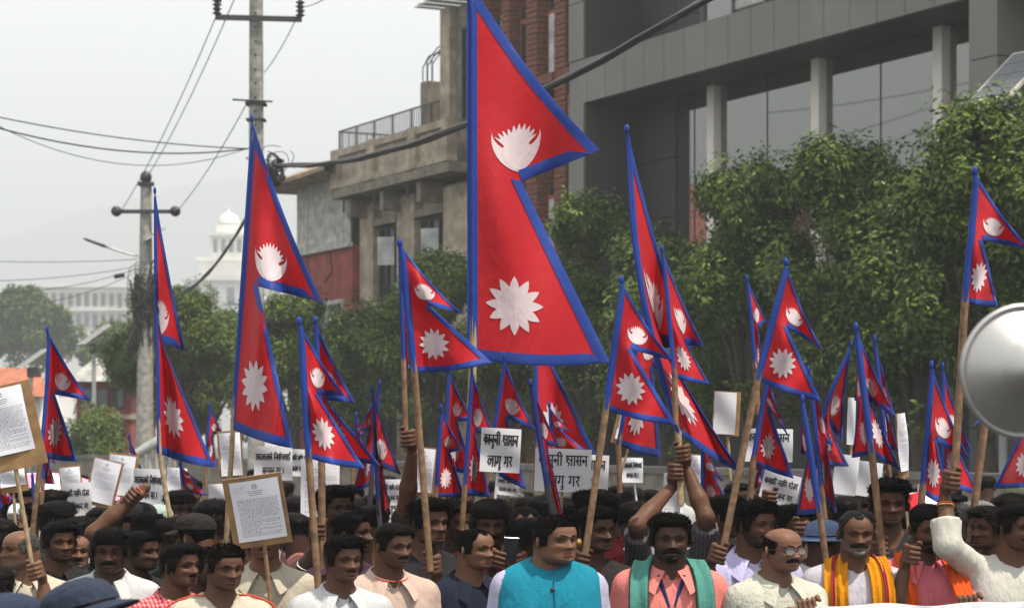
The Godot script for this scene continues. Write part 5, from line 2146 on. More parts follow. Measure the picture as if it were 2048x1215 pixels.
# ---------------------------------------------------------------- hands
func make_fist() -> void:
	# the person's right hand round a stick that runs up the y axis; +Z is away from the person, the wrist is below and behind
	var f := Field.new(Vector3(-0.06, -0.1, -0.07), Vector3(0.05, 0.075, 0.06), 0.0034)
	var wrist := Vector3(-0.026, -0.068, -0.034)
	for i in 4:
		var y: float = [0.031, 0.0105, -0.0095, -0.0285][i]
		var l: float = [0.95, 1.05, 1.0, 0.84][i]
		var kn := Vector3(-0.034, y, 0.004)
		var pip := Vector3(-0.018, y - 0.003, 0.004 + 0.031 * l)
		var dip := Vector3(0.014, y - 0.005, 0.029 * l)
		var tip := Vector3(0.021, y - 0.006, 0.004)
		f.bone(kn, pip, 0.0102, 0.0095, 0.004)
		f.bone(pip, dip, 0.0095, 0.0086, 0.004)
		f.bone(dip, tip, 0.0086, 0.0076, 0.004)
	for i in 4:
		var y: float = [0.031, 0.0105, -0.0095, -0.0285][i]
		f.bone(Vector3(-0.034, y, 0.004), Vector3(-0.027, y * 0.45 - 0.03, -0.026), 0.012, 0.014, 0.012)
	f.bone(Vector3(-0.028, -0.03, -0.022), wrist, 0.02, 0.021, 0.02)
	f.bone(Vector3(-0.022, -0.012, -0.028), Vector3(0.006, 0.026, -0.022), 0.0135, 0.0115, 0.01)
	f.bone(Vector3(0.006, 0.026, -0.022), Vector3(0.022, 0.046, 0.0), 0.0112, 0.0102, 0.005)
	f.bone(Vector3(0.022, 0.046, 0.0), Vector3(0.012, 0.05, 0.024), 0.0102, 0.0085, 0.005)
	fist = Geo.new()
	f.nets(fist)
	fist_left = Geo.new()
	fist_left.append(fist, Transform3D(Basis.from_scale(Vector3(-1, 1, 1)), Vector3.ZERO))


const WRIST := Vector3(-0.026, -0.07, -0.036)


# ---------------------------------------------------------------- body
# joints of a figure 1.70 m tall; arms hold [shoulder, elbow, wrist] of right and left
func torso_bones(f: Field, fat: float, grow: float, cloth_on: bool) -> void:
	f.bone(Vector3(-0.075, 0.93, -0.01), Vector3(0.075, 0.93, -0.01), 0.11 * fat + grow, 0.11 * fat + grow, 0.04)
	f.bone(Vector3(-0.06, 1.08, 0.012 * fat), Vector3(0.06, 1.08, 0.012 * fat), 0.105 * fat * fat + grow, 0.105 * fat * fat + grow, 0.04)
	f.bone(Vector3(-0.085, 1.25, 0.008), Vector3(0.085, 1.25, 0.008), 0.1 * fat + grow, 0.1 * fat + grow, 0.04)
	f.bone(Vector3(-0.1, 1.335, 0.0), Vector3(0.1, 1.335, 0.0), 0.075 * fat + grow, 0.075 * fat + grow, 0.04)
	for s in [-1.0, 1.0]:
		f.bone(Vector3(0.035 * s, 1.405, -0.018), Vector3(0.155 * s, 1.352, -0.012), 0.05 + grow, 0.042 + grow, 0.03)


func make_body(arms: Array, fat: float) -> Geo:
	var lo := Vector3(-0.26, 0.8, -0.22)
	var hi := Vector3(0.26, 1.62, 0.24)
	for a in arms:
		for p in a:
			lo = lo.min(p - Vector3.ONE * 0.07)
			hi = hi.max(p + Vector3.ONE * 0.07)
	var f := Field.new(lo, hi, 0.0155)
	torso_bones(f, fat, 0.0, false)
	f.bone(Vector3(0, 1.39, -0.012), Vector3(0, 1.55, 0.004), 0.062 * sqrt(fat), 0.057 * sqrt(fat), 0.03)
	for a in arms:
		f.bone(a[0], a[1], 0.047 * sqrt(fat), 0.039 * sqrt(fat), 0.03)
		f.bone(a[1], a[1].lerp(a[2], 0.35), 0.04 * sqrt(fat), 0.041 * sqrt(fat), 0.02)
		f.bone(a[1].lerp(a[2], 0.35), a[2], 0.041 * sqrt(fat), 0.0265, 0.02)
	var g := Geo.new()
	f.nets(g)
	# legs and feet under the trousers
	for s in [-1.0, 1.0]:
		g.tube([Vector3(0.085 * s, 0.88, 0), Vector3(0.09 * s, 0.48, 0.01), Vector3(0.095 * s, 0.35, -0.01), Vector3(0.1 * s, 0.06, -0.02)], [0.085, 0.055, 0.055, 0.035], 10)
		g.ball(Vector3(0.105 * s, 0.04, 0.05), Vector3(0.045, 0.038, 0.12))
	return g


func make_shirt(arms: Array, fat: float, style: String) -> Geo:
	var lo := Vector3(-0.3, 0.78, -0.26)
	var hi := Vector3(0.3, 1.52, 0.28)
	for a in arms:
		for i in (3 if style in ["kurta", "vest"] else 2):
			lo = lo.min(a[i] - Vector3.ONE * 0.1)
			hi = hi.max(a[i] + Vector3.ONE * 0.1)
	var f := Field.new(lo, hi, 0.0148)
	torso_bones(f, fat, 0.013, true)
	f.bone(Vector3(-0.075, 0.86, 0), Vector3(0.075, 0.86, 0), 0.125 * fat, 0.125 * fat, 0.05)
	for a in arms:
		var r := 0.046 * sqrt(fat) + 0.012
		if style == "kurta":
			f.bone(a[0], a[1], r, r * 0.94, 0.04)
			f.bone(a[1], a[1].lerp(a[2], 0.5), r * 0.94, r * 1.12, 0.02, true)
		elif style == "vest":
			f.bone(a[0], a[1], r, r * 0.92, 0.04)
			f.bone(a[1], a[1].lerp(a[2], 0.9), r * 0.92, r * 0.75, 0.03, true)
		else:
			f.bone(a[0], a[0].lerp(a[1], 0.42), r, r * 1.02, 0.05)
			f.bone(a[0].lerp(a[1], 0.4), a[0].lerp(a[1], 0.86), r * 1.02, r * 1.12, 0.03, true)
	# the neck opening
	if style == "tee" or style == "vest":
		f.bone(Vector3(0, 1.45, 0.0), Vector3(0, 1.62, 0.0), 0.07, 0.08, 0.01, false, true)
		f.bone(Vector3(0, 1.44, 0.07), Vector3(0, 1.6, 0.09), 0.06, 0.09, 0.01, false, true)
	else:
		f.bone(Vector3(0, 1.45, 0.0), Vector3(0, 1.62, 0.01), 0.066, 0.08, 0.01, false, true)
		var deep := 1.27 if style == "open" else 1.34
		f.bone(Vector3(0, deep, 0.14), Vector3(0, 1.44, 0.09), 0.004, 0.052, 0.01, false, true)
	var g := Geo.new()
	f.nets(g)
	g.wrinkle(rough_noise, 0.0045 if style == "kurta" else 0.007, Vector3(85, 26, 85))
	g.wrinkle(fine_noise, 0.003, Vector3(90, 30, 60))
	return g


func rest_arm(s: float) -> Array:
	return [Vector3(0.17 * s, 1.345, -0.012), Vector3(0.218 * s, 1.08, -0.03), Vector3(0.212 * s, 0.84, 0.06)]


func collar(style: String, fat: float) -> Geo:
	var g := Geo.new()
	var n := 33
	var wide := sqrt(fat)
	var pts := PackedVector3Array()
	for r in 5:
		for i in n:
			var u := float(i) / (n - 1) * 2.0 - 1.0
			var a := PI + u * (PI - (0.1 if style == "mandarin" else 0.32))    # from the front right round the back to the front left
			var front := 0.5 + 0.5 * cos(a)
			var fold := Vector3(sin(a) * 0.071 * wide, 1.474 - 0.058 * pow(front, 1.3), -0.012 + cos(a) * (0.068 + 0.022 * front) * wide)
			var out := Vector3(sin(a), 0, cos(a))
			var p := fold
			if style == "mandarin":
				p = fold + Vector3(0, [-0.045, -0.02, 0.0, -0.002, -0.04][r] + 0.004, 0) + out * ([0.0, -0.001, 0.0, 0.004, 0.006][r] as float)
			else:
				var tip := pow(front, 3.0)
				match r:
					0: p = fold + Vector3(0, -0.035, 0) - out * 0.003
					1: p = fold - out * 0.002
					2: p = fold + Vector3(0, 0.003, 0) + out * 0.004
					3: p = fold + out * (0.02 + 0.014 * tip) + Vector3(0, -0.014 - 0.024 * tip, 0) + Vector3(signf(sin(a)) * 0.016 * tip, 0, 0.012 * tip)
					4: p = fold + out * (0.036 + 0.016 * tip) + Vector3(0, -0.036 - 0.055 * tip, 0) + Vector3(signf(sin(a)) * 0.034 * tip, 0, 0.022 * tip)
			pts.append(p)
	g.grid(pts, 5, n)
	return g


# a band of cloth hung round the neck and down the front: scarf or strap
func band(path: Array, width: float, thick: float, pleats: int) -> Geo:
	var g := Geo.new()
	var n := 15
	var pts := PackedVector3Array()
	var m := path.size()
	for j in m:
		var dir: Vector3 = (path[mini(j + 1, m - 1)] - path[maxi(j - 1, 0)]).normalized()
		var out := Vector3(path[j].x * 0.6, maxf(0.0, path[j].y - 1.38) * 8.0, 0.35 if path[j].z > 0.0 else -0.35).normalized()
		var side := dir.cross(out).normalized()
		out = side.cross(dir).normalized()
		for i in n * 2:
			var u := float(i % n) / (n - 1)
			if i >= n:
				u = 1.0 - u
			var z := thick * (0.5 + 0.5 * sin(u * TAU * pleats + j * 0.25)) if i < n else -thick * 0.3
			pts.append(path[j] + side * (u - 0.5) * width + out * z)
	g.grid(pts, m, n * 2, true)
	return g


func strip(called: String, person: Node3D, paths: Array, width: float, thick: float, pleats: int, m: Material) -> void:
	for p in paths:
		put(called, band(p, width, thick, pleats).mesh(), m, person)


func reach(inv: Transform3D, a: Dictionary, body_depth: float) -> Array:
	# [shoulder, elbow, wrist, hand transform] in the person's own axes
	var s := -1.0 if a.s == "R" else 1.0
	var sh := Vector3(0.17 * s, 1.345, -0.012)
	var hand := inv * P(a.x, a.y, a.d)
	var lean: Vector2 = a.get("lean", Vector2(0, -1))
	var up := (inv * P(a.x + lean.x * 50.0, a.y + lean.y * 50.0, a.d) - hand).normalized()
	var away := inv.basis * Vector3(a.get("turn", 0.0), 0, 1)
	away = (away - up * away.dot(up)).normalized()
	var b := Basis(up.cross(away), up, away)
	var w := WRIST
	if s > 0.0:
		w.x = -w.x
	var wrist := hand + b * w
	var el: Vector3
	if a.has("ex"):
		el = inv * P(a.ex, a.ey, a.get("ed", (a.d + body_depth) * 0.5))
		if el.y > sh.y - 0.02:
			sh += Vector3(-0.02 * s, 0.045, 0.0)
	else:
		var span := wrist - sh
		var l := span.length()
		var ua := 0.285
		var fa := 0.255
		if l > ua + fa - 0.01:
			var grow := (l + 0.01) / (ua + fa)
			ua *= grow
			fa *= grow
		var t := (ua * ua - fa * fa + l * l) / (2.0 * l)
		var h := sqrt(maxf(ua * ua - t * t, 0.0))
		var pole := Vector3(0.45 * s, -1.0, -0.25)
		pole = (pole - span.normalized() * pole.dot(span.normalized())).normalized()
		el = sh + span.normalized() * t + pole * h
	return [sh, el, wrist, Transform3D(b, hand)]


func person(label: String, x: float, top: float, d: float, yaw: float, k := {}) -> Node3D:
	var q := RandomNumberGenerator.new()
	q.seed = hash(label)
	var defaults := {hair = "short", volume = 0.02, grey = false, skin = 1, stubble = 0.25, moustache = 0.0, beard = 0.0, wear = "shirt", color = Color(0.6, 0.6, 0.58), pattern = "", fat = 1.0, pitch = 0.0, roll = 0.0, arms = []}
	defaults.wide = q.randf_range(0.97, 1.04)
	defaults.jaw = q.randf_range(-0.05, 0.12)
	defaults.nose = q.randf_range(0.85, 1.15)
	defaults.brow = q.randf_range(0.7, 1.2)
	defaults.thin = q.randf_range(0.2, 1.0)
	defaults.part = q.randf_range(-1.0, 1.0)
	k = k.duplicate()
	k.merge(defaults)
	if not k.has("hair_color"):
		k.hair_color = Color(0.013, 0.012, 0.0115) if k.grey else Color(0.0055, 0.0048, 0.0045)
	var crest: float = 0.0 if k.hair in ["bald", "none"] else k.volume * 0.75
	if k.has("cap"):
		crest = 0.026
	var place := P(x, top, d)
	var height := place.y - crest
	var sink: float = k.get("sink", 0.028)
	var s := clampf(height / (1.684 - sink), 0.86, 1.14)
	var t := thing("person", label, "person", Vector3(place.x, 0, -d), k.get("group", "marchers in the crowd"))
	var by: float = deg_to_rad(k.get("body", yaw * 0.55))
	t.rotation.y = by
	t.scale = Vector3.ONE * s
	var inv := t.transform.affine_inverse()
	# arms
	var arms := [rest_arm(-1.0), rest_arm(1.0)]
	var hands := []
	var key := "%.2f" % k.fat
	for a in k.arms:
		var r := reach(inv, a, d)
		arms[0 if a.s == "R" else 1] = [r[0], r[1], r[2]]
		hands.append([a, r[3]])
		key = ""
	var skin := Geo.new()
	skin.tinted = true
	var body: Geo
	var shirt: Geo
	var skey := key + str(k.wear)
	if key != "" and bodies.has(key):
		body = bodies[key]
	else:
		body = make_body(arms, k.fat)
		if key != "":
			bodies[key] = body
	skin.append(body)
	var base := skin_color(k.skin)
	for i in skin.c.size():
		skin.c[i] = base
	for h in hands:
		if h[0].has("nohand"):
			continue
		skin.tint = base
		var from := skin.v.size()
		skin.append(fist if h[0].s == "R" else fist_left, h[1])
		for i in range(from, skin.c.size()):
			skin.c[i] = base * 1.05
	for i in 2:
		if (k.arms as Array).all(func(a): return (0 if a.s == "R" else 1) != i):
			var hx := Transform3D(Basis(Vector3.RIGHT, 0.25), arms[i][2] - Basis(Vector3.RIGHT, 0.25) * (WRIST * Vector3(1.0 if i == 0 else -1.0, -1, 1)) + Vector3(0, -0.0, 0))
			hx.basis = hx.basis * Basis.from_scale(Vector3(1, -1, 1))
			var from := skin.v.size()
			skin.append(fist if i == 0 else fist_left, hx)
			for e in range(from, skin.c.size()):
				skin.c[e] = base
	var hs: float = 0.89 * k.get("big", 1.0)
	var hx := Transform3D(Basis(Vector3.UP, deg_to_rad(yaw) - by) * Basis(Vector3.RIGHT, deg_to_rad(k.pitch)) * Basis(Vector3.BACK, deg_to_rad(k.roll)), Vector3.ZERO)
	hx.basis = hx.basis * Basis.from_scale(Vector3(1.06, 0.88, 1.0) * hs)
	var pivot := Vector3(0, 1.5, 0.0)
	var centre := Vector3(0, 1.684 - sink - 0.1155 * 0.88 * hs, 0.028 + sink * 0.3)
	hx.origin = pivot + hx.basis.orthonormalized() * (centre - pivot)
	head_on(t, skin, hx, k, q)
	put("body", skin.mesh(), M.skin, t)
	# clothes
	if k.wear != "bare":
		if key != "" and bodies.has(skey):
			shirt = bodies[skey]
		else:
			shirt = make_shirt(arms, k.fat, k.wear)
			if key != "":
				bodies[skey] = shirt
		var under: bool = k.wear == "vest"
		var sm: Material = fabric(k.get("sleeve", Color(0.62, 0.6, 0.7)) if under else k.color, "" if under else k.pattern)
		put("shirt", shirt.mesh(), sm, t)
		if k.wear in ["shirt", "open", "polo"] and not k.has("plain"):
			put("collar", collar("shirt", k.fat).mesh(), fabric(k.get("collar_color", k.color), k.pattern), t)
		if under:
			vest_on(t, k)
	var g := Geo.new()
	for e in [-1.0, 1.0]:
		g.tube([Vector3(0.078 * e, 0.95, -0.005), Vector3(0.09 * e, 0.7, 0), Vector3(0.092 * e, 0.45, 0.01), Vector3(0.1 * e, 0.06, -0.02)], [0.105 * k.fat, 0.098, 0.08, 0.07], 12)
	put("trousers", g.mesh(), M.trousers, t)
	g = Geo.new()
	for e in [-1.0, 1.0]:
		g.ball(Vector3(0.105 * e, 0.045, 0.05), Vector3(0.052, 0.045, 0.14), Basis(), 6, 10)
	put("shoes", g.mesh(), M.shoe, t)
	k.head = hx
	k.hands = hands
	k.arm_list = arms
	k.shirt_geo = shirt
	k.outer = shirt
	last = k
	return t


var last := {}


func vest_on(t: Node3D, k: Dictionary) -> void:
	var fat: float = k.fat
	var f := Field.new(Vector3(-0.28, 0.82, -0.27), Vector3(0.28, 1.54, 0.29), 0.0135)
	torso_bones(f, fat, 0.022, true)
	f.bone(Vector3(0, 1.46, 0.0), Vector3(0, 1.62, 0.01), 0.068, 0.075, 0.01, false, true)
	f.bone(Vector3(0, 1.425, 0.16), Vector3(0, 1.5, 0.08), 0.008, 0.035, 0.01, false, true)
	for s in [-1.0, 1.0]:
		f.bone(Vector3(0.28 * s, 1.3, -0.01), Vector3(0.235 * s, 1.45, -0.01), 0.085, 0.055, 0.01, false, true)
	var g := Geo.new()
	f.nets(g)
	g.wrinkle(rough_noise, 0.008, Vector3(60, 40, 60))
	k.vest_geo = g
	put("waistcoat", g.mesh(), fabric(k.color, "weave"), t)
	put("stand_collar", collar("mandarin", fat).mesh(), fabric(k.color, "weave"), t)
	for i in 4:
		var b := Geo.new()
		b.ball(Vector3(0.0, 1.35 - i * 0.085, front_of(g, 0.0, 1.35 - i * 0.085) + 0.002), Vector3(0.009, 0.009, 0.005), Basis(), 6, 10)
		put("button", b.mesh(), M.iron, t)
	var seam := Geo.new()
	var path := []
	for i in 9:
		path.append(Vector3(0.006, 1.385 - i * 0.06, front_of(g, 0.0, 1.385 - i * 0.06) + 0.0005))
	seam.tube(path, [0.0025], 5)
	put("front_seam", seam.mesh(), fabric(k.color * 0.5), t)


func chest_z(y: float, fat: float) -> float:
	# how far forward the bare chest comes at height y on the middle line
	var z := 0.0
	z = maxf(z, 0.008 + sqrt(maxf(0.0, pow(0.1 * fat, 2.0) - pow(y - 1.25, 2.0))))
	z = maxf(z, sqrt(maxf(0.0, pow(0.075 * fat, 2.0) - pow(y - 1.335, 2.0))))
	z = maxf(z, 0.012 * fat + sqrt(maxf(0.0, pow(0.105 * fat * fat, 2.0) - pow(y - 1.08, 2.0))))
	return maxf(z, 0.05) + (0.012 if y > 1.1 else 0.006)


func buttons(t: Node3D, color: Color, y0 := 1.3) -> void:
	var cloth_geo: Geo = last.shirt_geo
	for i in 4:
		var g := Geo.new()
		var y := y0 - i * 0.085
		g.ball(Vector3(0.0, y, front_of(cloth_geo, 0.0, y) + 0.003), Vector3(0.006, 0.006, 0.003), Basis(), 5, 8)
		put("button", g.mesh(), fabric(color), t)
	var s := Geo.new()
	var pts := PackedVector3Array()
	for i in 12:
		var y := y0 + 0.02 - i * 0.04
		var z := front_of(cloth_geo, 0.0, y) + 0.002
		for x in [[-0.016, -0.004], [-0.014, 0.001], [0.014, 0.001], [0.017, -0.004]]:
			pts.append(Vector3(x[0], y, z + x[1]))
	s.grid(pts, 12, 4)
	put("placket", s.mesh(), fabric(color * 0.93), t)


func scarf_paths(spread: float, lift := 0.006) -> Array:
	var cloth_geo: Geo = last.shirt_geo
	var out := []
	for s in [-1.0, 1.0]:
		var path := [Vector3(0.0, 1.46, -0.1), Vector3(0.05 * s, 1.468, -0.085)]
		for z in [-0.04, 0.0, 0.035]:
			path.append(Vector3(spread * (0.88 + z) * s, maxf(top_of(cloth_geo, spread * 0.9 * s, z), 1.36) + lift + 0.004, z))
		for i in 11:
			var y := 1.385 - i * 0.052
			path.append(Vector3(spread * s, y, maxf(front_of(cloth_geo, spread * s, y, 0.03), 0.07) + lift))
		# ease the line
		for e in 3:
			for i in range(1, path.size() - 1):
				path[i] = (path[i - 1] + path[i] * 2.0 + path[i + 1]) / 4.0 + Vector3(0, 0, 0.0015)
		out.append(path)
	return out


func spectacles(t: Node3D, hx: Transform3D) -> void:
	var g := Geo.new()
	for s in [-1.0, 1.0]:
		var path := []
		for i in 17:
			var a := TAU * i / 16
			path.append(hx * Vector3(s * 0.033 + cos(a) * 0.0255, -0.004 + signf(sin(a)) * pow(absf(sin(a)), 0.7) * 0.019, 0.101 - 0.006 * absf(s * 0.033 + cos(a) * 0.0255) / 0.05))
		g.tube(path, [0.0022], 6, false)
		g.tube([hx * Vector3(s * 0.058, 0.004, 0.096), hx * Vector3(s * 0.074, 0.005, 0.06), hx * Vector3(s * 0.0765, 0.003, 0.0), hx * Vector3(s * 0.075, -0.008, -0.02)], [0.002], 5)
		var l := Geo.new()
		var ring := []
		for i in 16:
			ring.append(path[i])
		l.ngon(ring, hx.basis.z)
		put("lens", l.mesh(), M.lens, t)
	g.tube([hx * Vector3(-0.009, 0.002, 0.102), hx * Vector3(0.009, 0.002, 0.102)], [0.002], 5)
	put("spectacle_frame", g.mesh(), M.iron, t)


func ring_on(t: Node3D, called: String, a: Array, at: float, m: Material, r := 0.036, tube := 0.004) -> void:
	var e: Vector3 = a[1]
	var w: Vector3 = a[2]
	var dir := (w - e).normalized()
	var x := dir.cross(Vector3.FORWARD if absf(dir.z) < 0.9 else Vector3.UP).normalized()
	var y := dir.cross(x)
	var g := Geo.new()
	var path := []
	for i in 19:
		var u := TAU * i / 18
		path.append(e.lerp(w, at) + (x * cos(u) + y * sin(u)) * r)
	g.tube(path, [tube], 6, false)
	put(called, g.mesh(), m, t)


# how far forward the cloth comes at (x, y), read from its own mesh
func front_of(g: Geo, x: float, y: float, reach_ := 0.016) -> float:
	var z := -1.0
	for p in g.v:
		if absf(p.x - x) < reach_ and absf(p.y - y) < reach_ and p.z > z:
			z = p.z
	return z


func top_of(g: Geo, x: float, z: float, reach_ := 0.018) -> float:
	var y := -1.0
	for p in g.v:
		if absf(p.x - x) < reach_ and absf(p.z - z) < reach_ and p.y > y:
			y = p.y
	return y


const CREAM := Color(0.4, 0.36, 0.285)
const WHITE := Color(0.42, 0.42, 0.43)
const BLACK := Color(0.018, 0.018, 0.02)


func crowd() -> void:
	make_tables()
	make_fist()
	front_row()
	second_row()
	back_rows()
	carried()


func arm(s: String, x: float, y: float, d: float, more := {}) -> Dictionary:
	var a := {s = s, x = x, y = y, d = d}
	a.merge(more)
	return a


func front_row() -> void:
	var t: Node3D
	# from the left
	t = person("balding grey haired man in a cream shirt gripping a placard stick at the left", 55, 1060, 10.1, -52, {hair = "bald", horseshoe = 0.125, grey = true, greying = 0.6, skin = 2, stubble = 0.3, color = CREAM, thin = 1.0, nose = 1.25, body = 10.0, arms = [arm("L", 66, 1141, 9.9, {lean = V(-0.18, -1), ex = 92.0, ey = 1215.0, ed = 9.95})]})
	t = person("round faced man with a straight black fringe and moustache in a white shirt", 218, 1050, 9.7, 9, {hair = "fringe", volume = 0.024, moustache = 1.2, stubble = 0.5, skin = 0, sink = 0.04, fat = 1.08, color = WHITE, big = 1.03, pitch = 3.0})
	buttons(t, WHITE)
	t = person("man in a red and white checked shirt looking right", 350, 1083, 9.3, 52, {hair = "messy", volume = 0.024, stubble = 0.25, moustache = 0.8, skin = 1, color = Color(0.72, 0.5, 0.5), pattern = "check", pitch = -3.0})
	t = person("man in a white round neck shirt with red shoulder stripes", 441, 1083, 9.15, 32, {hair = "fade", volume = 0.016, stubble = 0.25, skin = 1, wear = "tee", color = CREAM * 1.05, pitch = 6.0, wide = 1.02})
	for s in [-1.0, 1.0]:
		var g := Geo.new()
		var path := [Vector3(0.075 * s, 1.462, 0.03), Vector3(0.12 * s, 1.452, 0.01), Vector3(0.18 * s, 1.44, -0.005), Vector3(0.225 * s, 1.41, -0.008), Vector3(0.25 * s, 1.36, -0.01)]
		for i in path.size():
			path[i].y = maxf(top_of(last.shirt_geo, path[i].x, path[i].z), 1.3) + 0.002
		g.tube(path, [0.0045], 6)
		put("shoulder_stripe", g.mesh(), M.thread, t)
	t = person("man in a speckled cream shirt, his eyes hidden by the cardboard document", 530, 1027, 9.75, 4, {hair = "short", moustache = 0.9, stubble = 0.35, skin = 2, color = CREAM, pattern = "specks", wear = "open", fat = 1.05})
	buttons(t, CREAM, 1.25)
	t = person("young man with a thin moustache in a white shirt beside the front flag pole", 680, 1066, 9.25, 30, {hair = "messy", volume = 0.03, moustache = 0.75, stubble = 0.1, skin = 1, color = WHITE, thin = 1.0, jaw = -0.05})
	buttons(t, WHITE)
	t = person("man with a moustache and an orange neck thread in a pale pink shirt", 777, 1040, 9.6, 38, {hair = "short", volume = 0.022, moustache = 0.9, stubble = 0.4, skin = 1, wear = "open", color = Color(0.42, 0.31, 0.26), fat = 1.05, pitch = 4.0})
	buttons(t, Color(0.42, 0.31, 0.26), 1.24)
	var g2 := Geo.new()
	var ring := []
	for i in 19:
		var a := TAU * i / 18
		ring.append(Vector3(sin(a) * 0.078, 1.435 - 0.02 * cos(a), cos(a) * 0.085 + 0.01))
	g2.tube(ring, [0.0028], 5, false)
	put("neck_thread", g2.mesh(), M.thread, t)
	t = person("man with a high bare forehead in a navy polo shirt", 940, 1056, 9.8, 48, {hair = "receding", volume = 0.006, stubble = 0.15, skin = 2, wear = "polo", color = Color(0.012, 0.015, 0.028), fat = 1.05, big = 0.98})
	var gb := Geo.new()
	gb.box(Vector3(0.1, 1.2, front_of(last.shirt_geo, 0.1, 1.2) + 0.002), Vector3(0.02, 0.014, 0.006))
	put("badge", gb.mesh(), M.thread, t)
	t = person("stout short haired man in a turquoise waistcoat over a lavender shirt", 1098, 1029, 9.1, 36, {hair = "fade", volume = 0.014, stubble = 0.06, skin = 2, wear = "vest", color = Color(0.012, 0.2, 0.29), sleeve = Color(0.35, 0.335, 0.45), sink = 0.062, fat = 1.06, wide = 1.06, jaw = 0.16, nose = 0.85, pitch = -2.0, body = 6.0})
	t = person("bearded man in a salmon pink shirt with green backpack straps", 1339, 1023, 9.3, 2, {hair = "messy", volume = 0.026, moustache = 1.5, stubble = 0.9, beard = 0.35, skin = 0, wear = "open", color = Color(0.56, 0.17, 0.15), collar_color = Color(0.56, 0.17, 0.15), sink = 0.05, fat = 1.06, wide = 1.05})
	buttons(t, Color(0.56, 0.17, 0.15), 1.26)
	var straps := scarf_paths(0.134, 0.014)
	strip("backpack_strap", t, straps, 0.07, 0.012, 1, fabric(Color(0.075, 0.24, 0.2), "weave"))
	var under := []
	for p in straps:
		var low := []
		for v in p:
			low.append(v - Vector3(0, 0.001, 0.004))
		under.append(low)
	strip("strap_edge", t, under, 0.08, 0.004, 1, fabric(Color(0.03, 0.05, 0.05)))
	var pk := Geo.new()
	for s in [-1.0, 1.0]:
		pk.tube([Vector3(0.052 * s, 1.405, 0.09), Vector3(0.03 * s, 1.34, front_of(last.shirt_geo, 0.04 * s, 1.34) - 0.002), Vector3(0.006 * s, 1.265, front_of(last.shirt_geo, 0.012 * s, 1.262) + 0.002)], [0.008, 0.008, 0.004], 6, true, 0.0, 0.6)
	put("navy_placket", pk.mesh(), fabric(Color(0.015, 0.03, 0.11)), t)
	pk = Geo.new()
	pk.box(Vector3(0.15, 1.135, front_of(last.shirt_geo, 0.15, 1.135, 0.03) + 0.002), Vector3(0.07, 0.13, 0.01))
	put("pocketed_phone", pk.mesh(), M.phone, t)
	t = person("balding man in black framed spectacles and a cream striped shirt", 1553, 1055, 9.3, 34, {hair = "bald", moustache = 1.25, stubble = 0.1, skin = 2, color = Color(0.43, 0.42, 0.365), pattern = "stripes", sink = 0.035, fat = 1.06, wide = 1.03, nose = 1.1, arms = [arm("L", 1614, 1208, 8.95, {lean = V(1, -0.15), ex = 1640.0, ey = 1300.0, ed = 9.1})]})
	spectacles(t, last.head)
	buttons(t, Color(0.66, 0.65, 0.58))
	t = person("man with a grey goatee wearing a yellow scarf over a white shirt", 1711, 1016, 9.65, 1, {hair = "receding", volume = 0.012, moustache = 1.35, beard = 0.5, grey = true, greying = 0.12, skin = 1, stubble = 0.45, wear = "open", plain = true, color = Color(0.4, 0.375, 0.42), thin = 1.0, pitch = 5.0, arms = [arm("R", 1660, 1172, 9.78, {lean = V(-0.12, -1), ex = 1640.0, ey = 1290.0, ed = 9.9})]})
	strip("yellow_scarf", t, scarf_paths(0.098), 0.1, 0.014, 3, fabric(Color(0.6, 0.24, 0.008), "weave"))
	var edge := []
	for p in scarf_paths(0.112, 0.018):
		var line := []
		for v in p:
			line.append(v + Vector3(0, 0.002, 0.002))
		edge.append(line)
	strip("scarf_stripe", t, edge, 0.014, 0.006, 1, fabric(Color(0.25, 0.02, 0.04)))
	t = person("bearded man in a pink shirt with an orange scarf, head bowed", 1850, 1000, 9.75, 8, {hair = "short", volume = 0.022, moustache = 1.4, beard = 0.45, stubble = 1.0, skin = 1, color = Color(0.52, 0.13, 0.16), pitch = 12.0, arms = [arm("R", 1828, 1108, 9.55, {lean = V(0.08, -1), ex = 1786.0, ey = 1225.0, ed = 9.6}), arm("L", 1936, 1202, 9.0, {lean = V(1, -0.1), ex = 1950.0, ey = 1310.0, ed = 9.4})]})
	buttons(t, Color(0.52, 0.13, 0.16))
	strip("orange_scarf", t, scarf_paths(0.108), 0.085, 0.014, 3, fabric(Color(0.68, 0.09, 0.015), "weave"))
	t = person("man in a white embroidered kurta raising his arm under the loudspeaker", 2026, 1002, 9.7, 26, {hair = "messy", volume = 0.028, moustache = 1.1, stubble = 0.45, skin = 1, wear = "kurta", color = Color(0.43, 0.415, 0.37), fat = 1.05, body = 4.0, arms = [arm("R", 1908, 960, 9.6, {lean = V(0.05, -1), ex = 1896.0, ey = 1090.0, ed = 9.55})]})
	ring_on(t, "bracelet", last.arm_list[0], 0.8, M.gold, 0.034)
	ring_on(t, "bracelet", last.arm_list[0], 0.84, M.thread, 0.033)
	# the two caps close to the camera
	person("officer in a navy peaked cap close to the camera at the lower left", 158, 1158, 5.6, 74, {pitch = -18.0, hair = "short", cap = "police", cap_color = Color(0.03, 0.04, 0.065), color = Color(0.1, 0.12, 0.2), skin = 2, big = 1.02, group = "officers in caps"})
	person("second officer in a navy cap cut off by the lower left corner", 2, 1182, 5.7, 150, {hair = "short", cap = "police", cap_color = Color(0.03, 0.04, 0.07), color = Color(0.1, 0.12, 0.2), skin = 2, group = "officers in caps"})


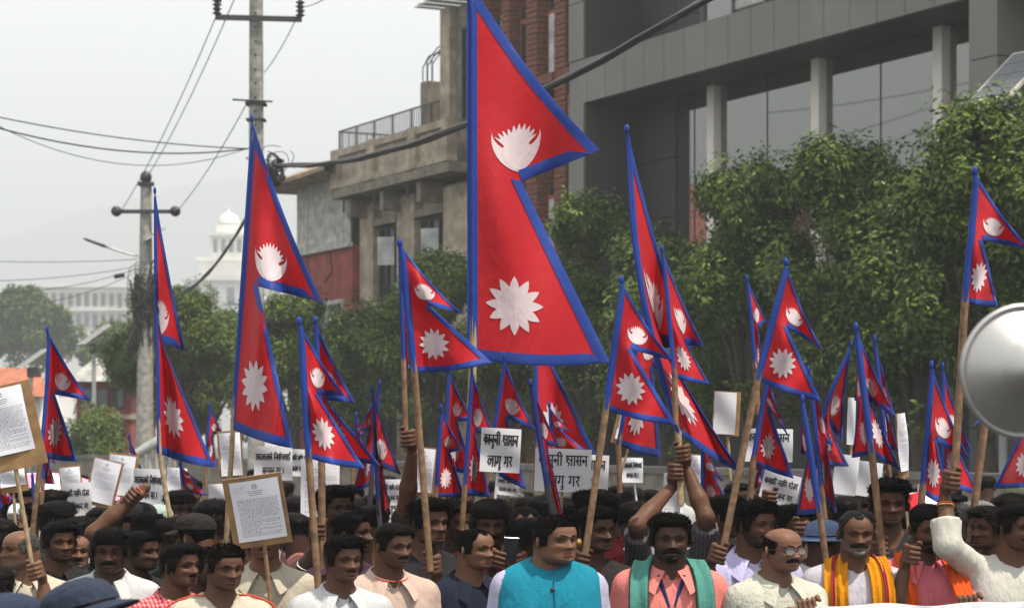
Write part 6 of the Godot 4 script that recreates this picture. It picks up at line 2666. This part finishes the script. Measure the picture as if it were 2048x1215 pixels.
func second_row() -> void:
	var t: Node3D
	person("young man with swept black hair just right of the balding man", 113, 1038, 10.7, 32, {hair = "messy", volume = 0.03, stubble = 0.55, skin = 1, color = BLACK, thin = 0.9})
	person("bare headed man with a grey moustache squinting between two black haired men", 148, 1070, 10.9, 22, {hair = "bald", grey = true, greying = 0.5, moustache = 1.0, skin = 2, color = WHITE, wide = 1.05, pitch = -4.0})
	person("man in shade looking right behind the fringed man's shoulder", 272, 1058, 10.4, 58, {hair = "short", volume = 0.022, skin = 0, stubble = 0.5, color = BLACK})
	person("dark faced man behind the checked shirt man, nose catching the light", 292, 1034, 10.9, 60, {hair = "messy", volume = 0.026, skin = 0, stubble = 0.6, moustache = 1.0, color = BLACK})
	person("curly haired man turned away, his ear and white collar showing at the left", 147, 1030, 11.2, 125, {hair = "curly", volume = 0.034, skin = 0, color = WHITE})
	person("man with thick black hair filling the gap behind the placard stick at the left", 103, 1000, 11.4, 160, {hair = "messy", volume = 0.04, skin = 0, color = BLACK, big = 1.05, locks = 2600})
	t = person("man drinking from a steel cup at the far left", 26, 1004, 12.0, 30, {hair = "messy", volume = 0.02, skin = 1, color = BLACK, arms = [arm("R", 26, 1062, 11.7, {})]})
	person("black haired man turned away at the left edge of the frame", 8, 1034, 10.7, -115, {hair = "messy", volume = 0.03, skin = 0, color = BLACK})
	person("man at the lower left corner in a black and white checked shawl", -2, 1128, 9.5, -140, {hair = "messy", volume = 0.03, skin = 0, color = Color(0.5, 0.5, 0.5), pattern = "plaid", wear = "tee"})
	t = person("man in a black cap that he holds with his raised bangled arm", 268, 1000, 11.3, 145, {hair = "messy", volume = 0.02, cap = "cap", cap_color = BLACK, skin = 1, color = BLACK, body = 10.0, arms = [arm("R", 262, 990, 11.05, {lean = V(-0.5, 0.6), ex = 186.0, ey = 1066.0, ed = 11.0})]})
	ring_on(t, "bangle", last.arm_list[0], 0.84, M.gold, 0.031)
	ring_on(t, "thread_bracelet", last.arm_list[0], 0.9, M.thread, 0.03)
	person("man with smooth black hair below the held cap", 290, 1022, 10.95, 30, {hair = "fringe", volume = 0.03, skin = 0, color = BLACK})
	person("man in a green and white patterned cloth cap", 315, 1010, 12.2, 20, {hair = "short", cap = "topi", cap_color = Color(0.35, 0.45, 0.38), skin = 1, color = BLACK})
	person("man in a black baseball cap facing left, away from the camera", 402, 1022, 10.5, -118, {hair = "messy", cap = "cap", cap_color = Color(0.022, 0.019, 0.018), skin = 1, color = BLACK, big = 1.06})
	person("man with wavy black hair behind the black baseball cap", 418, 996, 11.3, 165, {hair = "messy", volume = 0.036, skin = 0, color = BLACK, big = 1.04})
	person("dark haired man behind the pointing down flag, a red scarf at his neck", 366, 978, 12.3, -12, {hair = "fringe", volume = 0.03, skin = 0, color = Color(0.5, 0.03, 0.02), stubble = 0.5})
	person("tousled man between the cap and the checked shirt man", 334, 1032, 10.8, 150, {hair = "messy", volume = 0.03, skin = 0, color = BLACK})
	person("close cropped man turned away right of the cardboard document", 594, 1023, 10.6, -140, {hair = "short", volume = 0.022, skin = 0, color = BLACK, stubble = 0.4})
	person("man in a plum shirt whose face is half hidden behind the checked shirt man", 402, 1090, 10.0, 55, {hair = "short", volume = 0.02, skin = 0, moustache = 1.2, stubble = 0.6, color = Color(0.08, 0.02, 0.06)})
	t = person("curly haired man gripping the rear pole of the front pair of flags", 660, 967, 11.0, 38, {hair = "curly", volume = 0.034, skin = 0, stubble = 0.45, color = Color(0.25, 0.1, 0.08), wear = "tee", arms = [arm("R", 640, 1062, 10.12, {ex = 608.0, ey = 1150.0, ed = 10.2})]})
	ring_on(t, "bangle", last.arm_list[0], 0.3, M.chrome, 0.045, 0.005)
	person("man in profile with brushed up hair beside the pale pink shirt man", 690, 1018, 10.2, 72, {hair = "fade", volume = 0.03, skin = 0, stubble = 0.4, moustache = 0.8, wear = "tee", color = Color(0.045, 0.022, 0.04), pitch = -3.0, arms = [arm("R", 642, 1172, 10.08, {ex = 640.0, ey = 1260.0, ed = 10.1})]})
	t = person("man behind the pink shirt man raising a fist round a thin pole", 738, 1007, 10.9, 160, {hair = "short", volume = 0.026, skin = 1, wear = "tee", color = BLACK, body = 0.0, arms = [arm("L", 812, 876, 10.6, {lean = V(-0.02, -1), ex = 812.0, ey = 1012.0, ed = 10.75})]})
	t = person("young man with layered black hair in a black shirt holding the long square pole", 848, 993, 10.2, 40, {hair = "messy", volume = 0.034, skin = 1, stubble = 0.2, wear = "tee", color = BLACK, thin = 1.0, locks = 2600, arms = [arm("L", 860, 1128, 9.75, {ex = 890.0, ey = 1225.0, ed = 9.9})]})
	var g := Geo.new()
	g.ball(last.head * Vector3(-0.079, -0.042, -0.008), Vector3(0.005, 0.006, 0.005))
	put("earring", g.mesh(), M.chrome, t)
	person("man with a full moustache looking down at his phone", 978, 990, 10.3, 6, {hair = "fringe", volume = 0.034, moustache = 1.5, stubble = 0.25, skin = 1, color = Color(0.5, 0.3, 0.35), pattern = "floral", wear = "tee", pitch = 10.0, wide = 1.05, arms = [arm("R", 1000, 1118, 9.95, {lean = V(0.2, -1), ex = 975.0, ey = 1215.0, ed = 10.1}), arm("L", 1034, 1124, 9.98, {lean = V(-0.15, -1), ex = 1060.0, ey = 1215.0, ed = 10.1})]})
	person("man with rough black hair right behind the waistcoat man", 1040, 1034, 10.1, 130, {hair = "messy", volume = 0.03, skin = 0, color = Color(0.3, 0.06, 0.12), pattern = "floral"})
	person("man of whom only a shiny bare forehead shows behind the phone", 1046, 1006, 11.2, 5, {hair = "receding", volume = 0.006, skin = 1, color = BLACK, pitch = 16.0})
	person("grey haired man far back below the lettered signs", 1020, 973, 14.0, 10, {hair = "short", volume = 0.024, grey = true, greying = 0.9, hair_color = Color(0.3, 0.3, 0.29), skin = 1, color = BLACK, pitch = 10.0})
	person("man with dark hair and a red flower behind his ear", 912, 1000, 11.0, 25, {hair = "curly", volume = 0.026, skin = 0, stubble = 0.6, color = BLACK})
	g = Geo.new()
	g.ball(last.head * Vector3(0.085, 0.02, 0.0), Vector3(0.018, 0.03, 0.02))
	put("red_flower", g.mesh(), M.thread, get_child(get_child_count() - 1))
	person("man in spectacles peering from behind the layered haired young man", 886, 992, 11.4, 12, {hair = "messy", volume = 0.03, skin = 0, color = Color(0.45, 0.03, 0.04), wear = "tee"})
	t = person("young man with curly hair in a black numbered shirt holding a brown pole", 1180, 1007, 9.95, 38, {hair = "curly", volume = 0.036, skin = 0, stubble = 0.35, moustache = 0.7, wear = "tee", color = Color(0.022, 0.02, 0.019), thin = 1.0, locks = 2600, arms = [arm("R", 1168, 1122, 9.72, {lean = V(0.15, -1), ex = 1140.0, ey = 1230.0, ed = 9.8})]})
	shirt_number(t)
	g = Geo.new()
	g.ball(last.head * Vector3(-0.085, -0.06, -0.01), Vector3(0.014, 0.02, 0.012))
	put("yellow_ear_tag", g.mesh(), M.gold, t)
	person("man with a large mop of black hair behind the brown pole", 1206, 976, 10.5, -135, {hair = "curly", volume = 0.045, skin = 0, color = Color(0.5, 0.3, 0.12), pattern = "floral", locks = 2600, big = 1.04})
	person("man with short dark hair and one ear showing left of the raised arms", 1262, 1000, 10.9, 155, {hair = "short", volume = 0.026, skin = 0, color = Color(0.2, 0.18, 0.2)})
	t = person("man in grey stripes holding a pole up with both arms behind the salmon shirt", 1342, 1036, 10.35, 0, {hair = "short", volume = 0.02, skin = 1, wear = "shirt", color = Color(0.2, 0.2, 0.21), pattern = "greystripes", arms = [arm("R", 1356, 942, 10.2, {lean = V(-0.06, -1), ex = 1274.0, ey = 1050.0, ed = 10.0}), arm("L", 1361, 906, 10.2, {lean = V(-0.06, -1), ex = 1412.0, ey = 1034.0, ed = 10.15})]})
	person("man in profile with black hair right of the raised arms", 1434, 986, 10.7, 70, {hair = "short", volume = 0.026, skin = 1, stubble = 0.12, color = BLACK})
	person("bearded man in a lavender shirt holding the pole of the tilted flag", 1501, 997, 10.0, 36, {hair = "messy", volume = 0.032, beard = 0.4, moustache = 1.1, stubble = 0.7, skin = 1, color = Color(0.42, 0.4, 0.6), body = 8.0, arms = [arm("R", 1441, 1108, 9.78, {lean = V(0.22, -1), ex = 1428.0, ey = 1225.0, ed = 9.9})]})
	person("man in profile with a moustache under the tilted lettered sign", 1562, 1006, 11.0, 66, {hair = "messy", volume = 0.026, skin = 1, moustache = 1.1, stubble = 0.3, color = Color(0.35, 0.34, 0.36), arms = [arm("R", 1544, 996, 10.9, {ex = 1530.0, ey = 1075.0, ed = 10.9})]})
	person("dark haired man holding a wooden stick end before his face", 1582, 1008, 10.6, 20, {hair = "messy", volume = 0.026, skin = 1, color = CREAM, arms = [arm("L", 1598, 1058, 10.3, {lean = V(0.1, -1), ex = 1612.0, ey = 1150.0, ed = 10.3})]})
	person("man in a pale blue brimmed cap and grey shirt, turned away", 1640, 1036, 10.1, 140, {hair = "short", cap = "bucket", cap_color = Color(0.14, 0.2, 0.34), skin = 0, color = Color(0.5, 0.48, 0.43), pattern = "stripes"})
	person("tall young man in a black shirt frowning between two flag poles", 1776, 953, 10.4, 0, {hair = "messy", volume = 0.038, skin = 1, stubble = 0.2, wear = "tee", color = Color(0.022, 0.024, 0.027), locks = 2600, brow = 1.3, arms = [arm("R", 1764, 1100, 10.0, {lean = V(-0.1, -1), ex = 1735.0, ey = 1190.0, ed = 10.1})]})
	person("man with grey streaked hair between the raised sleeve and the loudspeaker's shadow", 1966, 998, 10.7, -160, {hair = "short", volume = 0.03, grey = true, greying = 0.7, hair_color = Color(0.16, 0.155, 0.15), skin = 0, color = BLACK})
	person("open mouthed man in profile facing left beside the kurta man", 1990, 1008, 10.4, -58, {hair = "messy", volume = 0.028, skin = 1, stubble = 0.3, color = BLACK})
	person("man behind the raised kurta arm, only his forehead and brows showing", 1930, 1020, 11.0, 5, {hair = "short", volume = 0.02, skin = 1, color = BLACK})
	person("man in an olive green cap at the right edge", 2040, 966, 11.8, -20, {hair = "short", cap = "wool", cap_color = Color(0.075, 0.085, 0.05), skin = 1, color = BLACK})
	person("man with bushy black hair in front of the olive cap", 2012, 984, 11.0, 120, {hair = "curly", volume = 0.04, skin = 0, color = BLACK})


func shirt_number(t: Node3D) -> void:
	var tm := TextMesh.new()
	var f := SystemFont.new()
	f.font_names = PackedStringArray(["Droid Sans"])
	f.font_weight = 700
	tm.font = f
	tm.text = "68"
	tm.font_size = 64
	tm.pixel_size = 0.0013
	tm.depth = 0.003
	var o := put("shirt_number", tm, M.paper, t)
	o.position = Vector3(0.075, 1.2, front_of(last.shirt_geo, 0.075, 1.2, 0.04) + 0.002)
	o.rotation = Vector3(-0.06, 0.35, 0)


func back_rows() -> void:
	var r := RandomNumberGenerator.new()
	r.seed = 5
	var rows := [
		["small curly head at the left in front of the pink and white umbrella", 93, 976, 13.2, 150, "curly"],
		["head of a man below the small grey document at the left", 44, 972, 13.6, 20, "messy"],
		["dark head under the tilted papers at the left", 196, 1012, 12.4, 170, "short"],
		["dark head between the tilted papers and the held cap", 232, 1022, 11.9, -150, "messy"],
		["dark head right of the white sheet left of the cardboard document", 447, 1004, 12.2, 150, "short"],
		["woman like shock of black hair behind the cardboard document's stick", 486, 1040, 10.9, 140, "messy"],
		["small dark head left of the tall document", 584, 990, 13.0, 160, "messy"],
		["curly head just right of the curly pole holder", 704, 994, 11.9, -170, "curly"],
		["dark head in front of the dark blue hoist flag", 741, 985, 12.6, 150, "short"],
		["dark head left of the flag group below the raised fist", 700, 966, 14.0, 10, "short"],
		["curly head right of the grey haired man", 1082, 988, 12.2, 165, "curly"],
		["dark head between the grey haired man and the curly head", 1052, 990, 12.9, 150, "short"],
		["dark head under the second lettered sign", 1126, 992, 11.8, 150, "curly"],
		["dark head under the small grey court sign", 1262, 972, 14.6, 175, "messy"],
		["distant head right of the small grey court sign", 1302, 978, 15.0, 15, "short"],
		["distant head left of the small grey court sign's hand", 1232, 968, 15.4, 10, "short"],
		["head of dark hair behind the lavender shirted man", 1490, 986, 11.4, 160, "messy"],
		["distant dark head under the wide lettered sign", 1470, 962, 15.0, 20, "short"],
		["dark head right of the tilted lettered sign", 1615, 1002, 11.9, 160, "short"],
		["dark head behind the yellow scarfed man", 1686, 990, 12.0, 165, "messy"],
		["small face between the yellow scarfed man and the tall young man", 1731, 992, 12.6, -20, "short"],
		["dark head behind the bowed bearded man's pole", 1808, 1016, 12.0, 160, "short"],
		["distant dark head left of the loudspeaker pole", 1902, 984, 13.8, 15, "short"],
	]
	for e in rows:
		person(e[0], e[1], e[2], e[3], e[4], {hair = e[5], volume = 0.03, skin = r.randi() % 2, stubble = 0.5, color = [BLACK, Color(0.3, 0.28, 0.26), Color(0.25, 0.04, 0.04), WHITE][r.randi() % 4], locks = 900})
	# the farthest rows, which only fill the gaps between the papers
	var order := "first second third fourth fifth sixth seventh eighth ninth tenth eleventh twelfth thirteenth fourteenth fifteenth sixteenth seventeenth eighteenth nineteenth twentieth twenty-first twenty-second twenty-third twenty-fourth twenty-fifth twenty-sixth twenty-seventh twenty-eighth twenty-ninth thirtieth thirty-first thirty-second thirty-third thirty-fourth".split(" ")
	for i in 34:
		var kind := r.randi() % 3
		var x := 20.0 + i * 61.0 + r.randf_range(-14, 14)
		var d := r.randf_range(15.5, 22.0)
		var top := 880.0 + (EYE - r.randf_range(1.6, 1.74)) * LENS / d
		person("farthest row marcher with %s dark hair, %s from the left" % [["untidy", "cropped", "curly"][kind], order[i]], x, top, d, [170.0, 150.0, 10.0, -30.0, 30.0][r.randi() % 5], {hair = ["messy", "short", "curly"][kind], volume = 0.028, skin = r.randi() % 2, stubble = 0.5, color = [BLACK, Color(0.3, 0.28, 0.26), Color(0.2, 0.04, 0.04), WHITE * 0.8][r.randi() % 4], locks = 400, group = "farthest marchers"})


func carried() -> void:
	# phone
	var p := P(1021, 1098, 9.93)
	var t := thing("phone", "black phone held up in both hands beside the turquoise waistcoat", "phone", p)
	var g := Geo.new()
	var b := Basis(Vector3.UP, 0.25) * Basis(Vector3.BACK, -0.06) * Basis(Vector3.RIGHT, 0.12)
	g.box(Vector3.ZERO, Vector3(0.062, 0.1, 0.009), b)
	put("case", g.mesh(), M.iron, t)
	g = Geo.new()
	g.box(b * Vector3(0, 0, 0.0056), Vector3(0.058, 0.096, 0.002), b)
	put("back_glass", g.mesh(), M.phone, t)
	g = Geo.new()
	g.tube([b * Vector3(-0.033, 0.051, 0.0), b * Vector3(0.033, 0.051, 0.0)], [0.0026], 5)
	put("rim", g.mesh(), M.chrome, t)
	# steel cup
	p = P(29, 1031, 11.72)
	t = thing("steel_cup", "round steel cup at the mouth of the man drinking at the far left", "cup", p)
	g = Geo.new()
	g.lathe([Vector2(0.0, 0.0), Vector2(0.024, 0.0), Vector2(0.034, 0.012), Vector2(0.04, 0.07), Vector2(0.042, 0.085), Vector2(0.039, 0.085), Vector2(0.032, 0.015), Vector2(0.0, 0.008)], Transform3D(Basis(Vector3.RIGHT, -1.25) * Basis(Vector3.UP, 0.0), Vector3(0, 0, 0.05)), 24)
	put("bowl", g.mesh(), M.chrome, t)
	# loudspeaker: the bell seen from behind, on a pole outside the frame
	p = P(2047, 742, 4.75)
	t = thing("loudspeaker", "large aluminium horn loudspeaker close to the camera at the right edge", "loudspeaker", p)
	var axis := Vector3(0.22, -0.05, 1.0).normalized()
	var x := axis.cross(Vector3.UP).normalized()
	var xf := Transform3D(Basis(x, axis, x.cross(axis)), Vector3.ZERO)
	g = Geo.new()
	var prof := []
	for i in 9:
		var u := lerpf(-0.3, 1.15, i / 8.0) * PI
		prof.append(Vector2(0.1365 + 0.0068 * sin(u + 0.5), 0.0068 * -cos(u + 0.5)))
	prof.append(Vector2(0.1296, -0.001))
	prof.append(Vector2(0.1282, -0.0035))
	prof.append(Vector2(0.1262, -0.001))
	for i in 14:
		var u := i / 13.0
		prof.append(Vector2(lerpf(0.1255, 0.03, pow(u, 0.8)), 0.001 + 0.1 * pow(u, 1.2)))
	g.lathe(prof, xf, 72)
	var inner := []
	for i in 12:
		var u := i / 11.0
		inner.append(Vector2(lerpf(0.03, 0.1355, pow(1.0 - (1.0 - u), 1.35)), 0.112 - 0.114 * pow(u, 0.75)))
	g.lathe(inner, xf, 72)
	put("bell", g.mesh(), M.aluminium, t)
	g = Geo.new()
	g.lathe([Vector2(0.0, 0.11), Vector2(0.032, 0.11), Vector2(0.034, 0.15), Vector2(0.048, 0.155), Vector2(0.048, 0.22), Vector2(0.04, 0.235), Vector2(0.0, 0.237)], xf, 32)
	put("driver", g.mesh(), M.iron, t)
	g = Geo.new()
	var root := axis * 0.19
	var side := Vector3(0.32, -0.25, 0.2)
	g.tube([root, root + Vector3(0.1, -0.05, 0), side], [0.014], 8)
	g.tube([side + Vector3(0, 0.4, 0), side, Vector3(side.x, -p.y, side.z)], [0.022], 10)
	put("stand", g.mesh(), M.steel, t)
	# banner carried across the lower right
	p = P(1760, 1210, 8.9)
	t = thing("banner", "white and blue cloth banner carried low across the lower right", "banner", p)
	g = Geo.new()
	var pts := PackedVector3Array()
	var n := 60
	for j in 12:
		for i in n:
			var u := float(i) / (n - 1)
			var px := lerpf(1470, 2160, u)
			var top := lerpf(1222, 1203, smoothstep(0.0, 0.35, u)) - 14.0 * smoothstep(0.6, 1.0, u) + 3.0 * sin(u * 25.0)
			var q := P(px, top, 8.9 + 0.03 * sin(u * 40.0 + j * 0.2) + 0.02 * sin(u * 17.0))
			q.y -= j * 0.055
			if j == 0:
				q.z -= 0.025
				q.y -= 0.012
			pts.append(q - p)
	g.grid(pts, 12, n)
	put("banner_cloth", g.mesh(), M.paper, t)
	g = Geo.new()
	pts = PackedVector3Array()
	for j in 4:
		for i in n:
			var u := float(i) / (n - 1)
			var px := lerpf(1470, 2160, u)
			var q := P(px, lerpf(1222, 1203, smoothstep(0.0, 0.35, u)) - 14.0 * smoothstep(0.6, 1.0, u), 8.9 + 0.03 * sin(u * 40.0 + (1.0 + j) * 0.2) + 0.02 * sin(u * 17.0))
			q.y -= 0.04 + j * 0.055
			q.z += 0.006
			pts.append(q - p)
	g.grid(pts, 4, n)
	put("blue_print", g.mesh(), mat("sky_blue_print", Color(0.2, 0.42, 0.7), 0.9), t)
	# umbrellas far behind
	for u in [[88.0, 944.0, 17.0, 0.62, 0, "pink and white umbrella behind the heads at the left"], [1838.0, 984.0, 14.0, 0.3, 1, "red and white umbrella behind the flag poles at the right"]]:
		p = P(u[0], u[1], u[2])
		t = thing("umbrella", u[5], "umbrella", Vector3(p.x, 0, p.z), "umbrellas in the crowd")
		for k in 8:
			g = Geo.new()
			var gp := PackedVector3Array()
			for j in 6:
				for i in 5:
					var a := (k + i / 4.0) * TAU / 8
					var rr: float = u[3] * j / 5.0
					gp.append(Vector3(cos(a) * rr, p.y - 0.3 * u[3] * pow(j / 5.0, 2.0) - 0.02 * sin(PI * i / 4.0) * j / 5.0, sin(a) * rr))
			g.grid(gp, 6, 5)
			put("gore", g.mesh(), fabric([Color(0.75, 0.25, 0.35), Color(0.75, 0.74, 0.74)][k % 2] if u[4] == 0 else [Color(0.5, 0.02, 0.03), Color(0.7, 0.68, 0.68)][k % 2]), t)
		g = Geo.new()
		g.tube([Vector3(0, p.y + 0.05, 0), Vector3(0, 1.0, 0)], [0.008], 6)
		put("shaft", g.mesh(), M.steel, t)


func _ready() -> void:
	var cam := Camera3D.new()
	cam.name = "camera"
	add_child(cam)
	cam.position = Vector3(0, EYE, 0)
	var near := 0.1
	cam.set_frustum(1215.0 / LENS * near, Vector2(0.0, (HORIZON - 607.5) / LENS * near), near, 6000.0)
	var attr := CameraAttributesPhysical.new()
	attr.frustum_focal_length = 100.0
	attr.frustum_focus_distance = 10.0
	attr.exposure_aperture = 8.0
	attr.frustum_near = 0.1
	attr.frustum_far = 6000.0
	cam.attributes = attr

	var sky := ProceduralSkyMaterial.new()
	sky.sky_top_color = Color(0.82, 0.83, 0.835)
	sky.sky_horizon_color = Color(0.90, 0.91, 0.915)
	sky.sky_curve = 0.12
	sky.ground_bottom_color = Color(0.3, 0.3, 0.3)
	sky.ground_horizon_color = Color(0.55, 0.55, 0.55)
	sky.sun_angle_max = 1.0
	sky.sky_energy_multiplier = 1.18
	var env := Environment.new()
	env.background_mode = Environment.BG_SKY
	env.sky = Sky.new()
	env.sky.sky_material = sky
	env.tonemap_mode = Environment.TONE_MAPPER_LINEAR
	env.tonemap_exposure = 1.84
	env.fog_enabled = true
	env.fog_density = 0.0011
	env.fog_light_color = Color(0.885, 0.91, 0.93)
	env.sdfgi_enabled = true
	env.ssao_enabled = true
	env.ssil_enabled = true
	var we := WorldEnvironment.new()
	we.name = "environment"
	we.environment = env
	add_child(we)
	var sun := DirectionalLight3D.new()
	sun.name = "sun"
	sun.light_energy = 1.6
	sun.light_color = Color(1.0, 0.96, 0.9)
	sun.light_angular_distance = 0.55
	sun.shadow_enabled = true
	add_child(sun)
	sun.look_at_from_position(Vector3(0.38, 1.0, 0.22) * 50.0, Vector3.ZERO)

	rng.seed = 11
	rough_noise.seed = 2
	rough_noise.frequency = 0.12
	fine_noise.seed = 3
	fine_noise.frequency = 0.05
	materials()
	var t0 := Time.get_ticks_msec()
	city()
	street()
	trees()
	print("setting ", Time.get_ticks_msec() - t0)
	flags()
	placards()
	print("flags ", Time.get_ticks_msec() - t0)
	crowd()
	print("people ", Time.get_ticks_msec() - t0)
